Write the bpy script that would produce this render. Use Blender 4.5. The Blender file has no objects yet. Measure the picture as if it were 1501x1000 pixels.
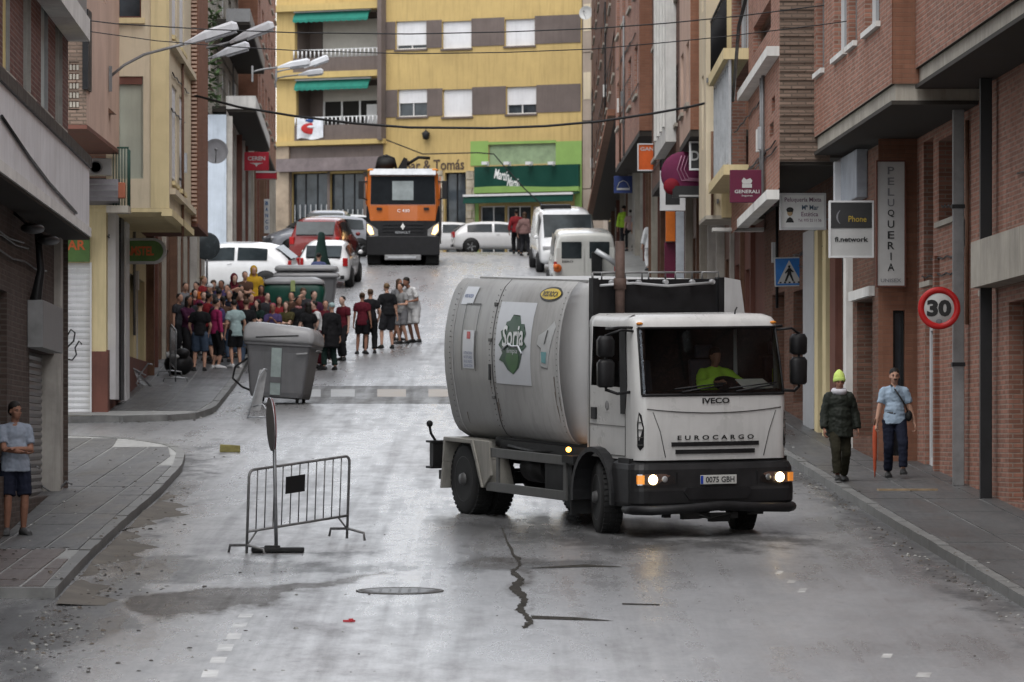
import bpy, bmesh, math, random
from mathutils import Vector, Matrix
random.seed(7)
SC = bpy.context.scene
COL = SC.collection
F = 7500.0            # focal length in photograph pixels (1501 px wide); 180 mm on a 36 mm sensor
CX, HY = 750.5, 650.0 # vanishing column of the view axis, horizon row
# ---------------------------------------------------------------- camera
cd = bpy.data.cameras.new('camera'); cam = bpy.data.objects.new('camera', cd); COL.objects.link(cam)
cd.sensor_width = 36.0; cd.lens = 36.0*F/1501.0
cam.location = (0, 0, 0); cam.rotation_euler = (math.radians(90), 0, 0)
cd.shift_y = (HY-500.0)/1501.0
cd.clip_start = 1.0; cd.clip_end = 3000
cd.dof.use_dof = True; cd.dof.focus_distance = 71.0; cd.dof.aperture_fstop = 6.3
SC.camera = cam
# ---------------------------------------------------------------- sky and sun (overcast, after rain)
SUN_EL, SUN_AZ = math.radians(58), math.radians(-150)
w = bpy.data.worlds.new('World'); SC.world = w; w.use_nodes = True
nt = w.node_tree; nt.nodes.clear()
sky = nt.nodes.new('ShaderNodeTexSky'); sky.sky_type = 'NISHITA'; sky.sun_disc = False
sky.sun_elevation = SUN_EL; sky.sun_rotation = math.radians(150); sky.air_density = 1.0; sky.dust_density = 1.0
hs = nt.nodes.new('ShaderNodeHueSaturation'); hs.inputs['Saturation'].default_value = 0.2
bg = nt.nodes.new('ShaderNodeBackground'); bg.inputs['Strength'].default_value = 0.105
wo = nt.nodes.new('ShaderNodeOutputWorld')
nt.links.new(sky.outputs[0], hs.inputs['Color']); nt.links.new(hs.outputs[0], bg.inputs[0]); nt.links.new(bg.outputs[0], wo.inputs[0])
sl = bpy.data.lights.new('sun', 'SUN'); sl.energy = 0.6; sl.angle = math.radians(40); sl.color = (1.0, 0.97, 0.93)
so = bpy.data.objects.new('sun', sl); COL.objects.link(so)
so.rotation_euler = (math.radians(30), 0, math.radians(-28))
SC.view_settings.view_transform = 'Standard'; SC.view_settings.look = 'None'
SC.view_settings.exposure = 1.92; SC.view_settings.gamma = 1.0
try: SC.view_settings.use_curve_mapping = False
except Exception: pass
SC.cycles.max_bounces = 6; SC.cycles.glossy_bounces = 3; SC.cycles.diffuse_bounces = 3; SC.cycles.transparent_max_bounces = 6
SC.cycles.caustics_reflective = False; SC.cycles.caustics_refractive = False

# ---------------------------------------------------------------- the slope of the street
PROF = [(-40,-6.27),(10,-3.93),(47,-2.2),(68,-1.22),(79,-.71),(90,-.2),(100,.30),(110,.86),(121,1.55),(136,2.64),(155,4.25),(174,6.05),(200,7.45),(228,8.42),(245,8.8),(300,9.0),(2000,9.0)]
def gz(y):
    n = len(PROF)
    if y <= PROF[0][0]: return PROF[0][1]
    if y >= PROF[-1][0]: return PROF[-1][1]
    for i in range(n-1):
        if PROF[i][0] <= y <= PROF[i+1][0]: break
    def sl_(k):
        if k <= 0 or k >= n-1: return (PROF[1][1]-PROF[0][1])/(PROF[1][0]-PROF[0][0]) if k <= 0 else 0
        return (PROF[k+1][1]-PROF[k-1][1])/(PROF[k+1][0]-PROF[k-1][0])
    (x0,y0),(x1,y1) = PROF[i],PROF[i+1]; h = x1-x0; t = (y-x0)/h
    m0, m1 = sl_(i)*h, sl_(i+1)*h
    return (2*t**3-3*t**2+1)*y0+(t**3-2*t**2+t)*m0+(-2*t**3+3*t**2)*y1+(t**3-t**2)*m1
def XP(px, y): return (px-CX)*y/F
def ZP(py, y): return (HY-py)*y/F
def P(px, py, y): return Vector((XP(px,y), y, ZP(py,y)))
def G(px, y, dz=0): return Vector((XP(px,y), y, gz(y)+dz))
def yline(px, A, B):      # depth where the image column px crosses the ground line A-B
    b = (B[0]-A[0])/(B[1]-A[1]); a = A[0]-b*A[1]; k = (px-CX)/F
    return a/(k-b)
def lerp(a, b, t): return a+(b-a)*t
# ---------------------------------------------------------------- materials
MATS = {}
def newmat(name):
    m = bpy.data.materials.new(name); m.use_nodes = True
    nt = m.node_tree; nt.nodes.clear()
    o = nt.nodes.new('ShaderNodeOutputMaterial'); b = nt.nodes.new('ShaderNodeBsdfPrincipled')
    nt.links.new(b.outputs[0], o.inputs[0]); MATS[name] = m
    return m, nt, b
def N(nt, t, **kw):
    n = nt.nodes.new(t)
    for k, v in kw.items():
        if k in n.inputs: n.inputs[k].default_value = v
        else: setattr(n, k, v)
    return n
def c4(c): return (c[0], c[1], c[2], 1)
def mix(nt, fac, a, b, mode='MIX'):
    n = nt.nodes.new('ShaderNodeMix'); n.data_type = 'RGBA'; n.blend_type = mode
    for s, v in ((0, fac), (6, a), (7, b)):
        if isinstance(v, bpy.types.NodeSocket): nt.links.new(v, n.inputs[s])
        else: n.inputs[s].default_value = v if s == 0 else c4(v)
    return n.outputs[2]
def ramp(nt, src, a, b, va=0.0, vb=1.0):
    n = nt.nodes.new('ShaderNodeMapRange'); nt.links.new(src, n.inputs[0])
    n.inputs[1].default_value = a; n.inputs[2].default_value = b; n.inputs[3].default_value = va; n.inputs[4].default_value = vb
    return n.outputs[0]
def geo(nt, s=(1,1,1), off=(0,0,0)):
    g = nt.nodes.new('ShaderNodeNewGeometry'); m = nt.nodes.new('ShaderNodeMapping')
    m.inputs['Scale'].default_value = s; m.inputs['Location'].default_value = off
    nt.links.new(g.outputs['Position'], m.inputs[0]); return m.outputs[0]
def noise(nt, vec, scale, detail=4, rough=.6):
    n = N(nt, 'ShaderNodeTexNoise'); n.inputs['Scale'].default_value = scale
    n.inputs['Detail'].default_value = detail; n.inputs['Roughness'].default_value = rough
    nt.links.new(vec, n.inputs['Vector']); return n.outputs[0]
def bump(nt, b, h, s=.2, d=.01):
    n = nt.nodes.new('ShaderNodeBump'); n.inputs['Strength'].default_value = s; n.inputs['Distance'].default_value = d
    nt.links.new(h, n.inputs['Height']); nt.links.new(n.outputs[0], b.inputs['Normal'])
def M(name, col, rough=.6, var=.25, scale=2.0, metal=0.0, streak=.0, bmp=.15, spec=.22, emit=None, coat=0, fine=30):
    """one plain surface: colour, uneven wear, rain streaks, fine relief"""
    if name in MATS: return MATS[name]
    m, nt, b = newmat(name)
    v = geo(nt)
    f = noise(nt, v, scale, 5, .65)
    dark = tuple(x*(1-var) for x in col); lite = tuple(min(1, x*(1+var*.7)) for x in col)
    c = mix(nt, ramp(nt, f, .32, .68), dark, lite)
    if streak:
        s = noise(nt, geo(nt, (5, 5, .35)), 1.6, 4, .7)
        c = mix(nt, ramp(nt, s, .48, .75, 0, streak), c, tuple(x*.45 for x in col))
    nt.links.new(c, b.inputs['Base Color'])
    fr = noise(nt, v, fine, 3, .6)
    nt.links.new(ramp(nt, f, .3, .7, max(.03, rough-.08), min(1, rough+.08)), b.inputs['Roughness'])
    b.inputs['Metallic'].default_value = metal; b.inputs['Specular IOR Level'].default_value = spec
    if coat: b.inputs['Coat Weight'].default_value = coat; b.inputs['Coat Roughness'].default_value = .08
    if bmp: bump(nt, b, fr, bmp, .004)
    if emit: b.inputs['Emission Color'].default_value = c4(emit[0]); b.inputs['Emission Strength'].default_value = emit[1]
    return m
def brick(name, col, mortar, bw=.25, rh=.07, ms=.012, var=.35, bmp=.6, tint=None):
    if name in MATS: return MATS[name]
    m, nt, b = newmat(name)
    g = nt.nodes.new('ShaderNodeNewGeometry'); sp = nt.nodes.new('ShaderNodeSeparateXYZ'); nt.links.new(g.outputs['Position'], sp.inputs[0])
    ad = N(nt, 'ShaderNodeMath', operation='ADD'); nt.links.new(sp.outputs[0], ad.inputs[0]); nt.links.new(sp.outputs[1], ad.inputs[1])
    cb = nt.nodes.new('ShaderNodeCombineXYZ'); nt.links.new(ad.outputs[0], cb.inputs[0]); nt.links.new(sp.outputs[2], cb.inputs[1])
    br = nt.nodes.new('ShaderNodeTexBrick'); nt.links.new(cb.outputs[0], br.inputs['Vector'])
    br.inputs['Scale'].default_value = 1; br.inputs['Brick Width'].default_value = bw; br.inputs['Row Height'].default_value = rh
    br.inputs['Mortar Size'].default_value = ms; br.inputs['Mortar Smooth'].default_value = .3; br.inputs['Bias'].default_value = -.2
    br.inputs['Color1'].default_value = c4(tuple(x*(1-var) for x in col)); br.inputs['Color2'].default_value = c4(tuple(min(1, x*(1+var*.5)) for x in col))
    br.inputs['Mortar'].default_value = c4(mortar)
    f = noise(nt, geo(nt, (1, 1, .6)), .7, 5, .7)
    c = mix(nt, ramp(nt, f, .4, .7, 0, .45), br.outputs[0], tint or tuple(x*.5 for x in col))
    s = noise(nt, geo(nt, (3, 3, .25)), 1.3, 4, .7)
    c = mix(nt, ramp(nt, s, .5, .78, 0, .5), c, tuple(x*.4 for x in col))
    nt.links.new(c, b.inputs['Base Color']); b.inputs['Roughness'].default_value = .8; b.inputs['Specular IOR Level'].default_value = .12
    inv = N(nt, 'ShaderNodeMath', operation='SUBTRACT'); inv.inputs[0].default_value = 1; nt.links.new(br.outputs[1], inv.inputs[1])
    bump(nt, b, inv.outputs[0], bmp, .01)
    return m
def glass(name, col=(.02,.025,.03), rough=.06):
    if name in MATS: return MATS[name]
    m, nt, b = newmat(name)
    f = noise(nt, geo(nt), 1.3, 3)
    nt.links.new(mix(nt, ramp(nt, f, .35, .65), col, tuple(min(1, x*2.2+.01) for x in col)), b.inputs['Base Color'])
    b.inputs['Roughness'].default_value = rough; b.inputs['Specular IOR Level'].default_value = .35
    return m
def clear(name, tint=(.75,.8,.8), vis=.78):
    m, nt, b = newmat(name)
    o = nt.nodes['Material Output']; tr = nt.nodes.new('ShaderNodeBsdfTransparent'); tr.inputs[0].default_value = c4(tint)
    gl = nt.nodes.new('ShaderNodeBsdfGlossy'); gl.inputs['Roughness'].default_value = .04; gl.inputs[0].default_value = (.8,.85,.9,1)
    fr = nt.nodes.new('ShaderNodeFresnel'); fr.inputs[0].default_value = 1.5
    f = noise(nt, geo(nt), 25, 4); ad = N(nt, 'ShaderNodeMath', operation='ADD'); nt.links.new(fr.outputs[0], ad.inputs[0]); nt.links.new(ramp(nt, f, .5, .75, 0, .06), ad.inputs[1])
    mx = nt.nodes.new('ShaderNodeMixShader'); nt.links.new(ad.outputs[0], mx.inputs[0]); nt.links.new(tr.outputs[0], mx.inputs[1]); nt.links.new(gl.outputs[0], mx.inputs[2])
    nt.links.new(mx.outputs[0], o.inputs[0]); return m
# ---------------------------------------------------------------- mesh builder
class MB:
    def __init__(s): s.v = []; s.f = []; s.sm = []
    def add(s, vs, fs, smooth=False):
        o = len(s.v); s.v += [Vector(v) for v in vs]; s.f += [tuple(i+o for i in f) for f in fs]; s.sm += [smooth]*len(fs)
        return s
    def box(s, a, b):
        x0,y0,z0 = a; x1,y1,z1 = b
        vs = [(x0,y0,z0),(x1,y0,z0),(x1,y1,z0),(x0,y1,z0),(x0,y0,z1),(x1,y0,z1),(x1,y1,z1),(x0,y1,z1)]
        return s.add(vs, [(0,3,2,1),(4,5,6,7),(0,1,5,4),(1,2,6,5),(2,3,7,6),(3,0,4,7)])
    def cbox(s, c, sz, m=None):
        x,y,z = sz; vs = [Vector((i*x/2, j*y/2, k*z/2)) for i,j,k in ((-1,-1,-1),(1,-1,-1),(1,1,-1),(-1,1,-1),(-1,-1,1),(1,-1,1),(1,1,1),(-1,1,1))]
        if m is not None: vs = [m @ v for v in vs]
        return s.add([v+Vector(c) for v in vs], [(0,3,2,1),(4,5,6,7),(0,1,5,4),(1,2,6,5),(2,3,7,6),(3,0,4,7)])
    def obox(s, o, u, v, w):     # origin corner and three edge vectors
        o,u,v,w = Vector(o),Vector(u),Vector(v),Vector(w)
        vs = [o,o+u,o+u+v,o+v,o+w,o+u+w,o+u+v+w,o+v+w]
        return s.add(vs, [(0,3,2,1),(4,5,6,7),(0,1,5,4),(1,2,6,5),(2,3,7,6),(3,0,4,7)])
    def prism(s, pts, d):        # polygon (3-D points) pushed along d
        d = Vector(d); n = len(pts); p = [Vector(q) for q in pts]
        return s.add(p+[q+d for q in p], [tuple(range(n-1,-1,-1)), tuple(range(n,2*n))]+[(i,(i+1)%n,n+(i+1)%n,n+i) for i in range(n)])
    def rings(s, R, cap=True, smooth=True, close=True):
        n = len(R[0]); vs = [v for r in R for v in r]; fs = []
        for k in range(len(R)-1):
            for i in range(n if close else n-1):
                j = (i+1) % n; fs.append((k*n+i, k*n+j, (k+1)*n+j, (k+1)*n+i))
        s.add(vs, fs, smooth)
        if cap:
            o = len(s.v)-len(vs); s.f += [tuple(o+i for i in range(n-1,-1,-1)), tuple(o+(len(R)-1)*n+i for i in range(n))]; s.sm += [False,False]
        return s
    def cyl(s, p0, p1, r0, r1=None, n=10, cap=True, smooth=True):
        p0,p1 = Vector(p0),Vector(p1); r1 = r0 if r1 is None else r1
        a,b = frame(p1-p0)
        R = [[p+(a*math.cos(t)+b*math.sin(t))*r for t in (2*math.pi*i/n for i in range(n))] for p,r in ((p0,r0),(p1,r1))]
        return s.rings(R, cap, smooth)
    def tube(s, path, r, n=6):
        path = [Vector(p) for p in path]; R = []
        a0 = None
        for i,p in enumerate(path):
            d = (path[min(i+1,len(path)-1)]-path[max(i-1,0)])
            a,b = frame(d)
            if a0 is not None:
                a = (a0-d.normalized()*a0.dot(d.normalized())).normalized(); b = d.normalized().cross(a)
            a0 = a; rr = r[i] if isinstance(r, (list,tuple)) else r
            R.append([p+(a*math.cos(t)+b*math.sin(t))*rr for t in (2*math.pi*k/n for k in range(n))])
        return s.rings(R)
    def lathe(s, prof, o=(0,0,0), ax=(0,0,1), n=16, smooth=True, ang=2*math.pi):
        o,ax = Vector(o),Vector(ax).normalized(); a,b = frame(ax)
        R = [[o+ax*h+(a*math.cos(t)+b*math.sin(t))*max(r,1e-4) for t in (2*math.pi*i/n for i in range(n))] for r,h in prof]
        return s.rings(R, True, smooth)
    def ell(s, c, r, n=12, k=8, m=None):
        vs = []; R = []
        for j in range(k+1):
            ph = math.pi*j/k - math.pi/2
            ring = []
            for i in range(n):
                t = 2*math.pi*i/n; v = Vector((r[0]*math.cos(ph)*math.cos(t), r[1]*math.cos(ph)*math.sin(t), r[2]*math.sin(ph)))
                if j in (0,k): v = Vector((r[0]*.02*math.cos(t), r[1]*.02*math.sin(t), r[2]*math.sin(ph)))
                if m is not None: v = m @ v
                ring.append(v+Vector(c))
            R.append(ring)
        return s.rings(R)
    def grid(s, fn, nu, nv, smooth=True):
        vs = [fn(i/nu, j/nv) for j in range(nv+1) for i in range(nu+1)]
        return s.add(vs, [(j*(nu+1)+i, j*(nu+1)+i+1, (j+1)*(nu+1)+i+1, (j+1)*(nu+1)+i) for j in range(nv) for i in range(nu)], smooth)
    def build(s, name, mat, parent=None, off=None, bevel=0, kind=None, label=None, cat=None, group=None, recalc=True):
        me = bpy.data.meshes.new(name)
        off = Vector(off) if off is not None else None
        me.from_pydata([tuple(v-off) if off is not None else tuple(v) for v in s.v], [], s.f)
        me.polygons.foreach_set('use_smooth', s.sm)
        if recalc:
            bm = bmesh.new(); bm.from_mesh(me); bmesh.ops.recalc_face_normals(bm, faces=bm.faces); bm.to_mesh(me); bm.free()
        me.materials.append(mat)
        o = bpy.data.objects.new(name, me); COL.objects.link(o)
        if parent: o.parent = parent
        if bevel:
            b = o.modifiers.new('bevel', 'BEVEL'); b.width = bevel; b.segments = 2; b.limit_method = 'ANGLE'; b.angle_limit = math.radians(40)
        if kind: o['kind'] = kind
        if label: o['label'] = label
        if cat: o['category'] = cat
        if group: o['group'] = group
        return o
def frame(d):
    d = Vector(d).normalized(); u = Vector((0,0,1)) if abs(d.z) < .9 else Vector((1,0,0))
    a = d.cross(u).normalized(); return a, d.cross(a).normalized()
def thing(name, label, cat, loc=(0,0,0), rotz=0, group=None, mat=None):
    o = bpy.data.objects.new(name, None); COL.objects.link(o); o.empty_display_size = .2
    if mat is not None: o.matrix_world = mat
    else: o.location = loc; o.rotation_euler = (0,0,rotz)
    o['label'] = label; o['category'] = cat
    if group: o['group'] = group
    return o
def copy_tree(o, parent=None):
    c = o.copy(); COL.objects.link(c); c.parent = parent
    for ch in list(o.children): copy_tree(ch, c)
    return c
def dup(o, label, loc=None, rotz=None, group=None):
    c = copy_tree(o); c['label'] = label
    if loc is not None: c.location = loc
    if rotz is not None: c.rotation_euler = (0,0,rotz)
    if group: c['group'] = group
    return c
TS = bpy.data.scenes.new('workbench')      # scratch scene for evaluating modifiers; removed at the end
def evaluated(ob):
    TS.collection.objects.link(ob); vl = TS.view_layers[0]; vl.update(); dg = vl.depsgraph; dg.update()
    me = bpy.data.meshes.new_from_object(ob.evaluated_get(dg)); TS.collection.objects.unlink(ob); bpy.data.objects.remove(ob); return me
def text_obj(s, h, fn, mat, parent, off=None, name='lettering', ext=.004, bold=0, width=None, space=1.0):
    """words as flat mesh; fn maps (a, b, depth) in metres, centred, onto the surface"""
    cu = bpy.data.curves.new('t', 'FONT'); cu.body = s; cu.size = 1.0; cu.align_x = 'CENTER'; cu.extrude = 0; cu.offset = bold
    cu.space_character = space; cu.resolution_u = 3
    ob = bpy.data.objects.new('t', cu); me = evaluated(ob)
    if not me.vertices: return None
    xs = [v.co.x for v in me.vertices]; ys = [v.co.y for v in me.vertices]
    k = h/max(1e-6, max(ys)-min(ys)); kx = k if width is None else width/(max(xs)-min(xs))
    cx, cy = (max(xs)+min(xs))/2, (max(ys)+min(ys))/2
    vs = [fn((v.co.x-cx)*kx, (v.co.y-cy)*k, ext) for v in me.vertices]
    mb = MB(); mb.add(vs, [tuple(p.vertices) for p in me.polygons])
    bpy.data.meshes.remove(me)
    return mb.build(name, mat, parent, off=off, recalc=False)
def planemap(o, r, u):
    o, r, u = Vector(o), Vector(r).normalized(), Vector(u).normalized(); n = r.cross(u)
    return lambda a, b, d: o+r*a+u*b+n*d
# ================================================================ materials of the place
def asphalt(name, col, r0, r1, wet=.5, sc=.35, spec=.62):
    m, nt, b = newmat(name)
    big = noise(nt, geo(nt, (1, .22, 1)), sc, 5, .62)
    mid = noise(nt, geo(nt, (1, .35, 1), (7,3,0)), 2.2, 5, .7)
    fin = noise(nt, geo(nt), 48, 4, .75)
    spk = noise(nt, geo(nt, (1,.5,1)), 13, 4, .75)
    trk = noise(nt, geo(nt, (2.6, .05, 1), (3,9,0)), 1.2, 4, .6)
    c = mix(nt, ramp(nt, big, .38, .66), tuple(x*.82 for x in col), tuple(x*1.18 for x in col))
    c = mix(nt, ramp(nt, trk, .5, .68, 0, .4), c, tuple(x*.55 for x in col))
    c = mix(nt, ramp(nt, mid, .45, .75, 0, .5), c, tuple(x*.5 for x in col))
    c = mix(nt, ramp(nt, spk, .52, .7, 0, .5), c, tuple(x*.45 for x in col))
    c = mix(nt, ramp(nt, fin, .55, .72, 0, .55), c, tuple(min(1, x*2.6) for x in col))
    at_ = N(nt, 'ShaderNodeAttribute'); at_.attribute_name = 'stain'
    sp_ = nt.nodes.new('ShaderNodeSeparateColor'); nt.links.new(at_.outputs['Color'], sp_.inputs[0])
    def edge_(ch, w):     # ragged edge: the stain value fights with fine noise
        q = N(nt, 'ShaderNodeMath', operation='ADD'); nt.links.new(sp_.outputs[ch], q.inputs[0]); nt.links.new(ramp(nt, mid, .3, .7, -w, w), q.inputs[1]); return ramp(nt, q.outputs[0], .3, .7)
    mud, damp_dark = edge_(0, .22), edge_(1, .35)
    c = mix(nt, damp_dark, c, tuple(x*.36 for x in col)); mf = N(nt, 'ShaderNodeMath', operation='MULTIPLY'); nt.links.new(mud, mf.inputs[0]); mf.inputs[1].default_value = .95; c = mix(nt, mf.outputs[0], c, (.042,.034,.028))
    nt.links.new(c, b.inputs['Base Color'])
    ad = N(nt, 'ShaderNodeMath', operation='MULTIPLY_ADD'); nt.links.new(ramp(nt, mid, .4, .7, -.07, .09), ad.inputs[0]); ad.inputs[1].default_value = 1
    rr = N(nt, 'ShaderNodeMath', operation='ADD'); nt.links.new(ramp(nt, big, .36, .66, r0, r1), rr.inputs[0]); nt.links.new(ramp(nt, trk, .42, .66, -.05, .08), rr.inputs[1]); nt.links.new(rr.outputs[0], ad.inputs[2]); nt.links.new(ad.outputs[0], b.inputs['Roughness'])
    q1 = N(nt, 'ShaderNodeMath', operation='MAXIMUM'); nt.links.new(mud, q1.inputs[0]); q2 = N(nt, 'ShaderNodeMath', operation='MULTIPLY'); nt.links.new(damp_dark, q2.inputs[0]); q2.inputs[1].default_value = .75; nt.links.new(q2.outputs[0], q1.inputs[1]); nt.links.new(ramp(nt, q1.outputs[0], 0, 1, spec, .03), b.inputs['Specular IOR Level'])
    bump(nt, b, fin, .5, .005)
    return m
m_road = asphalt('wet_asphalt', (.20,.20,.203), .27, .46)
m_dark = asphalt('soaked_asphalt', (.07,.066,.06), .4, .55, spec=.16)
m_puddle = M('muddy_water', (.075,.055,.042), .4, .35, .8, bmp=.1, spec=.05)
m_slab = asphalt('wet_paving', (.085,.085,.085), .36, .58, spec=.4)
m_slabr = asphalt('red_paving', (.085,.062,.054), .36, .55)
m_joint = M('grey_mortar', (.26,.26,.25), .6, .3, 4)
m_kerb = M('kerb_granite', (.15,.15,.145), .5, .35, 3, bmp=.3)
m_paint = M('road_paint', (.42,.42,.41), .35, .45, 5)
m_sand = M('river_sand', (.12,.108,.092), .8, .35, 2, bmp=.5)
# ================================================================ the ground: one sheet following the slope
def sheet(mb, xl, xr, y0, y1, dz=0.0, step=2.0, nx=1):
    n = max(1, int(math.ceil((y1-y0)/step))); vs = []; fs = []
    for j in range(n+1):
        y = lerp(y0, y1, j/n); a, c = xl(y), xr(y)
        for i in range(nx+1): vs.append((lerp(a, c, i/nx), y, gz(y)+dz))
    for j in range(n):
        for i in range(nx): k = j*(nx+1)+i; fs.append((k, k+1, k+nx+2, k+nx+1))
    mb.add(vs, fs)
mb = MB(); sheet(mb, lambda y: -400, lambda y: 400, -40, 1500, 0, 3.0, 2)
mb.build('road', m_road, kind='structure')

def kerbL(y):   # left pavement edge of the near pavement, rounding into the side street
    pts = [(40,-4.6),(57,-5.08),(63,-5.2),(70,-5.27),(77,-5.3),(84,-5.42),(88.5,-5.65),(91,-6.0),(93,-6.7),(94.2,-7.6),(95,-9.2),(95.4,-40)]
    for (a,b),(c,d) in zip(pts, pts[1:]):
        if a <= y <= c: return lerp(b, d, (y-a)/(c-a))
    return pts[0][1] if y < 40 else pts[-1][1]
def kerbR(y):
    pts = [(30,6.1),(55.6,5.57),(60,5.44),(67.5,5.22),(74,5.04),(85.7,4.74),(110,4.07),(140,3.45),(232,3.0),(300,2.9)]
    for (a,b),(c,d) in zip(pts, pts[1:]):
        if a <= y <= c: return lerp(b, d, (y-a)/(c-a))
    return pts[-1][1]
def kerbF(y):   # far left pavement
    pts = [(101.6,-40),(101.8,-9.0),(102.4,-7.1),(103.6,-6.35),(106,-6.15),(119,-6.36),(140,-6.9),(150,-7.3),(235,-9.5)]
    for (a,b),(c,d) in zip(pts, pts[1:]):
        if a <= y <= c: return lerp(b, d, (y-a)/(c-a))
    return pts[-1][1]
def pavement(name, xa, xb, y0, y1, mat, side, ends=True):
    """raised bed of the pavement with its riser"""
    mb = MB(); sheet(mb, xa, xb, y0, y1, .118, 1.0)
    return mb.build(name, mat, kind='structure', recalc=False)
paveL = pavement('pavement', lambda y: -40, lambda y: kerbL(y)-.13, 57.2, 95.3, m_joint, 1)
paveR = pavement('pavement', lambda y: kerbR(y)+.13, lambda y: 20, 30, 240, m_joint, -1)
paveF = pavement('pavement', lambda y: -40, lambda y: kerbF(y)-.13, 101.7, 235, m_joint, 1)
def quadslab(mb, a, b, c, d, dz0, dz1):  # four ground corners (x, y)
    vs = [(x, y, gz(y)+dz0) for x, y in (a,b,c,d)]+[(x, y, gz(y)+dz1) for x, y in (a,b,c,d)]
    mb.add(vs, [(3,2,1,0),(4,5,6,7),(0,1,5,4),(1,2,6,5),(2,3,7,6),(3,0,4,7)])
def kerbline(parent, fn, y0, y1, L, side, mat, n_near=200, top=.132):
    """separate kerb stones; side = which way the pavement lies (-1 left, +1 right)"""
    y = y0; k = 0; rest = MB()
    while y < y1:
        # step so that the stone keeps its length on the curve
        dy = L
        while math.hypot(fn(min(y+dy, y1))-fn(y), dy) > L*1.15 and dy > .12: dy *= .8
        ye = min(y+dy, y1); g = .012
        a, b = fn(y+g), fn(ye-g); j = random.uniform(-.012, .012)
        mb = MB() if k < n_near else rest
        quadslab(mb, (a, y+g), (b, ye-g), (b+side*.15, ye-g), (a+side*.15, y+g), -.05, top+random.uniform(-.006,.006)+(j if k < n_near else 0)*.4)
        if k < n_near: mb.build('kerb_stone', mat, parent)
        y = ye; k += 1
    if rest.f: rest.build('kerb_row', mat, parent, kind='stuff')
kerbline(paveL, kerbL, 57.2, 94.9, 1.0, -1, m_kerb)
kerbline(paveR, kerbR, 45, 236, 1.0, 1, m_kerb, 90)
kerbline(paveF, kerbF, 101.85, 180, 1.0, -1, m_kerb, 40)
m_kerbo = M('ochre_kerb', (.3,.2,.12), .6, .4, 3, bmp=.3)
def slabs(parent, cols, rows, mat, jit=.004, g=.016, top=.13):
    """cols: list of functions x(y) bounding the columns, rows: list of y"""
    for (ya, yb) in zip(rows, rows[1:]):
        for fa, fb in zip(cols, cols[1:]):
            xa0, xb0, xa1, xb1 = fa(ya), fb(ya), fa(yb), fb(yb)
            if xb0-xa0 < .15 or xb1-xa1 < .15: continue
            mb = MB(); quadslab(mb, (xa0+g, ya+g), (xb0-g, ya+g), (xb1-g, yb-g), (xa1+g, yb-g), .1, top+random.uniform(-jit, jit))
            mb.build('paving_slab', mat, parent)
frac = lambda x0: (lambda y: min(x0, kerbL(y)-.15))
colsL = [frac(-8.9+.62*i) for i in range(0, 6)] + [lambda y: kerbL(y)-.15]
rows = [57.25, 58.2]; 
for i in range(3): rows.append(rows[-1]+1.7)
slabs(paveL, [frac(-7.6+.42*i) for i in range(0, 6)]+[lambda y: kerbL(y)-.15], rows, m_slabr, g=.02)
r2 = [rows[-1]+.35]; 
while r2[-1] < 92.5: r2.append(r2[-1]+ (2.3 if r2[-1] < 76 else 3.2))
slabs(paveL, colsL, r2, m_slab, g=.018)
# row of narrow ribbed tiles closing the ramp
for i in range(17):
    x = -8.2+.18*i; y = rows[-1]+.02
    if x > kerbL(y)-.25: break
    mb = MB(); quadslab(mb, (x,y),(x+.13,y),(x+.13,y+.31),(x,y+.31), .1, .131); mb.build('ribbed_tile', m_slab, paveL)
colsR = [lambda y: kerbR(y)+.15, lambda y: kerbR(y)+.95, lambda y: kerbR(y)+1.75, lambda y: kerbR(y)+2.7, lambda y: kerbR(y)+3.8]
r3 = [47.0]; 
while r3[-1] < 108: r3.append(r3[-1]+(1.6 if r3[-1] < 88 else 3.0))
slabs(paveR, colsR, r3, m_slab, g=.014)
colsF = [lambda y, i=i: kerbF(y)-.15-.9*(3-i) for i in range(4)]
r4 = [104.5]
while r4[-1] < 128: r4.append(r4[-1]+3.5)
slabs(paveF, colsF, r4, m_slab, g=.014)
# lane dashes, crossing on the speed table, wet patches
def strip_quad(name, pts, mat, dz, kind='structure', n=8):
    """ground polygon from (px, y) image-free world corner pairs, tessellated along y"""
    (a,b,c,d) = pts; mb = MB(); vs = []; fs = []
    for j in range(n+1):
        t = j/n; p = (lerp(a[0], d[0], t), lerp(a[1], d[1], t)); q = (lerp(b[0], c[0], t), lerp(b[1], c[1], t))
        vs += [(p[0], p[1], gz(p[1])+dz), (q[0], q[1], gz(q[1])+dz)]
    fs = [(2*j, 2*j+1, 2*j+3, 2*j+2) for j in range(n)]
    mb.add(vs, fs); return mb.build(name, mat, kind=kind, recalc=False)
def yg(py):      # depth at which the road surface shows at image row py
    lo, hi = 44.0, 230.0
    for _ in range(40):
        m = (lo+hi)/2
        if HY-gz(m)*F/m > py: lo = m
        else: hi = m
    return (lo+hi)/2
def dash(px0, py0, px1, py1, wpx, name='lane_dash'):
    y0, y1 = yg(py0), yg(py1); x0, x1 = XP(px0, y0), XP(px1, y1); w0 = wpx*y0/F
    return strip_quad(name, ((x0-w0/2,y0),(x0+w0/2,y0),(x1+w0/2,y1),(x1-w0/2,y1)), m_paint, .004, n=2)
for q in ((360,903,27,5),(351,917,28,7),(343,933,28,8),(330,950,30,9),(320,968,30,8),(308,988,31,10)):
    dash(q[0]-2, q[1]+q[3]*.55, q[0]+2, q[1]-q[3]*.55, q[2]*.75)
for q in ((1142,840,12,4),(1160,853,14,4),(1176,866,14,5),(1300,962,18,5),(1354,990,26,6)):
    dash(q[0]-2, q[1]+q[3]*.6, q[0]+2, q[1]-q[3]*.6, q[2]*.8)
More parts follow.
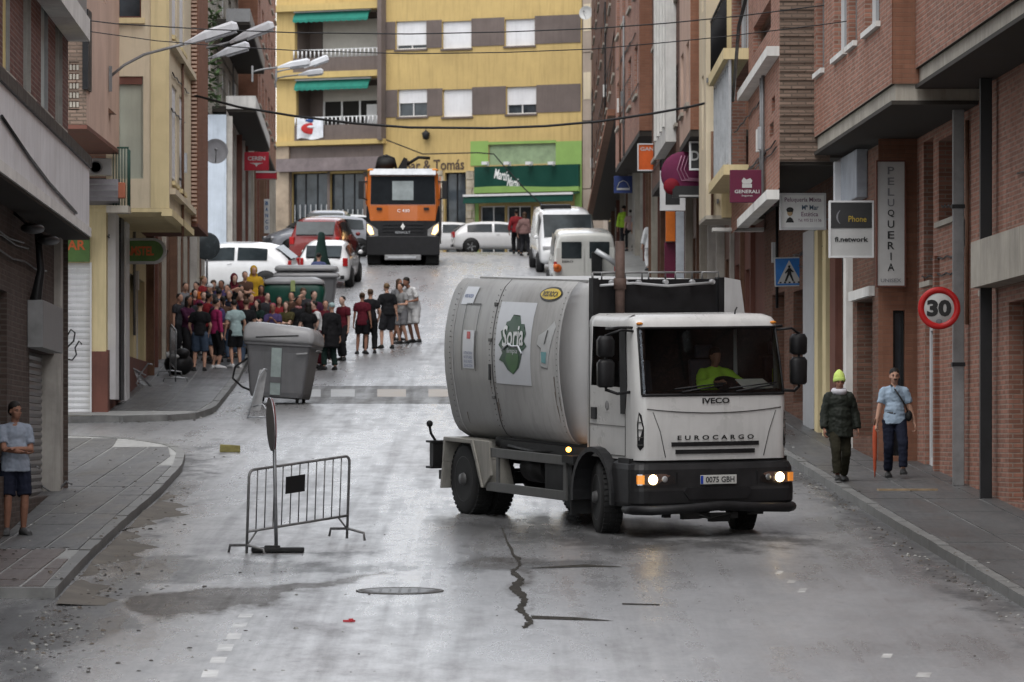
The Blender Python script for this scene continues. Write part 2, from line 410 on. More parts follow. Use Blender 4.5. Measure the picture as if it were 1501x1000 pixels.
def blob(name, pts, mat, dz=.003, kind='structure', sub=1):
    """irregular ground patch: outline in image coordinates of the road surface, laid on the slope"""
    vs = []
    out = []
    n = len(pts)
    for i in range(n):
        a, b = pts[i], pts[(i+1)%n]
        for k in range(4):
            t = k/4; out.append((lerp(a[0], b[0], t)+random.uniform(-2,2)*(k>0)*sub, lerp(a[1], b[1], t)+random.uniform(-.7,.7)*(k>0)*sub))
    for px, py in out:
        y = yg(py); vs.append((XP(px, y), y, gz(y)+dz))
    mb = MB(); mb.add(vs, [tuple(range(len(vs)))])
    o = mb.build(name, mat, kind=kind, recalc=False)
    bm = bmesh.new(); bm.from_mesh(o.data); bmesh.ops.triangulate(bm, faces=bm.faces); bm.to_mesh(o.data); bm.free()
    return o
# marks of the wearing course: mud, wet, a darker patch under the lorry, kept as an attribute of a finely divided road sheet
import numpy as np
def vnoise(x, y, seed):
    r = np.random.RandomState(seed); T = r.rand(64,64); xi, yi = np.floor(x).astype(int), np.floor(y).astype(int); fx, fy = x-xi, y-yi
    fx, fy = fx*fx*(3-2*fx), fy*fy*(3-2*fy); g = lambda i,j: T[(xi+i)%64,(yi+j)%64]
    return (g(0,0)*(1-fx)+g(1,0)*fx)*(1-fy)+(g(0,1)*(1-fx)+g(1,1)*fx)*fy-.5
NX, NY = 190, 620; ys_ = np.linspace(44, 100, NY); xs_ = np.linspace(-9.5, 8, NX); GX, GY = np.meshgrid(xs_, ys_); GZ = np.repeat(np.array([gz(v) for v in ys_])[:,None], NX, 1)
PX = CX+GX*F/GY; PY = HY-GZ*F/GY
wx = (vnoise(GX*1.7,GY*.5,1)*40+vnoise(GX*5,GY*1.6,2)*16); wy = (vnoise(GX*1.3,GY*.6,3)*14+vnoise(GX*4,GY*1.8,4)*6)
def inside(poly, soft):      # soft coverage of an outline given on the road surface
    X, Y = PX+wx, (PY+wy); d = np.full(X.shape, 1e9); ins = np.zeros(X.shape, bool); n = len(poly)
    for i in range(n):
        (x0,y0),(x1,y1) = poly[i], poly[(i+1)%n]; ex, ey = x1-x0, (y1-y0)*3; qx, qy = X-x0, (Y-y0)*3
        t = np.clip((qx*ex+qy*ey)/(ex*ex+ey*ey+1e-9), 0, 1); d = np.minimum(d, np.hypot(qx-ex*t, qy-ey*t))
        c_ = ((y0 > Y) != (y1 > Y)); xi = x0+(Y-y0)*(x1-x0)/((y1-y0) if y1 != y0 else 1e-9); ins ^= c_ & (X < xi)
    return np.clip(.5+np.where(ins, d, -d)/(2*soft), 0, 1)
mud = np.zeros(PX.shape); damp_dark = np.zeros(PX.shape)
for poly, s_, w_ in (([(172,885),(200,873),(250,870),(340,858),(420,855),(500,845),(560,838),(600,843),(520,858),(440,872),(390,884),(300,897),(235,912),(205,903)],26,1),
        ([(660,832),(700,815),(760,812),(830,822),(760,834),(720,838)],14,.62), ([(745,815),(770,815),(785,850),(775,900),(785,925),(750,925),(752,880),(740,850)],14,.55)): mud = np.maximum(mud, inside(poly, s_)*w_)
for poly, s_, w_ in (([(0,880),(60,905),(100,868),(170,835),(215,858),(180,885),(215,915),(150,940),(0,975)],30,1), ([(150,830),(260,812),(420,822),(640,826),(600,836),(430,840),(320,850),(180,858)],16,.8),
        ([(600,845),(660,830),(700,812),(900,826),(915,833),(760,838)],16,.75), ([(640,770),(700,752),(880,775),(960,780),(1120,775),(1230,790),(1240,812),(1120,806),(900,812),(760,800)],40,.7),  # the latter outline darkens the road beneath the lorry
        ([(330,800),(440,806),(520,800),(600,812),(480,820),(360,818)],14,.5), ([(0,990),(60,975),(90,985),(60,1010),(0,1010)],14,.8), ([(1250,720),(1330,780),(1440,850),(1501,890),(1501,930),(1400,880),(1280,800),(1200,730)],30,.6),
        ([(250,740),(285,650),(330,640),(300,700),(262,760),(190,820),(150,830)],30,.7)): damp_dark = np.maximum(damp_dark, inside(poly, s_)*w_)
dk = np.minimum(np.array([kerbL(v) for v in ys_])[:,None]-GX, 0); dl = GX-np.array([kerbL(v) for v in ys_])[:,None]; dr = np.array([kerbR(v) for v in ys_])[:,None]-GX
damp_dark = np.maximum(damp_dark, np.clip(.72-np.abs(dr)*.75, 0, .7)); damp_dark = np.maximum(damp_dark, np.clip(.68-np.abs(dl)*.6, 0, .66))
me = bpy.data.meshes.new('road'); vs = np.stack([GX.ravel(), GY.ravel(), GZ.ravel()+.0025], 1)
ii = (np.arange(NY-1)[:,None]*NX+np.arange(NX-1)[None,:]).ravel(); fs_ = np.stack([ii, ii+1, ii+NX+1, ii+NX], 1)
me.from_pydata(vs.tolist(), [], fs_.tolist()); ca = me.attributes.new('stain', 'FLOAT_COLOR', 'POINT')
ca.data.foreach_set('color', np.stack([mud.ravel(), damp_dark.ravel(), 0*mud.ravel(), 1+0*mud.ravel()], 1).ravel().astype('f4')); me.materials.append(m_road); me.polygons.foreach_set('use_smooth', [True]*len(fs_))
o = bpy.data.objects.new('road', me); COL.objects.link(o); o['kind'] = 'structure'
# crack in the wearing course
m_crack = M('open_crack', (.05,.047,.042), .9, .6, 14, bmp=1, spec=.03)
cr = [(757,815),(762,830),(752,838),(764,850),(755,862),(770,880),(762,895),(778,912),(768,922)]
L_, R_ = [], []
cr = [(lerp(p[0],q[0],t), lerp(p[1],q[1],t)) for p,q in zip(cr,cr[1:]) for t in (0,.25,.5,.75)]+[cr[-1]]
for i,(a,b) in enumerate(cr):
    w_ = 1.5+4*math.sin(i/len(cr)*math.pi)+random.uniform(-1.5,3); L_.append((a-w_+random.uniform(-2,2),b)); R_.append((a+w_+random.uniform(-2,2),b))
blob('road_crack', L_+R_[::-1], m_crack, .007)
blob('road_crack', [(735,775),(742,795),(752,817),(756,817),(745,795),(738,775)], m_crack, .007)
blob('road_crack', [(778,903),(850,906),(900,911),(850,910),(780,908)], m_crack, .007, sub=.2)
blob('road_crack', [(912,885),(967,886.5),(967,888),(912,887)], m_crack, .007, sub=.2)
blob('road_crack', [(770,834),(860,828),(915,832),(860,832)], m_crack, .008, sub=.2)
# manhole
y_ = yg(867); mo = thing('manhole', 'round iron manhole cover in the road before the empty lane', 'manhole', (XP(586,y_), y_, gz(y_)))
sl_ = (gz(y_+.5)-gz(y_-.5))
m_iron = M('cast_iron', (.10,.10,.10), .42, .3, 8, metal=.4, bmp=.4)
mb = MB(); mb.lathe([(.36,0),(.5,0),(.5,.012),(.47,.014),(.46,.004),(.36,.004)], n=28); r_ = mb.build('rim', m_dark, mo)
mb = MB(); mb.lathe([(.0,.010),(.3,.010),(.44,.009),(.445,0)], n=28)
for i in range(-3,4):
    for j in range(-3,4):
        if i*i+j*j < 10: mb.cbox((i*.11, j*.11, .0105), (.035,.035,.003))
mb.build('cover', m_iron, mo, kind=None)
mo.rotation_euler = (math.atan(sl_), 0, 0)
# speed table with worn crossing bars (row y about 577)
for i,(pa,pb,cm) in enumerate(((485,520,0),(553,595,1),(628,657,1),(430,470,0))):
    ya, yb = yg(582), yg(571)
    mm = M('worn_paint', (.26,.26,.255), .4, .5, 3) if cm == 0 else M('ochre_paint', (.25,.205,.155), .4, .3, 5)
    strip_quad('crossing_bar', ((XP(pa,ya),ya),(XP(pb,ya),ya),(XP(pb,yb),yb),(XP(pa,yb),yb)), mm, .006, n=2)
ya, yb = yg(592), yg(566)
strip_quad('speed_table', ((XP(400,ya),ya),(XP(700,ya),ya),(XP(700,yb),yb),(XP(400,yb),yb)), m_dark, .003)

# front kerb closing the ramp of the near left pavement
xk = -12.0
while xk < -5.2:
    xe = min(xk+1.0, -5.08); mb = MB(); quadslab(mb, (xk+.012,57.05),(xe-.012,57.05),(xe-.012,57.24),(xk+.012,57.24), -.05, .12); mb.build('kerb_stone', m_kerb, paveL); xk = xe
# ================================================================ facades
m_brR = brick('red_brick', (.34,.165,.12), (.28,.22,.18), tint=(.2,.08,.05))
m_brO = brick('orange_brick', (.25,.12,.078), (.2,.12,.085), ms=.006, var=.15)
m_brB = brick('brown_brick', (.17,.085,.06), (.13,.095,.075))
m_brG = brick('dark_grey_brick', (.09,.065,.055), (.10,.085,.075))  # darker, greyer brick for the near left lower and end walls
m_brT = brick('tan_brick', (.25,.18,.14), (.13,.10,.08), ms=.016, var=.3)
m_brD = brick('dark_brick', (.17,.075,.06), (.2,.15,.13))
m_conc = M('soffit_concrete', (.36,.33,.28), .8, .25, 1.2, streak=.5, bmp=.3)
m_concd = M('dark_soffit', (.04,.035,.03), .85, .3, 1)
m_cream = M('cream_render', (.56,.48,.35), .85, .14, .6, streak=.35)
m_creamy = M('yellow_cream_render', (.6,.5,.29), .85, .14, .6, streak=.4)
m_pink = M('pink_render', (.48,.34,.27), .85, .15, .8, streak=.3)
m_yel = M('yellow_render', (.46,.335,.14), .85, .15, .35, streak=.42)
m_yeld = M('ochre_render', (.46,.34,.14), .85, .12, .5, streak=.3)
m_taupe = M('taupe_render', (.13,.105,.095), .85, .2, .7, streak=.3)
m_white = M('white_panel', (.64,.64,.65), .5, .12, 1.2, streak=.45)
m_fasc = M('white_fascia', (.62,.61,.58), .7, .15, 1.5, streak=.4)
m_shut = M('white_shutter', (.66,.66,.67), .5, .08, 1.5, streak=.2)
m_pvc = M('white_frame', (.6,.6,.6), .4, .1, 2)
m_gr = M('grey_metal', (.2,.2,.2), .45, .25, 3, metal=.3)
m_grl = M('light_grey_metal', (.42,.43,.44), .4, .2, 3, metal=.3)
m_blk = M('black_metal', (.014,.014,.015), .45, .3, 4)
m_wood = M('brown_wood', (.13,.07,.045), .6, .3, 3)
m_brown = M('brown_plinth', (.14,.06,.045), .75, .25, 1.2, streak=.4)
m_stone = M('pale_stone', (.36,.34,.31), .8, .25, 1.5, streak=.5)
m_stoneb = M('blue_white_render', (.45,.5,.56), .8, .15, 1, streak=.4)
m_dgl = glass('dark_glass'); m_lgl = glass('grey_glass', (.10,.115,.13), .1)
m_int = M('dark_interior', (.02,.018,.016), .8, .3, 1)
m_rub = M('rubber', (.018,.018,.018), .7, .3, 6, bmp=.3)
m_roof = M('roof_gravel', (.2,.18,.16), .9, .3, 1)
m_green = M('green_canvas', (.02,.16,.12), .8, .2, 3)
def orient(A, B, tgt):
    A, B = Vector((A[0],A[1],0)), Vector((B[0],B[1],0)); u = (B-A); L = u.length; u = u/L; n = Vector((u.y, -u.x, 0))
    if n.dot(Vector(tgt)-(A+B)/2) < 0: n = -n
    return A, B, u, n, L
class Face:
    def __init__(s, A, B, tgt=None):
        if tgt is None: tgt = ((A[0]+B[0])*.0, (A[1]+B[1])/2-60, 0)
        s.A, s.B, s.u, s.n, s.L = orient(A, B, tgt)
    def at(s, t, z, d=0): return s.A+s.u*t+s.n*d+Vector((0,0,z))
    def tp(s, px):
        y = yline(px, s.A, s.B) if abs(s.B.y-s.A.y) > abs(s.B.x-s.A.x)*.25 else None
        if y is not None: return (y-s.A.y)/(s.B.y-s.A.y)*s.L
        # face seen square-on
        k = (px-CX)/F; t = (s.A.x-k*s.A.y)/(k*s.u.y-s.u.x); return t
    def yat(s, t): return s.A.y+s.u.y*t
    def rect(s, pa, pb, yt, yb):   # image rectangle on the face -> t0,t1,z0,z1
        t0, t1 = sorted((s.tp(pa), s.tp(pb))); ym = s.yat((t0+t1)/2)
        return (t0, t1, ZP(yb, ym), ZP(yt, ym))
def wall(parent, off, fc, z0, z1, mat, ops=(), dep=.18, name='wall', back=True):
    """wall sheet with real openings and reveals"""
    us = sorted(set([0.0, fc.L]+[v for o in ops for v in (max(0,o[0]), min(fc.L,o[1]))])); zs = sorted(set([z0, z1]+[v for o in ops for v in (max(z0,o[2]), min(z1,o[3]))]))
    mb = MB()
    for i in range(len(us)-1):
        for j in range(len(zs)-1):
            cu, cz = (us[i]+us[i+1])/2, (zs[j]+zs[j+1])/2
            if any(o[0] < cu < o[1] and o[2] < cz < o[3] for o in ops): continue
            mb.add([fc.at(us[i], zs[j]), fc.at(us[i+1], zs[j]), fc.at(us[i+1], zs[j+1]), fc.at(us[i], zs[j+1])], [(0,1,2,3)])
    for o in ops:
        a, b, c, d = max(0,o[0]), min(fc.L,o[1]), max(z0,o[2]), min(z1,o[3])
        q = [(a,c),(b,c),(b,d),(a,d)]
        for k in range(4):
            (p,r),(p2,r2) = q[k], q[(k+1)%4]
            mb.add([fc.at(p,r), fc.at(p2,r2), fc.at(p2,r2,-dep), fc.at(p,r,-dep)], [(0,1,2,3)])
    return mb.build(name, mat, parent, off=off, recalc=False)
def win(parent, off, fc, o, kind='glass', frame_m=None, pane_m=None, dep=.14, sill=None, shut=0.0, mull=1, shut_m=None, name='window', fw=.05):
    t0, t1, z0, z1 = o[:4]; frame_m = frame_m or m_pvc; pane_m = pane_m or m_dgl
    f = MB(); fd = .05
    def bar(a, b, c, d): f.obox(fc.at(a, c, -dep-.004), fc.u*(b-a), Vector((0,0,d-c)), fc.n*fd)
    bar(t0, t1, z0, z0+fw); bar(t0, t1, z1-fw, z1); bar(t0, t0+fw, z0+fw, z1-fw); bar(t1-fw, t1, z0+fw, z1-fw)
    for k in range(mull):
        tm = lerp(t0, t1, (k+1)/(mull+1)); bar(tm-fw/2, tm+fw/2, z0+fw, z1-fw)
    w_ = f.build(name, frame_m, parent, off=off)
    p = MB(); p.obox(fc.at(t0, z0, -dep-.012), fc.u*(t1-t0), Vector((0,0,z1-z0)), fc.n*.008); p.build('pane', pane_m, w_, off=off)
    if shut > 0:
        s = MB(); zt = z1; zb = z1-(z1-z0)*shut; nn = max(3, int((zt-zb)/.09)); hh = (zt-zb)/nn
        for k in range(nn): s.obox(fc.at(t0+.01, zb+hh*k+.004, -dep+.05), fc.u*(t1-t0-.02), Vector((0,0,hh-.008)), fc.n*.016)
        s.obox(fc.at(t0+.01, zb, -dep+.047), fc.u*(t1-t0-.02), Vector((0,0,zt-zb)), fc.n*.01)
        s.build('roller_blind', shut_m or m_shut, w_, off=off, kind='stuff')
    if sill:
        s = MB(); s.obox(fc.at(t0-.06, z0-.09, -dep), fc.u*(t1-t0+.12), Vector((0,0,.085)), fc.n*(dep+.07)); s.build('sill', sill, w_, off=off)
    return w_
def slab(parent, off, pts, z0, z1, mat, name):
    mb = MB(); mb.prism([(x,y,z0) for x,y in pts], (0,0,z1-z0)); return mb.build(name, mat, parent, off=off)
def boxon(fc, t0, t1, z0, z1, d0, d1, mb):
    mb.obox(fc.at(t0, z0, d0), fc.u*(t1-t0), Vector((0,0,z1-z0)), fc.n*(d1-d0)); return mb
def roller(parent, off, fc, o, mat, n, name='shutter_slat', dep=.1):
    """roller shutter: every slat is a part"""
    t0,t1,z0,z1 = o; h = (z1-z0)/n
    for k in range(n):
        a = z0+h*k; p = [fc.at(t0, a+.004, -dep), fc.at(t0, a+.004, -dep+.012), fc.at(t0, a+h*.5, -dep+.03), fc.at(t0, a+h-.004, -dep+.012), fc.at(t0, a+h-.004, -dep)]
        mb = MB(); mb.prism(p, fc.u*(t1-t0)); mb.build(name, mat, parent, off=off)
def balcony_rail(parent, off, fc, t0, t1, z0, z1, d, mat, n, name='railing', r=.012):
    for k in range(n):
        t = lerp(t0, t1, k/(n-1)); mb = MB(); mb.cyl(fc.at(t, z0, d), fc.at(t, z1, d), r, n=6); mb.build('baluster', mat, parent, off=off)
    mb = MB(); boxon(fc, t0-.02, t1+.02, z1, z1+.035, d-.02, d+.02, mb); mb.build('handrail', mat, parent, off=off)
# ================================================================ buildings on the right
def bld(label, loc, name='apartment_building', group=None):
    t = thing(name, label, 'building', loc, 0, group); return t, Vector(loc)
def baseface(A, B): return Face(A, B, (0, (A[1]+B[1])/2, 0))
def camface(xa, xb, y): return Face((xa, y), (xb, y), ((xa+xb)/2, y-50, 0))
TOP = 16.5
# --- nearest block on the right (runs out of the frame)
Bn, off = bld('nearest red brick block on the right, its overhanging upper floor cut by the frame', (7.5, 60, gz(60)))
fc = baseface((7.01,40), (6.03,76.5)); wall(Bn, off, fc, 5.60, TOP, m_brR, name='upper_wall')
e = camface(6.03, 9.5, 76.5)
mb = MB(); boxon(fc, 0, fc.L, 5.36, 5.60, -.4, -.06, mb); mb.build('edge_beam', m_conc, Bn, off=off)
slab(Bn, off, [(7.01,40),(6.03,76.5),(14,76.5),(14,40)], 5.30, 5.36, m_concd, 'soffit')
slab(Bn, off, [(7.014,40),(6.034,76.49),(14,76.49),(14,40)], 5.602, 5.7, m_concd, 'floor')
slab(Bn, off, [(7.05,40),(6.07,76.5),(16,76.5),(16,40)], TOP, TOP+.3, m_roof, 'roof')
slab(Bn, off, [(15.7,40),(15.7,76.5),(16,76.5),(16,40)], -3, TOP, m_brR, 'rear_wall')
fb = baseface((7.96,40), (6.98,76.5))
ops = [fb.rect(1441,1452,300,424), fb.rect(1445,1452,597,705), fb.rect(1479,1512,440,735)]
wall(Bn, off, fb, -3, 5.32, m_brR, ops, dep=.3, name='lower_wall')
win(Bn, off, fb, ops[0], pane_m=m_dgl, frame_m=m_wood, mull=0, dep=.25, sill=m_conc)
win(Bn, off, fb, ops[1], pane_m=m_dgl, frame_m=m_gr, mull=0, dep=.25, sill=m_conc)
win(Bn, off, fb, ops[2], pane_m=m_dgl, frame_m=m_wood, mull=2, dep=.25, name='door')
o = fb.rect(1458,1540,343,413); mb = MB(); boxon(fb, o[0], o[1], o[2], o[3], 0, .35, mb); mb.build('stone_lintel', m_conc, Bn, off=off)
for px, wd, mm, dd in ((1461,.17,m_blk,.2),(1420,.16,m_gr,.2)):
    t = fb.tp(px) if px > 1430 else None
    if t is None: continue
    p = fb.at(t, 0, .16); g0 = gz(p.y)+.12
    mb = MB(); mb.cbox((p.x, p.y, (g0+5.3)/2), (.17,.17,5.3-g0)); mb.build('steel_column', m_blk, Bn, off=off, bevel=.01)
wall(Bn, off, camface(7.0, 16, 76.6), -3, 5.3, m_brR, name='end_wall')
# --- second block: overhang with the four narrow windows
An, off = bld('red brick block with four narrow upper windows and overhang above the hairdresser signs', (6.8, 83, gz(83)))
fc = baseface((5.68,76.5), (5.32,90.1))
ops = []
for a,b in ((1196.5,1208),(1223,1241),(1244,1256),(1268,1290)):
    t0, t1 = sorted((fc.tp(a), fc.tp(b))); ops.append((t0, t1, 6.47, 8.1))
    ops.append((t0, t1, 9.47, 11.1)); ops.append((t0, t1, 12.47, 14.1))
wall(An, off, fc, 5.38, TOP, m_brR, ops, dep=.2, name='upper_wall')
for i, o in enumerate(ops): win(An, off, fc, o, mull=0, frame_m=m_pvc if i % 2 else m_gr, dep=.16, sill=m_fasc, fw=.06)
wall(An, off, camface(5.68, 9.0, 76.52), 5.38, TOP, m_brO, name='end_wall')  # orange light on this end face is put into its brick colour
mb = MB(); boxon(fc, .06, fc.L, 5.13, 5.38, -.4, -.06, mb); mb.build('edge_beam', m_conc, An, off=off)
mb = MB(); mb.box((5.78,76.58,5.13),(7.0,76.85,5.377)); mb.build('edge_beam', m_conc, An, off=off)
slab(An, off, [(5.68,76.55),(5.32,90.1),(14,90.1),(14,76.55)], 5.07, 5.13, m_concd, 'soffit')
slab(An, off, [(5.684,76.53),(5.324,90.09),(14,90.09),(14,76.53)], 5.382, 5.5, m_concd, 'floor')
slab(An, off, [(5.7,76.55),(5.34,90.1),(14,90.1),(14,76.55)], TOP, TOP+.3, m_roof, 'roof')
fb = baseface((6.98,76.5), (6.745,85.2))
ops = [fb.rect(1376,1410,198,320), fb.rect(1354,1368,205,412), fb.rect(1397,1410,480,702), fb.rect(1356,1370,470,686)]
wall(An, off, fb, -2, 5.1, m_brR, ops, dep=.35, name='lower_wall')
win(An, off, fb, ops[0], mull=1, frame_m=m_wood, dep=.3, sill=m_conc)
win(An, off, fb, ops[1], mull=0, frame_m=m_blk, dep=.3, sill=m_conc)
d_ = win(An, off, fb, ops[2], mull=1, frame_m=m_blk, dep=.3, name='door')
t0,t1,z0,z1 = ops[2]
for k in range(7):
    mb = MB(); boxon(fb, t0, t1, lerp(z0,z1,(k+.5)/7), lerp(z0,z1,(k+.5)/7)+.02, -.25, -.235, mb); mb.build('grille_bar', m_gr, d_, off=off)
win(An, off, fb, ops[3], mull=0, frame_m=m_pvc, dep=.12, name='door', fw=.16)
p = fb.at(fb.tp(1420), 0, .16); g0 = gz(p.y)+.12
mb = MB(); mb.cbox((p.x, p.y, (g0+5.1)/2), (.17,.17,5.1-g0)); mb.build('steel_column', m_gr, An, off=off, bevel=.01)
for z in (1.2, 3.6):
    mb = MB(); mb.cbox((p.x, p.y, z), (.2,.2,.06)); mb.build('bracket', m_blk, An, off=off)
pe = camface(6.1, 6.745, 85.2)
ops = [pe.rect(1309,1326,455,668)]
wall(An, off, pe, -1, 5.1, m_brO, ops, dep=.3, name='pier'); win(An, off, pe, ops[0], mull=0, frame_m=m_blk, dep=.25, name='door')
# brick pillars standing on the pavement edge of the arcade
m_brP = brick('pillar_brick', (.3,.13,.09), (.25,.2,.17), bw=.24, rh=.07)
for px, y, z1 in ((1384, 82.0, 3.0),):
    x = XP(px, y); mb = MB(); mb.box((x-.17,y-.17,gz(y)),(x+.17,y+.17,z1)); mb.build('brick_pillar', m_brP, An, off=off)
# --- third block: tan brick end wall, canopies
Cn, off = bld('brick block with a tan ribbed end wall, white balcony slabs and a glazed gallery', (5.8, 100, gz(100)))
fb = baseface((6.1,85.2), (5.43,110))
ops = [fb.rect(1256,1279,440,640), fb.rect(1204,1222,395,600), fb.rect(1163,1182,425,590), fb.rect(1132,1150,430,560)]
wall(Cn, off, fb, -1, 4.98, m_brB, ops, dep=.35, name='lower_wall')
gd = thing('x', 'x', 'x'); bpy.data.objects.remove(gd)
roller(Cn, off, fb, ops[0], m_gr, 22, dep=.3)
for o in ops[1:]: win(Cn, off, fb, o, mull=1, frame_m=m_wood, dep=.3, name='shop_window')
for a, b, mm in ((1186,1202,m_grl),(1203,1208,m_creamy),(1215,1220,m_creamy),(1226,1234,m_brown),(1246,1250,m_fasc)):
    t0, t1 = sorted((fb.tp(a), fb.tp(b))); mb = MB(); y = fb.yat((t0+t1)/2); boxon(fb, t0, t1, gz(y)+.1, ZP(338,y), 0, .12, mb); mb.build('pilaster', mm, Cn, off=off)
o = fb.rect(1240,1272,228,298); mb = MB(); boxon(fb, o[0], o[1], o[2], o[3], 0, .2, mb); mb.build('white_box', M('pale_box', (.3,.32,.35), .6), Cn, off=off, bevel=.02)
o = fb.rect(1252,1282,424,438); mb = MB(); boxon(fb, o[0], o[1], o[2], o[3], 0, .1, mb); mb.build('lintel', m_fasc, Cn, off=off)
ce = camface(4.71, 5.6, 90.1)
wall(Cn, off, ce, 4.96, TOP, m_brT, name='end_wall')
# projecting brick courses of the end wall
mb = MB()
for k in range(70):
    z = 5.0+k*.155; mb.box((4.712, 90.078, z), (5.6, 90.101, z+.075))
mb.build('brick_course', m_brT, Cn, off=off, kind='stuff')
fc = baseface((4.71,90.1), (4.71,110))
ops = [fc.rect(1112,1119,165,206), fc.rect(1131,1136,142,165), fc.rect(1128,1134,180,200), fc.rect(1104,1130,20,62)]
ga = (fc.tp(1097), fc.tp(1073), 5.55, 7.65); ops.append((min(ga[0],ga[1]), max(ga[0],ga[1]), 5.55, 7.65)); cg = (ops[-1][0], ops[-1][1], 7.9, 9.6); ops.append(cg)
wall(Cn, off, fc, 4.5, TOP, m_brR, ops, dep=.3, name='upper_wall')
for o in ops[:4]: win(Cn, off, fc, o, mull=0, frame_m=m_wood, dep=.2)
o = ops[4]; win(Cn, off, fc, o, mull=6, frame_m=m_grl, pane_m=m_lgl, dep=-.35, name='glazed_gallery', fw=.07)
mb = MB(); boxon(fc, o[0]-.1, o[1]+.1, o[3], o[3]+.22, 0, .5, mb); mb.build('balcony_slab', m_creamy, Cn, off=off)
mb = MB(); boxon(fc, o[0]-.1, o[1]+.1, o[2]-.2, o[2], 0, .5, mb); mb.build('balcony_slab', m_creamy, Cn, off=off)
win(Cn, off, fc, cg, mull=2, frame_m=m_pvc, dep=.25)
balcony_rail(Cn, off, fc, cg[0], cg[1], 7.87, 9.0, .45, m_blk, 14)
mb = MB(); boxon(fc, cg[0], cg[1], 7.87, 8.95, .43, .44, mb); mb.build('railing_panel', m_blk, Cn, off=off)
for z in (6.83, 4.30):
    mb = MB(); boxon(fc, .05, 12, z, z+.17, 0, .22, mb); mb.build('balcony_slab', m_fasc, Cn, off=off)
mb = MB(); mb.tube([(4.55,93,9.3),(4.3,97,7.9),(4.45,103,6.9)], .035); mb.build('awning_arm', m_blk, Cn, off=off)
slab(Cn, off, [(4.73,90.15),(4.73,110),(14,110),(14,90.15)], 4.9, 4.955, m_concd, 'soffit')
slab(Cn, off, [(4.72,90.15),(4.72,110),(14,110),(14,90.15)], TOP, TOP+.3, m_roof, 'roof')
mb = MB(); mb.box((5.65,89.8,4.2),(6.4,90.0,4.95)); mb.build('ac_unit', m_white, Cn, off=off, bevel=.02)
# --- fourth: narrow cream house
Dn, off = bld('narrow cream rendered house front with a vertical pipe on the right side', (4.8, 111, gz(111)))
wall(Dn, off, camface(4.17, 4.74, 109.95), 4.9, 17, m_cream, name='end_wall')
mb = MB(); mb.box((4.5,109.8,4.85),(4.71,109.96,17)); mb.build('corner_strip', m_creamy, Dn, off=off)
mb = MB(); mb.cyl((4.3,109.88,4.9),(4.3,109.88,6.7),.03); mb.build('drain_pipe', m_wood, Dn, off=off)
for x,z in ((4.42,8.1),(4.2,7.8),(4.36,6.9),(4.4,6.1),(4.33,5.5),(4.42,5.2),(4.38,6.5)):
    mb = MB(); mb.cbox((x,109.93,z),(.05,.06,.1)); mb.build('cable_clip', m_gr, Dn, off=off)
fc = baseface((4.17,110), (4.13,113)); wall(Dn, off, fc, 4.9, 17, m_cream, [(1,1.8,6.4,8),(1,1.8,9.4,11)], name='upper_wall')
for o in ((1,1.8,6.4,8),(1,1.8,9.4,11)): win(Dn, off, fc, o, shut=.6)
slab(Dn, off, [(4.17,109.95),(4.13,113),(10,113),(10,109.95)], 4.82, 4.9, m_conc, 'soffit')
fb = baseface((5.43,110), (5.37,113)); wall(Dn, off, fb, 0, 4.85, m_brown, name='lower_wall')
slab(Dn, off, [(4.2,110),(4.2,113),(10,113),(10,110)], 17, 17.2, m_roof, 'roof')
mb = MB(); mb.box((4.3,109.6,4.55),(5.4,110.2,4.62)); mb.build('awning_box', m_fasc, Dn, off=off)
# --- farther houses, each with its own shop front
def farhouse(label, y0, y1, x0, x1, z0, mat, endmat, bx0, bx1, basem, cols, floors, top, wm=m_pvc, endw=1.2, shut=.5, seed=1, basew=None):
    random.seed(seed)
    t, off = bld(label, ((bx0+bx1)/2, (y0+y1)/2, gz((y0+y1)/2)))
    sg = 1 if x0 > 0 else -1
    fc = baseface((x0,y0), (x1,y1)); ops = []
    for c in range(cols):
        ta = fc.L*(c+.25)/cols; tb = fc.L*(c+.75)/cols
        for z in floors: ops.append((ta, tb, z, z+1.4))
    wall(t, off, fc, z0, top, mat, ops, dep=.2, name='upper_wall')
    for o in ops: win(t, off, fc, o, mull=1, frame_m=wm, dep=.15, shut=random.choice((0,.4,.7,1))*shut*1.4 if shut else 0, sill=m_conc)
    wall(t, off, camface(x0, x0+sg*endw*3, y0), z0, top, endmat, name='end_wall')
    slab(t, off, [(x0,y0+.02),(x1,y1),(x1+sg*7,y1),(x0+sg*7,y0+.02)], z0-.15, z0, m_concd, 'soffit')
    slab(t, off, [(x0,y0),(x1,y1),(x1+sg*7,y1),(x0+sg*7,y0)], top, top+.25, m_roof, 'roof')
    fb = baseface((bx0,y0), (bx1,y1)); ops = []
    nb = max(2, int((y1-y0)/3.4))
    for c in range(nb):
        ta = fb.L*(c+.14)/nb; tb = fb.L*(c+.86)/nb; g = gz(fb.yat(tb)); ops.append((ta, tb, gz(fb.yat(ta))+.15+random.choice((0,0,.5)), min(z0-.5, g+2.7)))
    g = gz(y0); wall(t, off, fb, g-.5, z0, basem, ops, dep=.25, name='lower_wall')
    for k, o in enumerate(ops):
        r = random.random()
        win(t, off, fb, o, mull=random.choice((0,1,2)), frame_m=random.choice((m_pvc, m_wood, m_blk, m_grl)), dep=.2, name='shop_window', shut=random.choice((0,0,.9)), shut_m=m_grl)
    # pilasters between the shops
    for c in range(nb+1):
        mb = MB(); tt = min(max(fb.L*c/nb, .15), fb.L-.15); y = fb.yat(tt); boxon(fb, tt-.14, tt+.14, gz(y)+.08, z0-.2, .003, random.choice((.1,.2)), mb); mb.build('pilaster', random.choice((m_stone, m_brown, m_conc, m_wood)), t, off=off)
    return t, off, fc, fb
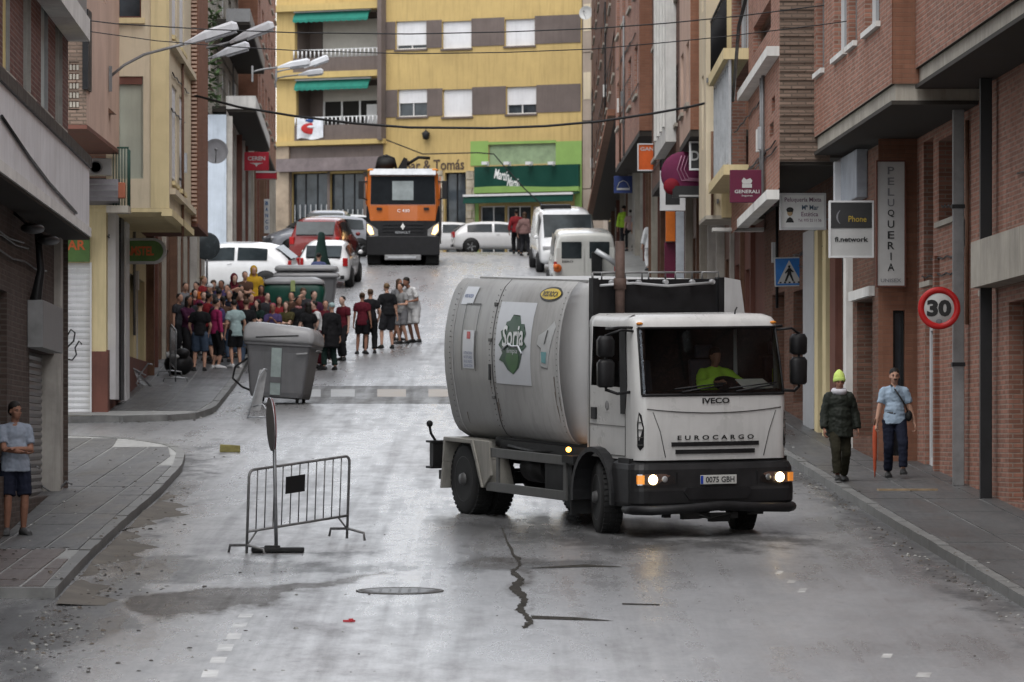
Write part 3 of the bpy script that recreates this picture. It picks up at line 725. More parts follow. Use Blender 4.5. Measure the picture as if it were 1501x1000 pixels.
farhouse('orange brick house front squeezed behind the cream house', 113, 120, 3.94, 3.93, 6.93, m_pink, m_brO, 5.37, 5.2, m_brown, 2, (7.6,10.6,13.6), 17.5, endw=.3, seed=3)
F4, off, fcf, fbf = farhouse('brown brick house with a pale windowed bay behind the purple shop signs', 120, 139, 3.93, 3.8, 6.85, m_brB, m_brB, 5.2, 4.9, m_wood, 4, (7.6,10.6,13.6), 18.5, endw=.5, seed=4)
mb = MB(); boxon(fcf, fcf.tp(991), fcf.tp(974), 7.2, 15, .0, .25, mb)
for k in range(4):
    t = lerp(fcf.tp(991), fcf.tp(974), (k+.5)/4); boxon(fcf, t-.25, t+.25, 7.6, 14.5, .25, .3, mb)
mb.build('bay', m_fasc, F4, off=off)
G5, off, fcg, fbg = farhouse('reddish brick house with white shutters over the orange shop sign', 139, 158, 3.46, 3.2, 8.5, m_brR, m_brO, 4.9, 4.6, m_brown, 4, (9.6,12.4,15.2), 20.0, wm=m_pvc, shut=.9, seed=5)
H6, off, fch, fbh = farhouse('long brown brick house at the top right end of the street', 158, 233, 3.2, 3.62, 10.3, m_brB, m_brB, 4.6, 4.5, m_stone, 9, (11.6,14.5,17.4), 22.0, seed=6)
mb = MB(); boxon(fch, .5, fch.L-1, 10.15, 10.35, 0, .25, mb); mb.build('cornice', m_brO, H6, off=off)

# cables, pipes and boxes fixed to the fronts on the right
def runs(parent, off, fcx, z0, z1, n, seed, dd=.03):
    random.seed(seed)
    for k in range(n):
        z = random.uniform(z0, z1); t0 = random.uniform(0, fcx.L*.4); t1 = random.uniform(fcx.L*.5, fcx.L); m = MB(); pts = []
        for q in range(9): t = lerp(t0, t1, q/8); pts.append(fcx.at(t, z-.04*abs(math.sin(q*1.57))+.01*q, dd))
        m.tube(pts, .014, 5); m.build('wall_cable', m_blk, parent, off=off)
    for k in range(max(1, n//2)):
        t = random.uniform(.1, .95)*fcx.L; m = MB(); a = fcx.at(t, z0-.6, .05); m.tube([a, fcx.at(t, z1+.5, .05)], .035, 6); m.build('downpipe', random.choice((m_gr, m_wood, m_blk)), parent, off=off)
        m = MB(); boxon(fcx, t+.3, t+.62, lerp(z0,z1,.3), lerp(z0,z1,.3)+.42, 0, .12, m); m.build('junction_box', random.choice((m_gr, m_grl, m_fasc)), parent, off=off)
runs(An, Vector(An.location), baseface((6.98,76.5), (6.745,85.2)), 2.4, 4.4, 3, 1)
runs(Bn, Vector(Bn.location), baseface((7.96,40), (6.98,76.5)), 3.6, 4.8, 3, 2)
runs(Cn, Vector(Cn.location), baseface((6.1,85.2), (5.43,110)), 3.4, 4.6, 5, 3)
runs(Cn, Vector(Cn.location), baseface((4.71,90.1), (4.71,110)), 5.0, 6.6, 4, 4)
runs(F4, Vector(F4.location), fcf, 7.2, 9.8, 4, 5); runs(G5, Vector(G5.location), fcg, 9.0, 12, 4, 6); runs(H6, Vector(H6.location), fch, 11, 15, 5, 7)

# ================================================================ buildings on the left
L1, off = bld('nearest block on the left with white panel canopy and dark brick above', (-6.6, 62, gz(62)))
fc = baseface((-5.5,45), (-6.36,77))
slab(L1, off, [(-5.5,45),(-6.36,77),(-12,77),(-12,45)], 3.06, 3.12, m_concd, 'canopy_soffit')
n = 12
for k in range(n):    # white canopy panels
    mb = MB(); t0, t1 = fc.L*k/n+.012, fc.L*(k+1)/n-.012; boxon(fc, t0, t1, 3.25, 4.14, -.08, 0, mb); mb.build('canopy_panel', m_white, L1, off=off)
mb = MB(); boxon(fc, 0, fc.L, 3.10, 3.235, -.2, .03, mb); mb.build('canopy_edge', m_fasc, L1, off=off)
mb = MB(); boxon(fc, 0, fc.L-.01, 3.1, 4.1, -.3, -.09, mb); mb.build('canopy_core', m_blk, L1, off=off)
mb = MB(); boxon(fc, 0, fc.L, 4.145, 4.30, -.45, .04, mb); mb.build('flashing', m_blk, L1, off=off)
fu = baseface((-5.82,45), (-6.68,77))
ops = []; 
for a, b in ((-60,-44),(-28,-16),(4,15),(34,46),(60,71),(81,92)):
    t0, t1 = sorted((fu.tp(a), fu.tp(b))); ops.append((t0, t1, 4.62, 6.3)); ops.append((t0, t1, 7.4, 9.1)); ops.append((t0, t1, 10.2, 11.9))
wall(L1, off, fu, 4.3, 14.5, m_brD, ops, dep=.2, name='upper_wall')
m_cur = M('yellow_blind', (.6,.5,.22), .8, .2, 2); m_cur2 = M('grey_green_blind', (.38,.42,.40), .8, .2, 2)
for i, o in enumerate(ops):
    win(L1, off, fu, o, mull=1 if i % 2 else 0, frame_m=m_gr, pane_m=(m_cur if i % 3 == 0 and (i//3) in (2,3,5) else m_cur2), dep=.05, fw=.06, sill=m_conc)
mb = MB(); boxon(fu, 0, fu.L, 6.05, 6.38, 0, .33, mb); mb.build('eaves_slab', m_fasc, L1, off=off)
mb = MB(); boxon(fu, 0, fu.L, 6.38, 6.9, 0, .28, mb); mb.build('eaves_box', m_gr, L1, off=off)
slab(L1, off, [(-5.8,45),(-6.66,77),(-14,77),(-14,45)], 14.5, 14.8, m_roof, 'roof')
wall(L1, off, Face((-6.68,77),(-14,77),(-10,100,0)), -2, 14.5, m_brG, name='end_wall')
fb = baseface((-5.98,45), (-6.83,76.6))
ops = [fb.rect(43,80,516,728), fb.rect(-30,10,420,700)]
wall(L1, off, fb, -3, 3.08, m_brG, ops, dep=.3, name='lower_wall')
roller(L1, off, fb, ops[0], m_gr, 20, dep=.2)
win(L1, off, fb, ops[1], mull=1, dep=.2, frame_m=m_wood, name='door')
o = fb.rect(82,92,350,717); mb = MB(); boxon(fb, fb.L-.45, fb.L+.15, gz(76)+.1, 3.06, -.2, .1, mb); mb.build('corner_pilaster', m_stone, L1, off=off)
o = fb.rect(40,70,446,514); mb = MB(); boxon(fb, o[0], o[1], o[2], o[3], 0, .22, mb); mb.build('meter_box', m_gr, L1, off=off, bevel=.01)
for px, yy in ((20,335),(44,352)):
    o = fb.at(fb.tp(px), ZP(yy, fb.yat(fb.tp(px))), .25); mb = MB(); mb.ell(o, (.16,.5,.07)); mb.cyl(o, o+Vector((-.3,0,.25)), .02); mb.build('shop_lamp', m_blk, L1, off=off)
p = fb.at(fb.tp(44), 0, .1); mb = MB(); mb.tube([(p.x,p.y,3.0),(p.x+.05,p.y,2.4),(p.x-.02,p.y,2.0),(p.x+.04,p.y,1.75)], [.05,.06,.09,.05]); mb.build('folded_awning', m_blk, L1, off=off)
mb = MB(); mb.tube([fc.at(fc.tp(0),3.75,.02), fc.at(fc.tp(40),3.55,.02), fc.at(fc.tp(70),3.42,.02), fc.at(fc.tp(110),3.3,.02)], .02); mb.build('wall_cable', m_blk, L1, off=off)

L2, off = bld('cream and yellow corner house with the white graffiti shutter and pub sign', (-8.25, 104, gz(104)))
cf = camface(-20, -8.25, 104.0)
sh = cf.rect(86,132,385,608)
door2 = (cf.tp(172), cf.tp(210), ZP(262,104), ZP(112,104))
ops = [sh]
wall(L2, off, cf, 0, 5.0, m_creamy, ops, dep=.25, name='lower_wall')
roller(L2, off, cf, sh, m_shut, 26, dep=.14)
for a,b in ((83.5,86),(132,134.5)):
    mb = MB(); boxon(cf, cf.tp(a), cf.tp(b), sh[2], sh[3], -.02, .05, mb); mb.build('shutter_rail', m_pvc, L2, off=off)
mb = MB(); boxon(cf, cf.tp(134.6), cf.L+.03, .4, 1.87, .003, .035, mb); mb.build('plinth', m_brown, L2, off=off)
o = cf.rect(84,132,347,384); mb = MB(); boxon(cf, o[0], o[1], o[2], o[3], 0, .12, mb); mb.build('fascia_sign', M('sign_green', (.09,.17,.05), .5), L2, off=off)
m_orl = M('orange_letter', (.55,.12,.04), .5, bmp=0)
pm = cf.at((o[0]+o[1])/2, (o[2]+o[3])/2+.08, .125)
text_obj('BAR', .2, planemap(pm, cf.u, (0,0,1)), m_orl, L2, off=off, width=.5, bold=.02)
# graffiti drawn on the shutter
gy = 103.83
path = [(98,498),(104,490),(108,483),(114,488),(112,500),(104,508),(98,516),(92,512),(90,520),(98,526),(110,528),(116,520),(114,510),(120,500),(124,505)]
mb = MB(); mb.tube([P(a-4,b,gy) for a,b in path], .018, 5); mb.build('graffiti', M('black_spray', (.03,.03,.03), .7, bmp=0), L2, off=off)
mb = MB(); mb.tube([P(a,b,gy) for a,b in ((88,482),(92,478),(96,482),(93,490))], .016, 5); mb.build('graffiti', MATS['black_spray'], L2, off=off)
sf = baseface((-8.25,104), (-8.55,119.5))
ops = [sf.rect(183,196,400,590), sf.rect(200,212,410,585)]
wall(L2, off, sf, 0, 5.0, m_creamy, ops, dep=.3, name='lower_wall')
for o in ops: win(L2, off, sf, o, mull=0, frame_m=m_pvc, dep=.2, name='door')
mb = MB(); boxon(sf, .01, sf.L, .4, 1.9, .003, .04, mb); mb.build('plinth', m_brown, L2, off=off)
for a,b,mm in ((158,163,m_pvc),(166,171,m_blk),(174,179,m_pvc)):
    t0,t1 = sorted((sf.tp(a), sf.tp(b))); mb = MB(); boxon(sf, max(.1,t0), t1, .9, 4.7, .0, .16, mb); mb.build('pipe', mm, L2, off=off)
# projecting upper part
ue = camface(-8.25, -6.97, 104.0); ue2 = camface(-8.25, -6.97, 103.9)
ops = [(ue.tp(172), ue.tp(210), ZP(262,104), ZP(112,104)), (ue.tp(172), ue.tp(207), ZP(26,104), ZP(26,104)+2.0)]
wall(L2, off, ue, 4.78, 15, m_cream, ops, dep=.12, name='upper_wall')
m_gg = M('grey_green_panel', (.33,.34,.28), .7, .12, .8, streak=.2)
for i, o in enumerate(ops):
    w_ = win(L2, off, ue, o, mull=0, frame_m=m_brown if i else m_gg, pane_m=m_gg if i == 0 else m_dgl, dep=.1, fw=.03)
    mb = MB(); boxon(ue, o[0]+.02, o[1]-.02, o[3]-.16, o[3]-.005, -.09, -.03, mb); mb.build('blind_box', m_brown, w_, off=off)
o = ops[1]; mb = MB(); boxon(ue, o[0]-.08, o[1]+.08, o[2]-.12, o[2]-.01, 0, .1, mb); mb.build('sill', m_creamy, L2, off=off)
mb = MB(); boxon(ue, ue.tp(221), ue.L+.003, 4.78, 15, .0, .03, mb); mb.build('yellow_strip', m_creamy, L2, off=off)
us = baseface((-6.97,104), (-7.15,114))
ops = []
for a, b, z in ((252,259,5.4),(263,270,5.4),(252,259,8.4),(263,270,8.4),(252,259,11.4),(263,270,11.4)):
    t0,t1 = sorted((us.tp(a), us.tp(b))); ops.append((t0,t1,z,z+2.0))
wall(L2, off, us, 4.78, 15, m_cream, ops, dep=.15, name='upper_wall')
for o in ops: win(L2, off, us, o, mull=0, dep=.1, shut=.95, shut_m=m_shut, sill=m_creamy)
for k in range(3):
    z = 5.2+3*k; mb = MB(); boxon(us, .3, us.L, z-.12, z, 0, .12, mb); mb.build('string_course', m_cream, L2, off=off)
slab(L2, off, [(-6.95,103.97),(-7.13,114),(-9,114),(-9,103.97)], 4.70, 4.775, m_creamy, 'soffit')
slab(L2, off, [(-6.9,103.92),(-7.08,114),(-7.3,114),(-7.12,103.92)], 4.62, 4.76, m_creamy, 'cornice')
slab(L2, off, [(-6.97,104),(-7.15,114),(-20,114),(-20,104)], 15, 15.2, m_roof, 'roof')
# balcony with green rail and terracotta planter
mb = MB(); boxon(ue, ue.tp(160), ue.tp(192), 4.66, 4.80, .0, .75, mb); mb.build('balcony_slab', m_conc, L2, off=off)
balcony_rail(L2, off, ue, ue.tp(170), ue.tp(191), 4.8, 5.95, .7, M('green_iron', (.02,.06,.045), .5), 6)
for d in (.1,.3,.5):
    mb = MB(); p = ue.at(ue.tp(191), 4.8, d); mb.cyl(p, p+Vector((0,0,1.15)), .012); mb.build('baluster', MATS['green_iron'], L2, off=off)
pl = MB(); pl.box((XP(166,103.3),103.15,ZP(291,103.3)),(XP(184,103.3),103.4,ZP(268,103.3))); pl.build('planter', M('terracotta', (.35,.12,.07), .7), L2, off=off, bevel=.02)
# wing on the side street
wf = baseface((-7.94,95.5), (-7.98,104))
ops = [(1.2,1.8,8.6,9.6),(4.2,4.8,8.6,9.6),(6.4,7.2,6.6,7.3),(6.9,7.4,9.3,10.4)]
Wg, off = bld('pinkish wing with a brick gable and brown underside on the side street', (-8.6, 99, gz(95)))
wall(Wg, off, wf, 5.95, 15, m_pink, ops[:2], dep=.15, name='upper_wall')
for o in ops[:2]: win(Wg, off, wf, o, mull=0, dep=.12, frame_m=m_wood)
we = camface(-12, -7.94, 95.5)
ops = [(we.tp(101), we.tp(116), ZP(160,95.5), ZP(92,95.5))]
wall(Wg, off, we, 5.95, 15, m_brT, ops, dep=.12, name='end_wall')
o = ops[0]
for i in range(5):
    for j in range(3):
        mb = MB(); a = lerp(o[0],o[1],(j+.5)/3); z = lerp(o[2],o[3],(i+.5)/5); boxon(we, a-.022, a+.022, z-.05, z+.05, -.1, -.01, mb); mb.build('lattice_block', m_conc, Wg, off=off)
for k in range(6):
    mb = MB(); boxon(we, o[0], o[1], lerp(o[2],o[3],k/5)-.02, lerp(o[2],o[3],k/5)+.02, -.06, .0, mb); mb.build('lattice_bar', m_brT, Wg, off=off)
mb = MB(); mb.box((-8.01,95.38,6.6),(-7.9,96.2,8.1)); mb.build('louvre_screen', m_blk, Wg, off=off)
slab(Wg, off, [(-7.93,95.48),(-7.97,103.9),(-12,103.9),(-12,95.48)], 5.87, 5.945, m_brown, 'soffit')
slab(Wg, off, [(-7.93,95.48),(-7.97,103.9),(-12,103.9),(-12,95.48)], 15, 15.2, m_roof, 'roof')
for px,py in ((158,152),(168,166)):
    p = P(px,py,101); mb = MB(); mb.prism([p+Vector((-.22,0,0)), p+Vector((0,0,0)), p+Vector((-.22,0,.2))], (0,.5,0)); mb.build('vent_hood', m_wood, Wg, off=off)
L3, off = bld('terracotta house front with a louvred corner behind the cream corner house', (-7.6, 117, gz(117)))
wall(L3, off, camface(-7.5, -7.0, 114), 4.9, 16, m_brO, name='end_wall')
mb = MB()
for k in range(120):
    z = 4.95+k*.09; mb.box((-7.14,113.94,z),(-7.02,113.99,z+.05))
mb.build('louvre', m_pink, L3, off=off, kind='stuff')
wall(L3, off, baseface((-7.0,114), (-7.1,119.5)), 4.9, 16, m_brO, name='upper_wall')
slab(L3, off, [(-7.0,114),(-7.1,119.5),(-9,119.5),(-9,114)], 4.83, 4.9, m_brown, 'soffit')
slab(L3, off, [(-7.0,114),(-7.1,119.5),(-15,119.5),(-15,114)], 16, 16.2, m_roof, 'roof')
t, off, fc_, fb_ = farhouse('grey rendered house hidden behind the crowd with shaded shop fronts', 119.5, 150, -8.5, -9.0, 6.2, m_brB, m_brB, -8.56, -9.1, m_wood, 6, (7.2,10.2,13.2), 17, seed=8)
L5, off, fc5, fb5 = farhouse('blue white corner house with plants on its upper balconies', 172, 200, -10.25, -10.7, 11.2, m_conc, m_stoneb, -9.6, -10.2, m_stone, 5, (12.2,15.2,18.2), 21.5, seed=9)
wall(L5, off, camface(-10.4, -9.6, 171.95), 4.5, 11.05, m_stoneb, name='end_wall'); wall(L5, off, camface(-18, -10.4, 172.0), 4.5, 18, m_taupe, [(4.5,6.5,6.2,8.6)], dep=.4, name='end_wall')
f5 = baseface((-8.83,176), (-9.46,199.5))
for z, d0 in ((11.4,0),(14.4,.2),(17.4,.3)):
    mb = MB(); boxon(f5, 0, f5.L, z, z+.2, -1.6, -d0, mb); mb.build('balcony_slab', m_concd, L5, off=off)
    mb = MB(); boxon(f5, 0, f5.L, z+.1, z+.55, -d0-.06, -d0+.02, mb); boxon(f5, -.05, .04, z+.1, z+.55, -1.0, -d0+.02, mb); mb.build('balcony_parapet', m_fasc if z < 12 else m_gr, L5, off=off)
m_leaf = M('plant_leaf', (.035,.06,.02), .6, .4, 6)
mb = MB(); random.seed(5)
for k in range(260):
    c = Vector((random.uniform(-10.3,-9.75), random.uniform(170.6,171.8), random.uniform(11.2,15.2))); a = random.uniform(0,6.3); d = Vector((math.cos(a),math.sin(a),random.uniform(-.6,.6)))*.13
    e = Vector((-d.y,d.x,random.uniform(-.1,.1)))*.5; mb.add([c-d,c+e,c+d,c-e],[(0,1,2,3)])
hp = mb.build('hanging_plant', m_leaf); hp['label'] = 'green plant trailing down the blue white corner house'; hp['category'] = 'plant'; hp['kind'] = 'stuff'; del hp['category']
t, off, fc6, fb6 = farhouse('orange brick house beside the yellow block at the end of the street', 200, 233, -9.93, -10.75, 12.4, m_brR, m_brO, -10.3, -10.95, m_stone, 6, (13.4,16.2,19.0), 23, seed=10)
runs(L2, Vector(L2.location), us, 5.0, 7.6, 3, 8); runs(L2, Vector(L2.location), sf, 3.0, 4.4, 3, 9); runs(L1, Vector(L1.location), baseface((-5.98,45), (-6.83,76.6)), 2.3, 2.8, 3, 10, .04)
runs(L5, Vector(L5.location), fc5, 12, 16, 3, 11)
# ================================================================ the yellow block closing the street
YA, YB = 243.5, 236.5
A_, B_ = (XP(405,YA), YA), (XP(853,YB), YB)
Yb, off = bld('long yellow apartment block closing the street, brown window bands and shops below', (0, 241, gz(240)))
yf = Face(A_, B_, (0, 100, 0))
def yr(a,b,t,u): return yf.rect(a,b,t,u)
ops = []; specs = []
for (a,b,t,u,s) in ((580,625,31,72,.86),(648,691,31,71,1),(740,784,28,67,1),(583,626,131,171,.5),(649,692,131,171,1),(742,786,127,167,.66)):
    o = yr(a,b,t,u); ops.append(o); specs.append(s)
shopops = [yr(652,683,253,372), yr(716,815,211,241), yr(703,740,302,376), yr(742,778,302,378), yr(780,842,302,352)]
lefts = [yr(428,480,254,356), yr(484,533,254,372), yr(538,560,254,372)]
log = [yr(432,560,16,84), yr(434,560,116,183)]
ZT = 21.9
wall(Yb, off, yf, 6.5, ZT, m_yel, ops+shopops+lefts+log, dep=.25, name='wall')
for o, s in zip(ops, specs): win(Yb, off, yf, o, mull=1, dep=.18, shut=s, sill=m_taupe)
# taupe bands between the windows
for row in (ops[0:3], ops[3:6]):
    r = sorted(row); edges = [yf.tp(566)]+[v for o in r for v in (o[0], o[1])]+[yf.L-.05]
    for i in range(0, len(edges), 2):
        zt = lerp(r[0][3], r[-1][3], i/6); zb = lerp(r[0][2], r[-1][2], i/6)+.05
        mb = MB(); boxon(yf, edges[i]+.01, edges[i+1]-.01, min(o[2] for o in r)+.06, max(o[3] for o in r), .003, .03, mb); mb.build('window_band', m_taupe, Yb, off=off)
for a in (yr(432,560,105,114), yr(405,565,206,213), yr(432,560,5,15)):
    mb = MB(); boxon(yf, a[0] if a[1]-a[0] < 4.5 else 0, a[1]+.05, a[2], a[3], .0, .35, mb); mb.build('balcony_slab', m_yeld, Yb, off=off)
mb = MB(); a = yr(560,566,0,206); boxon(yf, a[0], a[1], a[2], ZT, 0, .5, mb); mb.build('party_wall', m_taupe, Yb, off=off)
for i, o in enumerate(log):   # loggias
    t0,t1,z0,z1 = o
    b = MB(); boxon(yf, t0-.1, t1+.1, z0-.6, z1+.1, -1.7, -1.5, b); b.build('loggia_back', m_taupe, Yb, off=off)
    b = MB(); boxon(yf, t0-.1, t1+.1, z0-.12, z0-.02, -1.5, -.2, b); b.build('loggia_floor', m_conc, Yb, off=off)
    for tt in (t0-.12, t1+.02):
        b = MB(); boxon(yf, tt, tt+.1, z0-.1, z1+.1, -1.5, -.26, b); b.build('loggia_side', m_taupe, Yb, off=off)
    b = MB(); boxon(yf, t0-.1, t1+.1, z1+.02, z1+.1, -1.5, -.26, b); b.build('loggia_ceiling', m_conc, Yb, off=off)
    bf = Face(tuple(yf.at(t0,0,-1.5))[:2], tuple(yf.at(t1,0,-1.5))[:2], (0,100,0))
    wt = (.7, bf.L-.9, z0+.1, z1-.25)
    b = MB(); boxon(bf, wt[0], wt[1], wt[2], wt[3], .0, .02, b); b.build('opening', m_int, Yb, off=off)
    if i == 0 or i == 2:
        b = MB(); boxon(bf, wt[0]+.05, wt[1]-.05, wt[2], wt[3]-.05, .03, .06, b); b.build('roller_blind', M('cream_blind', (.45,.43,.39), .7, .1, 2), Yb, off=off)
    else:
        b = MB(); boxon(bf, wt[0], wt[1], wt[3]-.7, wt[3], .03, .07, b); b.build('roller_blind', MATS['cream_blind'], Yb, off=off)
        for k in range(4):
            x = lerp(wt[0], wt[1]-.1, k/3); b = MB(); boxon(bf, x, x+.09, wt[2], wt[3]-.7, .03, .08, b); b.build('window_frame', m_pvc, Yb, off=off)
        b = MB(); boxon(bf, wt[1]-.55, wt[1], wt[2]-.2, wt[3]-.9, .2, .28, b); b.build('cupboard', m_pvc, Yb, off=off)
    # parapet, little white balusters, green awning
    b = MB(); boxon(yf, t0-.02, t1+.06, z0-.75, z0, .02, .14, b); b.build('balcony_parapet', m_taupe, Yb, off=off)
    balcony_rail(Yb, off, yf, t0, t1, z0, z0+.36, .08, m_pvc, 22, r=.035)
    if i < 2 or True:
        n = 14; L = (t1-t0)*.86
        prof = [(z1-.02,.0),(z1-.2,.22),(z1-.38,.3),(z1-.45,.3)]
        R = []
        for k in range(n*2+1):
            t = t0+.05+L*k/(n*2); sc = .05*abs(math.sin(math.pi*k/2))
            R.append([yf.at(t,z,d) for z,d in prof]+[yf.at(t,prof[-1][0]-.03-sc,.3), yf.at(t,prof[-1][0]-.03-sc,.29)]+[yf.at(t,z-.015,d-.02) for z,d in prof[::-1]])
        b = MB(); b.rings(R, smooth=False); b.build('awning', m_green, Yb, off=off)
        b = MB(); boxon(yf, t0, t0+L+.1, z1-.03, z1+.06, -.05, .12, b); b.build('awning_box', m_pvc, Yb, off=off)
# flag hung over the balcony parapet, wall lantern
fl = yr(438,477,173,204); R = []
for k in range(9):
    t = lerp(fl[0], fl[1], k/8); d = .2+.05*math.sin(k*1.7); R.append([yf.at(t, fl[2]+.05*math.sin(k), d), yf.at(t, fl[3]-.08*math.sin(k/8*3.14), d-.02), yf.at(t, fl[3]-.08*math.sin(k/8*3.14), d-.03), yf.at(t, fl[2]+.05*math.sin(k), d-.01)])
FLAG = MB(); FLAG.rings(R, smooth=False); fo = FLAG.build('balcony_flag', M('flag_white', (.6,.62,.66), .8, bmp=0)); fo['label'] = 'white flag with a red and blue design hung on the lower balcony'; fo['category'] = 'flag'
fc0 = yf.at((fl[0]+fl[1])/2, (fl[2]+fl[3])/2, .28); m = MB(); m.ell(fc0+Vector((.05,0,-.02)), (.45,.03,.27), 14, 8); m.build('red_field', M('flag_red', (.4,.03,.03), .7, bmp=0), fo)
m = MB(); m.ell(fc0+Vector((.1,-.02,.06)), (.22,.03,.07), 10, 6); m.build('pale_field', MATS['flag_white'], fo); m = MB(); m.ell(fc0+Vector((.1,.0,.36)), (.3,.03,.09), 10, 6); m.build('blue_field', M('flag_blue', (.03,.07,.2), .7, bmp=0), fo)
lp = yf.at(yf.tp(627), ZP(199,240), .2); m = MB(); m.lathe([(.05,-.2),(.14,-.15),(.2,.12),(.05,.22)], lp, (0,0,1), 8); m.tube([lp+Vector((0,0,.2)), lp+Vector((0,.25,.3))], .03); m.build('wall_lantern', m_blk, Yb, off=off)
# left shop
o = yr(412,562,232,251); b = MB(); boxon(yf, o[0], o[1], o[2], o[3], 0, .5, b); b.build('shop_canopy', M('mauve_canopy', (.17,.14,.14), .7), Yb, off=off)
o = yr(425,562,214,231); b = MB(); boxon(yf, o[0], o[1], o[2], o[3], 0.003, .06, b); b.build('shop_header', m_taupe, Yb, off=off)
o = yr(405,426,214,376); b = MB(); boxon(yf, 0, o[1], o[2], o[3], .003, .2, b); b.build('stone_pier', M('beige_stone', (.34,.27,.2), .8, .35, 1.2, bmp=.4), Yb, off=off)
for o in lefts: win(Yb, off, yf, o, mull=2, frame_m=m_blk, dep=.22, name='shop_window')
for a,b in ((480,484),(533,538),(560,566),(426,428)):
    o = yr(a,b,252,378); b_ = MB(); boxon(yf, o[0]+.002, o[1]-.002, o[2], o[3], .003, .03, b_); b_.build('shop_pier', m_taupe, Yb, off=off)
for o in lefts[:2]:
    for k in range(7):
        t = lerp(o[0]+.1, o[1]-.1, k/6); b = MB(); boxon(yf, t-.02, t+.02, o[2]+.2, lerp(o[2], o[3], .55), -.12, -.1, b); b.build('window_bar', m_grl, Yb, off=off)
# stone clad doorway and the letters of the fascia
m_sc = M('stone_cladding', (.4,.35,.27), .85, .35, 3, bmp=.5)
random.seed(12)
for side in ((621,651),(684,697)):
    o = yr(side[0], side[1], 250, 376); z = o[2]; 
    while z < o[3]:
        t = o[0]; h = random.uniform(.28,.42)
        while t < o[1]-.05:
            wd = random.uniform(.25,.5); b = MB(); boxon(yf, t, min(o[1], t+wd)-.02, z, min(o[3], z+h)-.02, .003, random.uniform(.04,.09), b); b.build('stone', m_sc, Yb, off=off); t += wd
        z += h
win(Yb, off, yf, shopops[0], mull=1, frame_m=m_blk, pane_m=m_dgl, dep=.22, name='door')
m_let = M('dark_letter', (.07,.05,.04), .6, bmp=0)
c = (yr(585,690,232,252)); pm = yf.at((c[0]+c[1])/2, (c[2]+c[3])/2, .02)
text_obj('Bar & Tomás', .5, planemap(pm, yf.u, (0,0,1)), m_let, Yb, off=off, width=3.1, bold=.015)
# green shop
m_lime = M('lime_render', (.22,.35,.10), .8, .12, 1); m_dgr = M('dark_green_board', (.008,.05,.036), .4, .1, 1)
o = yr(690,853,207,243)
for oo in ((yr(690,716,207,243)), (yr(815,853,207,243)), yr(716,815,207,211), (yr(690,702,284,376)), (yr(843,853,243,376))):
    b = MB(); boxon(yf, oo[0], oo[1]-.002, oo[2], oo[3], .003, .03, b); b.build('lime_panel', m_lime, Yb, off=off)
win(Yb, off, yf, shopops[1], mull=0, dep=.15, shut=1, shut_m=M('green_grey_blind', (.25,.33,.2), .6))
o = yr(698,851,243,276); b = MB(); boxon(yf, o[0], o[1], o[2], o[3], .03, .22, b); sb = b.build('shop_sign', m_dgr, Yb, off=off)
o2 = yr(698,851,274,282); R = []
for k in range(21):
    t = lerp(o2[0], o2[1], k/20); s = math.sin(k/20*math.pi*1.6+.4)*.05; R.append([yf.at(t, o2[2], .03), yf.at(t, o2[2], .24), yf.at(t, o2[3]+s, .24), yf.at(t, o2[3]+s, .03)])
b = MB(); b.rings(R, smooth=False); b.build('lime_wave', m_lime, Yb, off=off)
m_wl = M('white_letter', (.75,.75,.73), .5, .05, bmp=0)
for s, px, py, wd in (('Martín', 739, 257, 24), ('Martín', 756, 268, 20)):
    t = yf.tp(px); tilt = -.13; pm = yf.at(t, ZP(py, yf.yat(t)), .225)
    u = (yf.u+Vector((0,0,-.22))).normalized(); up = Vector((0,0,1))-u*u.z
    text_obj(s, .46, planemap(pm, u, up), m_wl, sb, off=off, width=wd/31.5, bold=.02)
for px in (718,750,782,815):
    t = yf.tp(px); z = ZP(243, yf.yat(t)); b = MB(); boxon(yf, t-.14, t+.14, z+.02, z+.16, .35, .6, b); boxon(yf, t-.02, t+.02, z-.02, z+.05, .1, .4, b); b.build('spotlight', m_pvc, sb, off=off)
o = yr(692,852,283,298); R = []
for k in range(2):
    t = (o[0], o[1])[k]; R.append([yf.at(t,o[3],.1), yf.at(t,o[3]-.12,.9), yf.at(t,o[2],.95), yf.at(t,o[2],.92), yf.at(t,o[3]-.16,.85), yf.at(t,o[3]-.05,.1)])
b = MB(); b.rings(R, smooth=False); aw = b.build('awning', m_dgr, Yb, off=off)
b = MB(); boxon(yf, o[0], o[1], o[3]-.16, o[3]-.06, .9, .97, b); b.build('front_bar', m_pvc, aw, off=off)
for o in shopops[2:]: win(Yb, off, yf, o, mull=1, frame_m=m_pvc, pane_m=m_dgl, dep=.2, name='shop_window')
slab(Yb, off, [A_, B_, (B_[0]+2, B_[1]+14), (A_[0]+2, A_[1]+14)], ZT, ZT+.3, m_roof, 'roof')
slab(Yb, off, [(A_[0]+.4, A_[1]+.3+1.8), (B_[0]-.2, B_[1]+.3+1.8), (B_[0]+2, B_[1]+14), (A_[0]+2, A_[1]+14)], 6, ZT, m_yel, 'core')
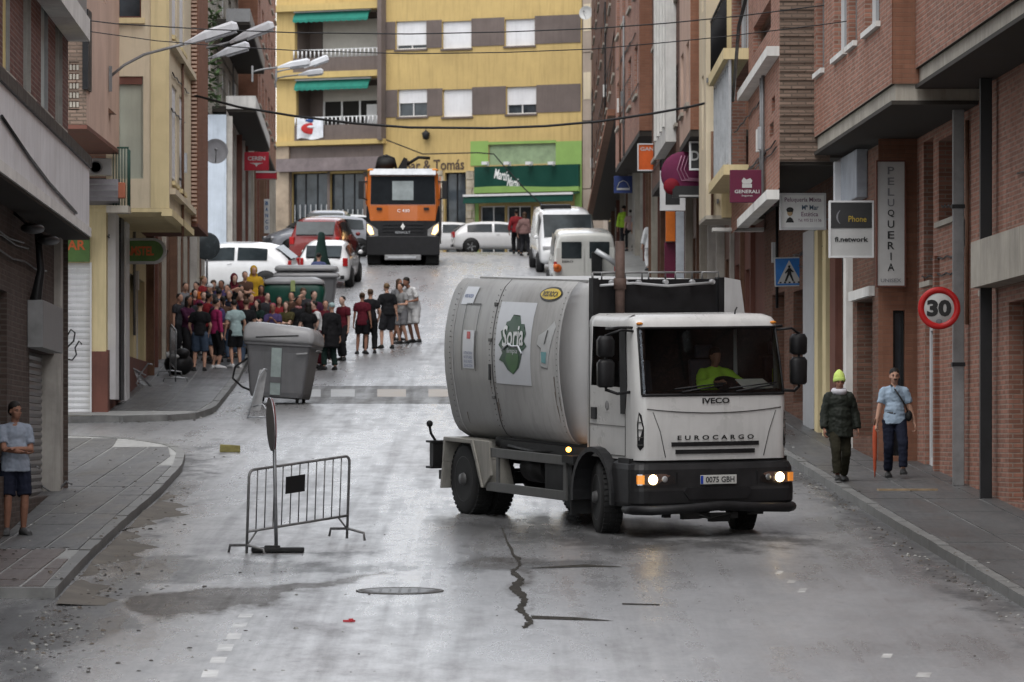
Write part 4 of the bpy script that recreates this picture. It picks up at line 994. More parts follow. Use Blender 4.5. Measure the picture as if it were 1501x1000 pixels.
# tan panelled strip at its right
Tn, off = bld('narrow tan panelled house between the yellow block and the brown brick', (3.7, 236, gz(236)))
tf = Face((XP(854,236.5), 236.5), (XP(884,235.5), 235.5), (0,100,0))
for k in range(4):
    z0 = ZP(376,236)+k*3.15; b = MB(); boxon(tf, 0, tf.L, z0, z0+3.11, -.3, 0, b); b.build('facade_panel', M('tan_panel', (.34,.28,.23), .8, .15, 1, streak=.3), Tn, off=off)
for k in range(3):
    z0 = ZP(145,236)+k*3.15*1.0; b = MB(); boxon(tf, .08, .55, z0, z0+1.25, 0, .02, b); b.build('window_panel', m_cream, Tn, off=off)
slab(Tn, off, [(3.3,236.9),(4.5,236.9),(4.5,245),(3.3,245)], 7, 21.5, m_taupe, 'core')
# ================================================================ the white refuse lorry
random.seed(21)
m_tw = M('lorry_white', (.50,.50,.49), .32, .09, 1.5, streak=.22, bmp=.02, spec=.5, coat=.25, fine=6)
m_tb = M('body_grey_white', (.31,.31,.305), .45, .13, .9, streak=.4, bmp=.04, fine=8)
m_tbl = M('body_pale_panel', (.40,.40,.40), .45, .08, 1.2, streak=.2)
m_pl = M('black_plastic', (.012,.012,.013), .5, .3, 5, bmp=.15)
m_pld = M('dark_grey_plastic', (.017,.017,.018), .45, .25, 4, streak=.3)
m_ch = M('chassis_paint', (.012,.012,.012), .6, .4, 4, bmp=.3)
m_gd = M('guard_rail_grey', (.08,.08,.077), .5, .3, 3, streak=.4)
m_mud = M('mudguard_beige', (.24,.23,.205), .55, .2, 2, streak=.6)
m_seat = M('seat_fabric', (.05,.05,.06), .9)
m_gcl = clear('windscreen_glass', (.72,.76,.76)); m_gcl2 = clear('lens_glass', (.95,.95,.95))
m_rim = M('dusty_rim', (.10,.10,.10), .5, .3, 5, metal=.3)
m_blet = M('black_letter', (.02,.02,.02), .4, bmp=0)
m_lamp = M('headlamp_glow', (1,.9,.75), .3, bmp=0, emit=((1.0,.72,.36), 3.2))
m_amber = M('amber_glow', (1,.4,.05), .3, bmp=0, emit=((1.0,.33,.06), .16))
m_ambd = M('amber_lens', (.55,.2,.03), .2, bmp=0)
m_chrome = M('chrome', (.6,.6,.6), .12, metal=1, bmp=0)
m_skin = M('skin', (.42,.24,.17), .55, .12, 20, bmp=.05); m_skin2 = M('tanned_skin', (.24,.12,.08), .55, .12, 20, bmp=.05)
th = math.radians(23.5)
FX, FY = 2.19, 68.9                     # ground point under the front axle
s0 = (gz(72)-gz(67))/5
Fw = Vector((math.sin(th), -math.cos(th), -math.cos(th)*s0)).normalized()
Rt = Vector((-math.cos(th), -math.sin(th), -math.sin(th)*s0)).normalized()
Up = Rt.cross(Fw).normalized()
if Up.z < 0: Up = -Up
TM = Matrix(((Rt.x,Fw.x,Up.x,FX),(Rt.y,Fw.y,Up.y,FY),(Rt.z,Fw.z,Up.z,gz(FY)),(0,0,0,1)))
TR = thing('refuse_lorry', 'white refuse lorry with lit headlamps turning in the middle of the road', 'lorry', mat=TM)
def wheel(parent, c, r=.5, w=.3, steer=0, dual=False, rimd=.07, nm='wheel'):
    rt = Matrix.Rotation(steer, 4, 'Z'); c = Vector(c); sx = 1 if c.x > 0 else -1
    ax = rt @ Vector((sx,0,0))
    prof = [(r*.62,-w/2),(r*.9,-w/2),(r*.98,-w/2+.03),(r,-w/4),(r,w/4),(r*.98,w/2-.03),(r*.9,w/2),(r*.62,w/2)]
    mb = MB(); mb.lathe(prof, c, ax, 32)
    a,b = frame(ax)
    for k in range(40):       # tread blocks
        t = 2*math.pi*k/40; d = a*math.cos(t)+b*math.sin(t); tg = ax.cross(d)
        for s in (-.3, 0, .3):
            mb.obox(c+d*(r-.01)+ax*(s*w-.035)-tg*.022, ax*.07, tg*.05, d*.022)
    wh = mb.build(nm, m_rub, parent)
    mb = MB(); h = -rimd if not dual else .02
    mb.lathe([(.001,w/2-rimd+.02),(r*.2,w/2-rimd+.02),(r*.22,w/2-rimd-.02),(r*.5,w/2-rimd-.03),(r*.58,w/2-.02),(r*.63,w/2+.005),(r*.63,-w/2)], c, ax, 24)
    mb.lathe([(.001,w/2+.05),(r*.14,w/2+.05),(r*.2,w/2-.02),(r*.2,-w/4)], c, ax, 16)
    for k in range(8):
        t = 2*math.pi*k/8; d = a*math.cos(t)+b*math.sin(t); p = c+d*r*.33+ax*(w/2-rimd-.02); mb.cyl(p, p+ax*.05, .018, n=6)
    mb.build('rim', m_rim, wh)
    return wh
ST = math.radians(-14)
RW = -4.6
wheel(TR, (1.0,0,.48), .49, .29, ST); wheel(TR, (-1.0,0,.48), .49, .29, ST)
for sx in (1,-1):
    wheel(TR, (sx*1.0,RW,.5), .51, .27, 0, True, rimd=.16); wheel(TR, (sx*.68,RW,.5), .51, .27, 0, True)
mb = MB()
for sx in (.42,-.42): mb.box((sx-.05,-5.6,.72),(sx+.05,1.0,.98))
for y in (-5.2,-3.6,-2.4,-1.2,.3): mb.box((-.45,y-.06,.76),(.45,y+.06,.94))
mb.cyl((-.95,RW,.5),(.95,RW,.5),.09); mb.cyl((-.95,0,.48),(.95,0,.48),.07); mb.ell((0,RW,.5),(.22,.24,.22)); mb.tube([(0,RW,.5),(0,-2.4,.62),(0,-.6,.75)],.05)
mb.build('chassis', m_ch, TR)
mb = MB()
mb.box((.5,-2.1,.45),(.98,-1.2,.95)); mb.cyl((.75,-3.0,.75),(.75,-2.3,.75),.22,n=16); mb.box((-.98,-2.9,.45),(-.5,-1.3,1.0)); mb.box((.5,-3.6,.85),(1.0,-.7,1.1)); mb.tube([(1.0,-3.3,1.02),(1.02,-2.4,.98),(.95,-1.5,1.03)],.03)
mb.box((-.9,-4.0,1.0),(.9,-.8,1.16))
mb.build('underbody_equipment', m_ch, TR)
# ---- body: barrel sided box
SEC = [(1.08,.82),(1.14,.95),(1.30,1.06),(1.6,1.13),(1.95,1.19),(2.3,1.21),(2.6,1.195),(2.9,1.14),(3.12,1.07),(3.28,.99),(3.345,.9)]
def bw(z):
    if z <= SEC[0][0]: return SEC[0][1]
    for (a,b),(c,d) in zip(SEC, SEC[1:]):
        if a <= z <= c: t = (z-a)/(c-a); return lerp(b, d, t)
    return SEC[-1][1]
def secpts(y, sc=1.0, grow=0):
    zs = [lerp(1.08, 3.345, k/22) for k in range(23)]
    def smooth(z): return (bw(z-.06)+bw(z)+bw(z+.06))/3 if 1.2 < z < 3.25 else bw(z)
    r = [(smooth(z)*sc+grow, y, z) for z in zs]
    return r + [(-x, y_, z) for x, y_, z in r[::-1]]
YF0, YF1, YR = -.66, -1.12, -5.22
mb = MB(); R = [secpts(YR-.0, .93), secpts(YR+.08), secpts(-3.0), secpts(YF1)]
flat = [(.90 if z < 3.3 else .86, YF0, z) for x,y,z in secpts(0)[:23]]
mb.rings(R, smooth=True); mb.build('compactor_body', m_tb, TR)
mb = MB(); A = secpts(YF1+.004, .999); B = flat+[(-x,y,z) for x,y,z in flat[::-1]]
mb.rings([A,B], smooth=True); mb.build('front_chamfer', m_tbl, TR)
for y, dz in ((-3.42,.0),(YF1-.03,0),(-4.85,0)):
    mb = MB(); mb.rings([secpts(y, 1, .006), secpts(y+.012, 1, .006)], smooth=True); mb.build('panel_seam', m_pld if y == -3.42 else m_tbl, TR)
mb = MB(); mb.box((-.92,-.66,1.0),(.92,-.55,3.38)); mb.build('front_frame', m_pl, TR)
mb = MB(); mb.box((-.98,-.64,1.0),(-.9,-.50,3.4)); mb.box((.9,-.64,1.0),(.98,-.50,3.4)); mb.build('frame_post', m_pl, TR)
mb = MB(); mb.prism([(-.98,-.5,2.7),(-1.32,-.5,2.7),(-1.22,-.5,3.36),(-.98,-.5,3.4)], (0,-.2,0)); mb.build('side_panel', m_tbl, TR)
mb = MB(); mb.box((-.9,YF0-3.9,3.34),(.9,YF0-.2,3.37)); mb.build('roof_plate', m_tb, TR)
# rails and hoses on top of the hopper
mb = MB()
for x in (.8,.45,.1,-.3,-.7): mb.tube([(x,-.62,3.36),(x,-.62,3.47),(x-.25,-.62,3.47),(x-.25,-.62,3.36)], .014)
mb.tube([(.9,-.7,3.47),(-.98,-.7,3.47)], .016); mb.tube([(.9,-.7,3.36),(.9,-.7,3.47)], .016)
mb.build('top_rail', m_gr, TR)
mb = MB()
for x in (.7,.5,.3,-.1,-.5,-.8): mb.cyl((x,-.56,3.34),(x,-.48,3.34),.035,n=8)
mb.tube([(.88,-.5,3.3),(.4,-.47,3.33),(-.1,-.46,3.29),(-.8,-.48,3.33)],.02)
mb.build('hydraulic_hose', m_grl, TR)
m_rust = M('rusty_pipe', (.09,.06,.05), .7, .4, 5)
mb = MB(); mb.cyl((.62,-.42,2.6),(.62,-.42,3.9),.065,n=12); mb.cyl((.62,-.42,3.25),(.62,-.42,3.4),.085,n=12); mb.build('exhaust_stack', m_rust, TR)
# surface mapping on the truck's right flank
def flank(yc, zc):
    def fn(a, b, d):
        z = zc+b; x = (bw(z-.06)+bw(z)+bw(z+.06))/3; return Vector((x+.006+d, yc+a, z))
    return fn
def decal(pts, yc, zc, mat, d=0.0, nm='sticker', parent=TR, k=8):
    mb = MB(); f = flank(yc, zc); out = []
    n = len(pts)
    # fan of fine strips: triangulate outline in 2-D then bend
    bm = bmesh.new(); vs = [bm.verts.new((a,b,0)) for a,b in pts]; bm.faces.new(vs)
    bmesh.ops.triangulate(bm, faces=bm.faces); bmesh.ops.subdivide_edges(bm, edges=bm.edges, cuts=5, use_grid_fill=True); bmesh.ops.triangulate(bm, faces=bm.faces)
    bm.verts.index_update()
    mb.add([f(v.co.x, v.co.y, d) for v in bm.verts], [tuple(v.index for v in fc.verts) for fc in bm.faces], True); bm.free()
    return mb.build(nm, mat, parent, recalc=False)
m_poster = M('poster_white', (.50,.52,.55), .35, .06, 3, bmp=0); m_leafd = M('leaf_dark', (.018,.06,.03), .4, .2, 6, bmp=0); m_leafg = M('leaf_green', (.035,.11,.03), .4, .3, 6, bmp=0)
YP, ZPz = -2.68, 2.48
po = decal([(-.62,-.58),(.60,-.58),(.60,.56),(-.62,.56)], YP, ZPz, m_poster, nm='poster')
leaf = [(a*1.25,b) for a,b in [(0,-.44),(.17,-.34),(.25,-.2),(.27,-.1),(.40,-.02),(.30,.06),(.36,.16),(.27,.19),(.28,.3),(.18,.3),(.12,.42),(.02,.36),(-.08,.43),(-.15,.34),(-.25,.32),(-.27,.22),(-.38,.18),(-.33,.08),(-.42,-.02),(-.34,-.08),(-.3,-.14),(-.40,-.24),(-.28,-.27),(-.16,-.38)]]
decal([(a*.95,b*.95) for a,b in leaf], YP, ZPz-.02, m_leafd, .003, 'leaf_emblem', po)
decal([(0,-.40),(.15,-.31),(.22,-.2),(.2,-.12),(-.0,-.04),(-.2,-.12),(-.25,-.2),(-.14,-.33)], YP, ZPz-.03, m_leafg, .006, 'leaf_emblem', po)
f_ = flank(YP, ZPz+.10)
text_obj('Soria', .3, lambda a,b,d: f_(a, b+a*.05, .010), M('poster_print', (.6,.62,.62), .4, bmp=0), po, width=.72, bold=.02)
f2 = flank(YP, ZPz-.12)
text_obj('limpia', .09, lambda a,b,d: f2(a, b, .010), m_poster, po, width=.36)
mb = MB(); mb.tube([f2(-.34,.02,.012), f2(-.15,.1,.012), f2(.0,.07,.012), f2(.2,.08,.012), f2(.33,-.02,.012)], .014, 5); mb.build('flourish', m_poster, po)
# oval yellow badge
m_yb = M('yellow_badge', (.5,.36,.04), .4, bmp=0)
ov = [(.34*math.cos(t), .068*math.sin(t)*(1.1 if abs(math.cos(t))<.7 else 1)) for t in (2*math.pi*k/20 for k in range(20))]
f3z = 3.17
decal([(a*1.12,b*1.3) for a,b in ov], -1.72, f3z, m_blet, .004, 'badge_rim'); ba = decal(ov, -1.72, f3z, m_yb, .010, 'badge')
f3 = flank(-1.72, f3z); text_obj('ROS ROCA', .075, lambda a,b,d: f3(a,b,.014), m_blet, ba, width=.5, bold=.03)
st = decal([(-.22,-.12),(.2,-.12),(.24,.13),(-.2,.13)], -4.5, 3.1, m_poster, .004, 'sticker')
f4 = flank(-4.5, 3.1); text_obj('ROS ROCA', .05, lambda a,b,d: f4(a,b,.009), M('blue_letter', (.06,.1,.25), .4, bmp=0), st, width=.3, bold=.02)
# framed hatch with notices
mb = MB()
for a0,a1,b0,b1 in ((-.26,.26,.48,.50),(-.26,-.24,-.45,.5),(.24,.26,-.45,.5)): 
    pts = [(a0,b0),(a1,b0),(a1,b1),(a0,b1)]; decal(pts, -4.25, 2.5, m_gd, .004, 'hatch_frame')
n1 = decal([(-.2,-.42),(.2,-.42),(.2,.12),(-.2,.12)], -4.25, 2.5, m_poster, .004, 'notice')
decal([(-.06,.0),(.06,.0),(.06,.1),(-.06,.1)], -4.25, 2.5, M('red_mark', (.45,.04,.04), .4, bmp=0), .009, 'red_mark', n1)
f5 = flank(-4.25, 2.3)
for k in range(4): text_obj(('ATENCION','NO SITUARSE','EN EL RADIO','DE ACCION')[k], .04, lambda a,b,d,k=k: f5(a,b-.06*k,.009), MATS['blue_letter'], n1, width=.3)
# faded sticker: dancer mark
m_fade = M('faded_sticker', (.40,.41,.41), .4, .1, 5, bmp=0)
fs = decal([(-.1,-.3),(.12,-.32),(.2,-.05),(.34,.25),(.27,.33),(.05,.2),(-.2,.12),(-.24,.0),(-.1,-.05)], -1.62, 2.48, m_fade, .004, 'sticker')
decal([(-.06,-.24),(.08,-.26),(.1,-.1),(-.08,-.1)], -1.62, 2.48, M('teal_mark', (.12,.3,.32), .4, bmp=0), .009, 'teal_mark', fs)
decal([(.0,.0),(.05,.02),(.12,.2),(.08,.2)], -1.62, 2.48, m_gd, .009, 'mark', fs)
mb = MB(); mb.cbox((bw(2.05)+.012,-3.5,2.05),(.02,.05,.22)); mb.build('latch', m_pl, TR)
# rivets and hinges along the body seams, bleed streaks of rust below them
m = MB()
for y in (-3.50,-3.33,-1.2,-4.93):
    for k in range(26):
        z = lerp(1.3,3.2,k/25); p = flank(y,z)(0,0,0); m.ell(p,(.006,.009,.009),6,4)
m.build('rivet_row', m_gd, TR, kind='stuff')
for z in (1.7,2.5,3.0):
    m = MB(); p = flank(-3.47,z)(0,0,.006); m.cbox(p,(.02,.10,.045)); m.build('hinge', m_gd, TR, bevel=.004)
m_rs = M('rust_run', (.14,.10,.075), .8, .4, 9, spec=.1)
random.seed(4)
for k in range(9):
    y0 = random.choice((-3.50,-3.33,-1.25,-2.2,-4.6))+random.uniform(-.08,.08); z0 = random.uniform(1.45,2.1); l = random.uniform(.1,.32); w0 = random.uniform(.006,.014)
    decal([(-w0,0),(w0,0),(w0*.4,-l),(-w0*.3,-l)], y0, z0, m_rs, .002, 'rust_run')
# ---- rear mudguard, side guard, rear bracket
mb = MB()
prof = [(-.68,.34),(-.60,.72),(-.55,1.08),(.50,1.08),(.66,.8),(.86,.42)]
o_, i_ = prof, [(-.62,.34),(-.54,.72),(-.49,1.02),(.44,1.02),(.6,.77),(.8,.42)]
for sx in (1,-1):
    mb = MB()
    for k in range(5):
        a,b,c,d = o_[k],o_[k+1],i_[k+1],i_[k]; X0 = sx*.72
        mb.prism([(X0,RW+a[0],a[1]),(X0,RW+b[0],b[1]),(X0,RW+c[0],c[1]),(X0,RW+d[0],d[1])], (sx*.5,0,0))
    mb.prism([(sx*1.2,RW+.3,1.08),(sx*1.2,RW+.5,1.08),(sx*1.2,RW+1.05,1.08),(sx*1.2,RW+1.1,.6),(sx*1.2,RW+.85,.42),(sx*1.2,RW+.62,.8)], (-sx*.05,0,0))
    mb.build('rear_mudguard', m_mud, TR, bevel=.01)
mb = MB()
for sx in (1,-1):
    X = sx*1.16; y0, y1 = RW+1.0, -.95
    mb.box((X-.02,y0,.86),(X+.02,y1,.99)); mb.box((X-.02,y0-.1,.38),(X+.02,y1,.51)); mb.box((X-.019,y1-.1,.40),(X+.019,y1-.001,.97)); mb.box((X-.018,y0+.25,.40),(X+.018,y0+.33,.97))
mb.build('side_guard', m_gd, TR, bevel=.008)
mb = MB(); mb.box((.35,-5.75,.62),(1.18,-5.62,.98)); mb.box((.3,-5.8,.60),(1.22,-5.6,.63)); mb.box((.3,-5.8,.97),(1.22,-5.6,1.0)); mb.box((-1.1,-5.6,.45),(1.1,-5.5,.58)); mb.box((.5,-5.6,.7),(.7,-5.0,.9)); mb.build('rear_underrun', m_ch, TR)
mb = MB(); mb.tube([(1.1,-5.7,.98),(1.16,-5.75,1.1),(1.18,-5.75,1.2)],.02); mb.ell((1.18,-5.75,1.24),(.05,.04,.05)); mb.build('rear_lever', m_ch, TR)
mb = MB(); mb.ell((1.18,-.86,1.08),(.035,.04,.035)); mb.build('side_marker', M('marker_glow', (1,.4,.05), .3, bmp=0, emit=((1.0,.40,.05), 3.0)), TR)
# ---- cab shell with real window openings
HW = 1.1; RC = .16
def yfront(z):
    if z <= 1.9: return 1.21+.02*math.sin((z-1.0)/.9*math.pi)
    return lerp(1.21, .97, ((z-1.9)/1.0)**1.15)
def ring(z, ins=0.0, top=0):
    hw = HW-ins-(.03*max(0,(z-2.0))/.8); yf = yfront(z)-ins; yb = -.42+ins*.3; r = RC
    pts = []
    side = [yb, -.30, -.02, .30, .62, .78, yf-r]
    for y in side: pts.append((hw, y))
    for k in range(1,5): a = k/5*math.pi/2; pts.append((hw-r+r*math.cos(a), yf-r+r*math.sin(a)))
    fr = [1,.72,.44,.15,-.15,-.44,-.72,-1]
    for f in fr: pts.append(((hw-r)*f, yf+.045*(1-f*f)))
    for k in range(1,5): a = math.pi/2+k/5*math.pi/2; pts.append((-hw+r+r*math.cos(a), yf-r+r*math.sin(a)))
    for y in side[::-1]: pts.append((-hw, y))
    return [Vector((x,y,z)) for x,y in pts]
ZS = [1.02,1.2,1.45,1.70,1.88,1.97,2.35,2.76,2.83,2.89,2.93]
INS = [0,0,0,0,0,0,0,0,.0,.03,.12]
RG = [ring(z,i) for z,i in zip(ZS,INS)]
nR = len(RG[0])   # indices: 0-6 side R, 7-10 corner, 11-18 front, 19-22 corner, 23-29 side L
def holed(k, i):
    zlo = ZS[k]
    ws = 4 <= k <= 6 and 9 <= i <= 19 and k >= 4     # windscreen (1.90-2.72) spans the corners
    sd = 5 <= k <= 6 and (1 <= i <= 4 or 24 <= i <= 27)
    return ws or sd
mb = MB(); vs = [v for r in RG for v in r]; fs = []
for k in range(len(RG)-1):
    for i in range(nR):
        j = (i+1) % nR
        if i == nR-1 and False: continue
        if holed(k, i): continue
        if i == nR-1 and 5 <= k <= 6: pass
        fs.append((k*nR+i, k*nR+j, (k+1)*nR+j, (k+1)*nR+i))
fs.append(tuple((len(RG)-1)*nR+i for i in range(nR)))
# crowned roof over the last ring
mb.add(vs, fs, True); cab = mb.build('cab', m_tw, TR)
def panel(idx, ks, d, mat, nm, parent=TR, kind=None):
    mb = MB(); R = []
    for k in ks:
        row = []
        for i in idx:
            p = RG[k][i]; q = RG[k][(i+1)%nR]-RG[k][(i-1)%nR]; n = Vector((q.y,-q.x,0)).normalized()
            c = Vector((0,.4,p.z)); n = n if n.dot(p-c) > 0 else -n
            row.append(p+n*d)
        R.append(row)
    vs = [v for r in R for v in r]; n = len(idx)
    mb.add(vs, [(a*n+b, a*n+b+1, (a+1)*n+b+1, (a+1)*n+b) for a in range(len(ks)-1) for b in range(n-1)], True)
    return mb.build(nm, mat, parent, recalc=False)
ws = panel(range(9,21), (4,5,6,7), -.006, m_gcl, 'windscreen')
sealR = MB()
def edge(path, r=.014): sealR.tube(path, r, 5)
out = lambda k,i: RG[k][i]+(RG[k][i]-Vector((0,.4,RG[k][i].z))).normalized()*.004
edge([out(4,i) for i in range(9,21)], .02); edge([out(7,i) for i in range(9,21)], .018); edge([out(k,9) for k in (4,5,6,7)], .016); edge([out(k,20) for k in (4,5,6,7)], .016)
sealR.build('windscreen_seal', m_pl, TR)
panel(range(1,6), (5,6,7), -.01, m_gcl, 'side_window'); panel(range(24,29), (5,6,7), -.01, m_gcl, 'side_window')
# cab interior
mb = MB(); mb.box((-1.05,-.40,1.05),(1.05,-.36,2.85)); mb.box((-1.05,-.38,1.0),(1.05,1.1,1.05)); mb.build('cab_back_wall', m_pl, TR)
mb = MB(); mb.prism([(-1.02,1.16,1.3),(-1.02,1.16,1.90),(-1.02,1.05,1.93),(-1.02,.72,1.86),(-1.02,.65,1.3)], (2.04,0,0)); mb.build('dashboard', m_pl, TR, bevel=.02)
mb = MB(); mb.lathe([(.19,-.012),(.215,-.012),(.215,.012),(.19,.012)], (-.52,.60,1.98), (0,.55,1), 20); mb.cyl((-.52,.60,1.98),(-.52,.85,1.75),.03); mb.cyl((-.7,.6,1.98),(-.34,.6,1.98),.012); mb.build('steering_wheel', m_pl, TR)
for x in (-.52,.52):
    mb = MB(); mb.box((x-.24,-.05,1.4),(x+.24,.42,1.55)); mb.prism([(x-.23,-.1,1.5),(x-.23,.02,1.5),(x-.23,-.14,2.3),(x-.23,-.24,2.3)], (.46,0,0)); mb.box((x-.13,-.24,2.32),(x+.13,-.16,2.5)); mb.build('seat', m_seat, TR, bevel=.03)
mb = MB(); mb.prism([(-.95,1.06,1.95),(-.50,1.08,1.95),(-.46,.90,2.06),(-.88,.88,2.06)], (0,0,.006)); mb.build('paper_sheet', M('paper', (.75,.73,.65), .7, bmp=0), TR)
# door panels, seams, handle, steps, air vents
mb = MB()
for sx in (1,-1):
    X = sx*(HW+.004)
    for (ya,za,yb_,zb) in ((-.36,1.06,-.35,2.75),(.80,1.06,.80,2.0)): mb.box((min(X,X+sx*.004),ya,za),(max(X,X+sx*.004),yb_+ .012,zb))
    mb.box((min(X,X+sx*.004),-.36,1.45),(max(X,X+sx*.004),.8,1.458)); mb.box((min(X,X+sx*.004),-.36,1.06),(max(X,X+sx*.004),.8,1.07))
mb.build('door_seam', m_gd, TR)
for sx in (1,-1):
    X = sx*HW; mb = MB(); mb.box((min(X,X+sx*.03),-.26,1.52),(max(X,X+sx*.03),-.10,1.68)); mb.build('door_handle', m_pl, TR, bevel=.01)
    mb = MB(); X = sx*(HW-.0); mb.prism([(X,.66,1.62),(X,.80,1.62),(X,.86,2.0),(X,.80,2.74),(X,.62,2.74)], (sx*.012,0,0)); mb.build('window_pillar', m_pl, TR)
    # corner air deflector slot
    p = [RG[1][8 if sx > 0 else 21], RG[3][8 if sx > 0 else 21]]
    mb = MB()
    for z0_, z1_, w_ in ((1.16,1.62,.055),):
        c = Vector((sx*(HW-.06), yfront(1.4)-.075, 0)); n = Vector((sx*.75,.66,0)); t = Vector((-n.y*sx, n.x*sx, 0))*sx
        q = [(0,1.15),(.05,1.2),(.055,1.45),(.02,1.62),(-.02,1.66),(-.045,1.5),(-.04,1.2)]
        mb.prism([c+t*a+Vector((0,0,z))-n*.02 for a,z in q], n*.045)
    mb.build('air_vent', m_pl, TR)
    for k in range(4):
        mb = MB(); c2 = c+n*.03; mb.obox(c2-t*.04+Vector((0,0,1.22+.1*k)), t*.08, n*.01, Vector((0,0,.012))); mb.build('vent_rib', m_gd, TR)
# emblem on the door
m_grt = M('grey_print', (.2,.2,.2), .5, bmp=0)
mb = MB(); mb.lathe([(.05,0),(.062,0),(.062,.002),(.05,.002)], (HW+.004,.22,1.72), (1,0,0), 20); mb.ell((HW+.005,.22,1.72),(.003,.02,.035),8,6); mb.build('door_emblem', m_grt, TR)
text_obj('AYUNTAMIENTO', .02, planemap((HW+.006,.22,1.62),(0,-1,0) if False else (0,1,0),(0,0,1)), m_grt, TR, width=.2)
# grille slots and lettering on the front
for z, hw_ in ((1.23,.64),(1.13,.58)):
    mb = MB(); n = 12
    top = [Vector((lerp(-hw_,hw_,k/n), yfront(z)+.048*(1-(lerp(-hw_,hw_,k/n)/.94)**2)+.012, z+.028)) for k in range(n+1)]
    R = [[v, v+Vector((0,0,-.056)), v+Vector((0,-.05,-.056)), v+Vector((0,-.05,0))] for v in top]
    mb.rings(R, smooth=False); mb.build('grille_slot', m_pl, TR)
frm = lambda zc: (lambda a,b,d: Vector((-a, yfront(zc+b)+.047*(1-(a/.94)**2)+.008+d, zc+b)))
text_obj('IVECO', .075, frm(1.80), m_blet, TR, width=.40, bold=.035)
text_obj('EUROCARGO', .062, frm(1.315), m_blet, TR, width=1.12, bold=.03, space=1.7)
for zc, sag in ((1.70,.0),):
    mb = MB(); mb.tube([frm(zc-.06*(1-(a/.98)**2))(a,0,-.004) for a in (lerp(-.98,.98,k/14) for k in range(15))], .007, 4); mb.build('bonnet_seam', m_gd, TR)
for sx in (1,-1):
    mb = MB(); mb.tube([frm(1.66)(-sx*.90,0,-.004), frm(1.4)(-sx*.80,0,-.004), frm(1.06)(-sx*.72,0,-.004)], .006, 4); mb.build('bonnet_seam', m_gd, TR)
# wipers
mb = MB()
for x0_,x1_ in ((.5,-.1),(-.3,-.85)): mb.tube([(x0_,1.27,1.92),(x1_,1.27,2.0)], .012); mb.tube([(x0_+.1,1.265,1.96),(x1_-.05,1.262,2.03)], .01)
mb.build('wiper', m_pl, TR)
# sun visor line, roof markers, aerial
for sx in (1,-1):
    mb = MB(); mb.ell((sx*.98,.98,2.82),(.05,.03,.022)); mb.build('marker_lamp', m_ambd, TR)
mb = MB(); mb.tube([(-.5,.8,2.9),(-.52,.78,2.98),(-.56,.75,3.02)],.01); mb.build('aerial', m_pl, TR)
# bumper
BW = 1.2
def bring(z, hw, yf, yb=.55, r=.2):
    pts = []
    for y in (yb, (yb+yf-r)/2, yf-r): pts.append((hw,y))
    for k in range(1,5): a = k/5*math.pi/2; pts.append((hw-r+r*math.cos(a), yf-r+r*math.sin(a)))
    for f in (1,.6,.2,-.2,-.6,-1): pts.append(((hw-r)*f, yf+.03*(1-f*f)))
    for k in range(1,5): a = math.pi/2+k/5*math.pi/2; pts.append((-hw+r+r*math.cos(a), yf-r+r*math.sin(a)))
    for y in (yf-r,(yb+yf-r)/2,yb): pts.append((-hw,y))
    return [(x,y,z) for x,y in pts]
mb = MB(); mb.rings([bring(.40,BW-.03,1.26), bring(.46,BW,1.30), bring(.62,BW,1.31), bring(.66,BW,1.30), bring(.90,BW-.01,1.28), bring(.97,BW-.03,1.24), bring(1.02,BW-.12,1.14)], smooth=False)
mb.build('bumper', m_pld, TR, bevel=.01)
mb = MB(); mb.box((-.98,1.0,.98),(.98,1.19,1.03)); mb.build('lower_grille', m_pl, TR)
mb = MB(); mb.prism([(-.5,1.345,.60),(-.42,1.345,.5),(.42,1.345,.5),(.5,1.345,.60),(.46,1.345,.66),(-.46,1.345,.66)], (0,-.03,0)); mb.build('bumper_opening', m_pl, TR)
mb = MB(); mb.tube([(1.14,.9,.37),(1.16,1.2,.37),(1.0,1.40,.37),(.5,1.46,.39),(0,1.46,.42),(-.5,1.46,.39),(-1.0,1.40,.37),(-1.16,1.2,.37),(-1.14,.9,.37)], .065, 10); mb.build('lower_bar', m_pl, TR)
mb = MB()
for k in range(14):
    x = random.uniform(-.7,.7); z = random.uniform(.25,.36); mb.cbox((x,1.2+random.uniform(-.1,.1),z),(random.uniform(.08,.3),.1,random.uniform(.05,.12)))
mb.tube([(.4,1.3,.33),(.1,1.32,.24),(-.2,1.3,.3)],.015); mb.build('underrun_bracket', m_ch, TR)
# number plate
m_plate = M('plate_white', (.45,.45,.43), .4, .1, 10, bmp=0)
mb = MB(); mb.cbox((0,1.352,.76),(.53,.014,.12)); pt = mb.build('number_plate', m_plate, TR, bevel=.004)
mb = MB(); mb.cbox((.245,1.361,.76),(.038,.004,.108)); mb.build('plate_band', M('plate_blue', (.02,.05,.3), .4, bmp=0), pt)
text_obj('0075 GBH', .078, lambda a,b,d: Vector((-a-.02, 1.3605+d*.5, .76+b)), m_blet, pt, width=.42, bold=.02)
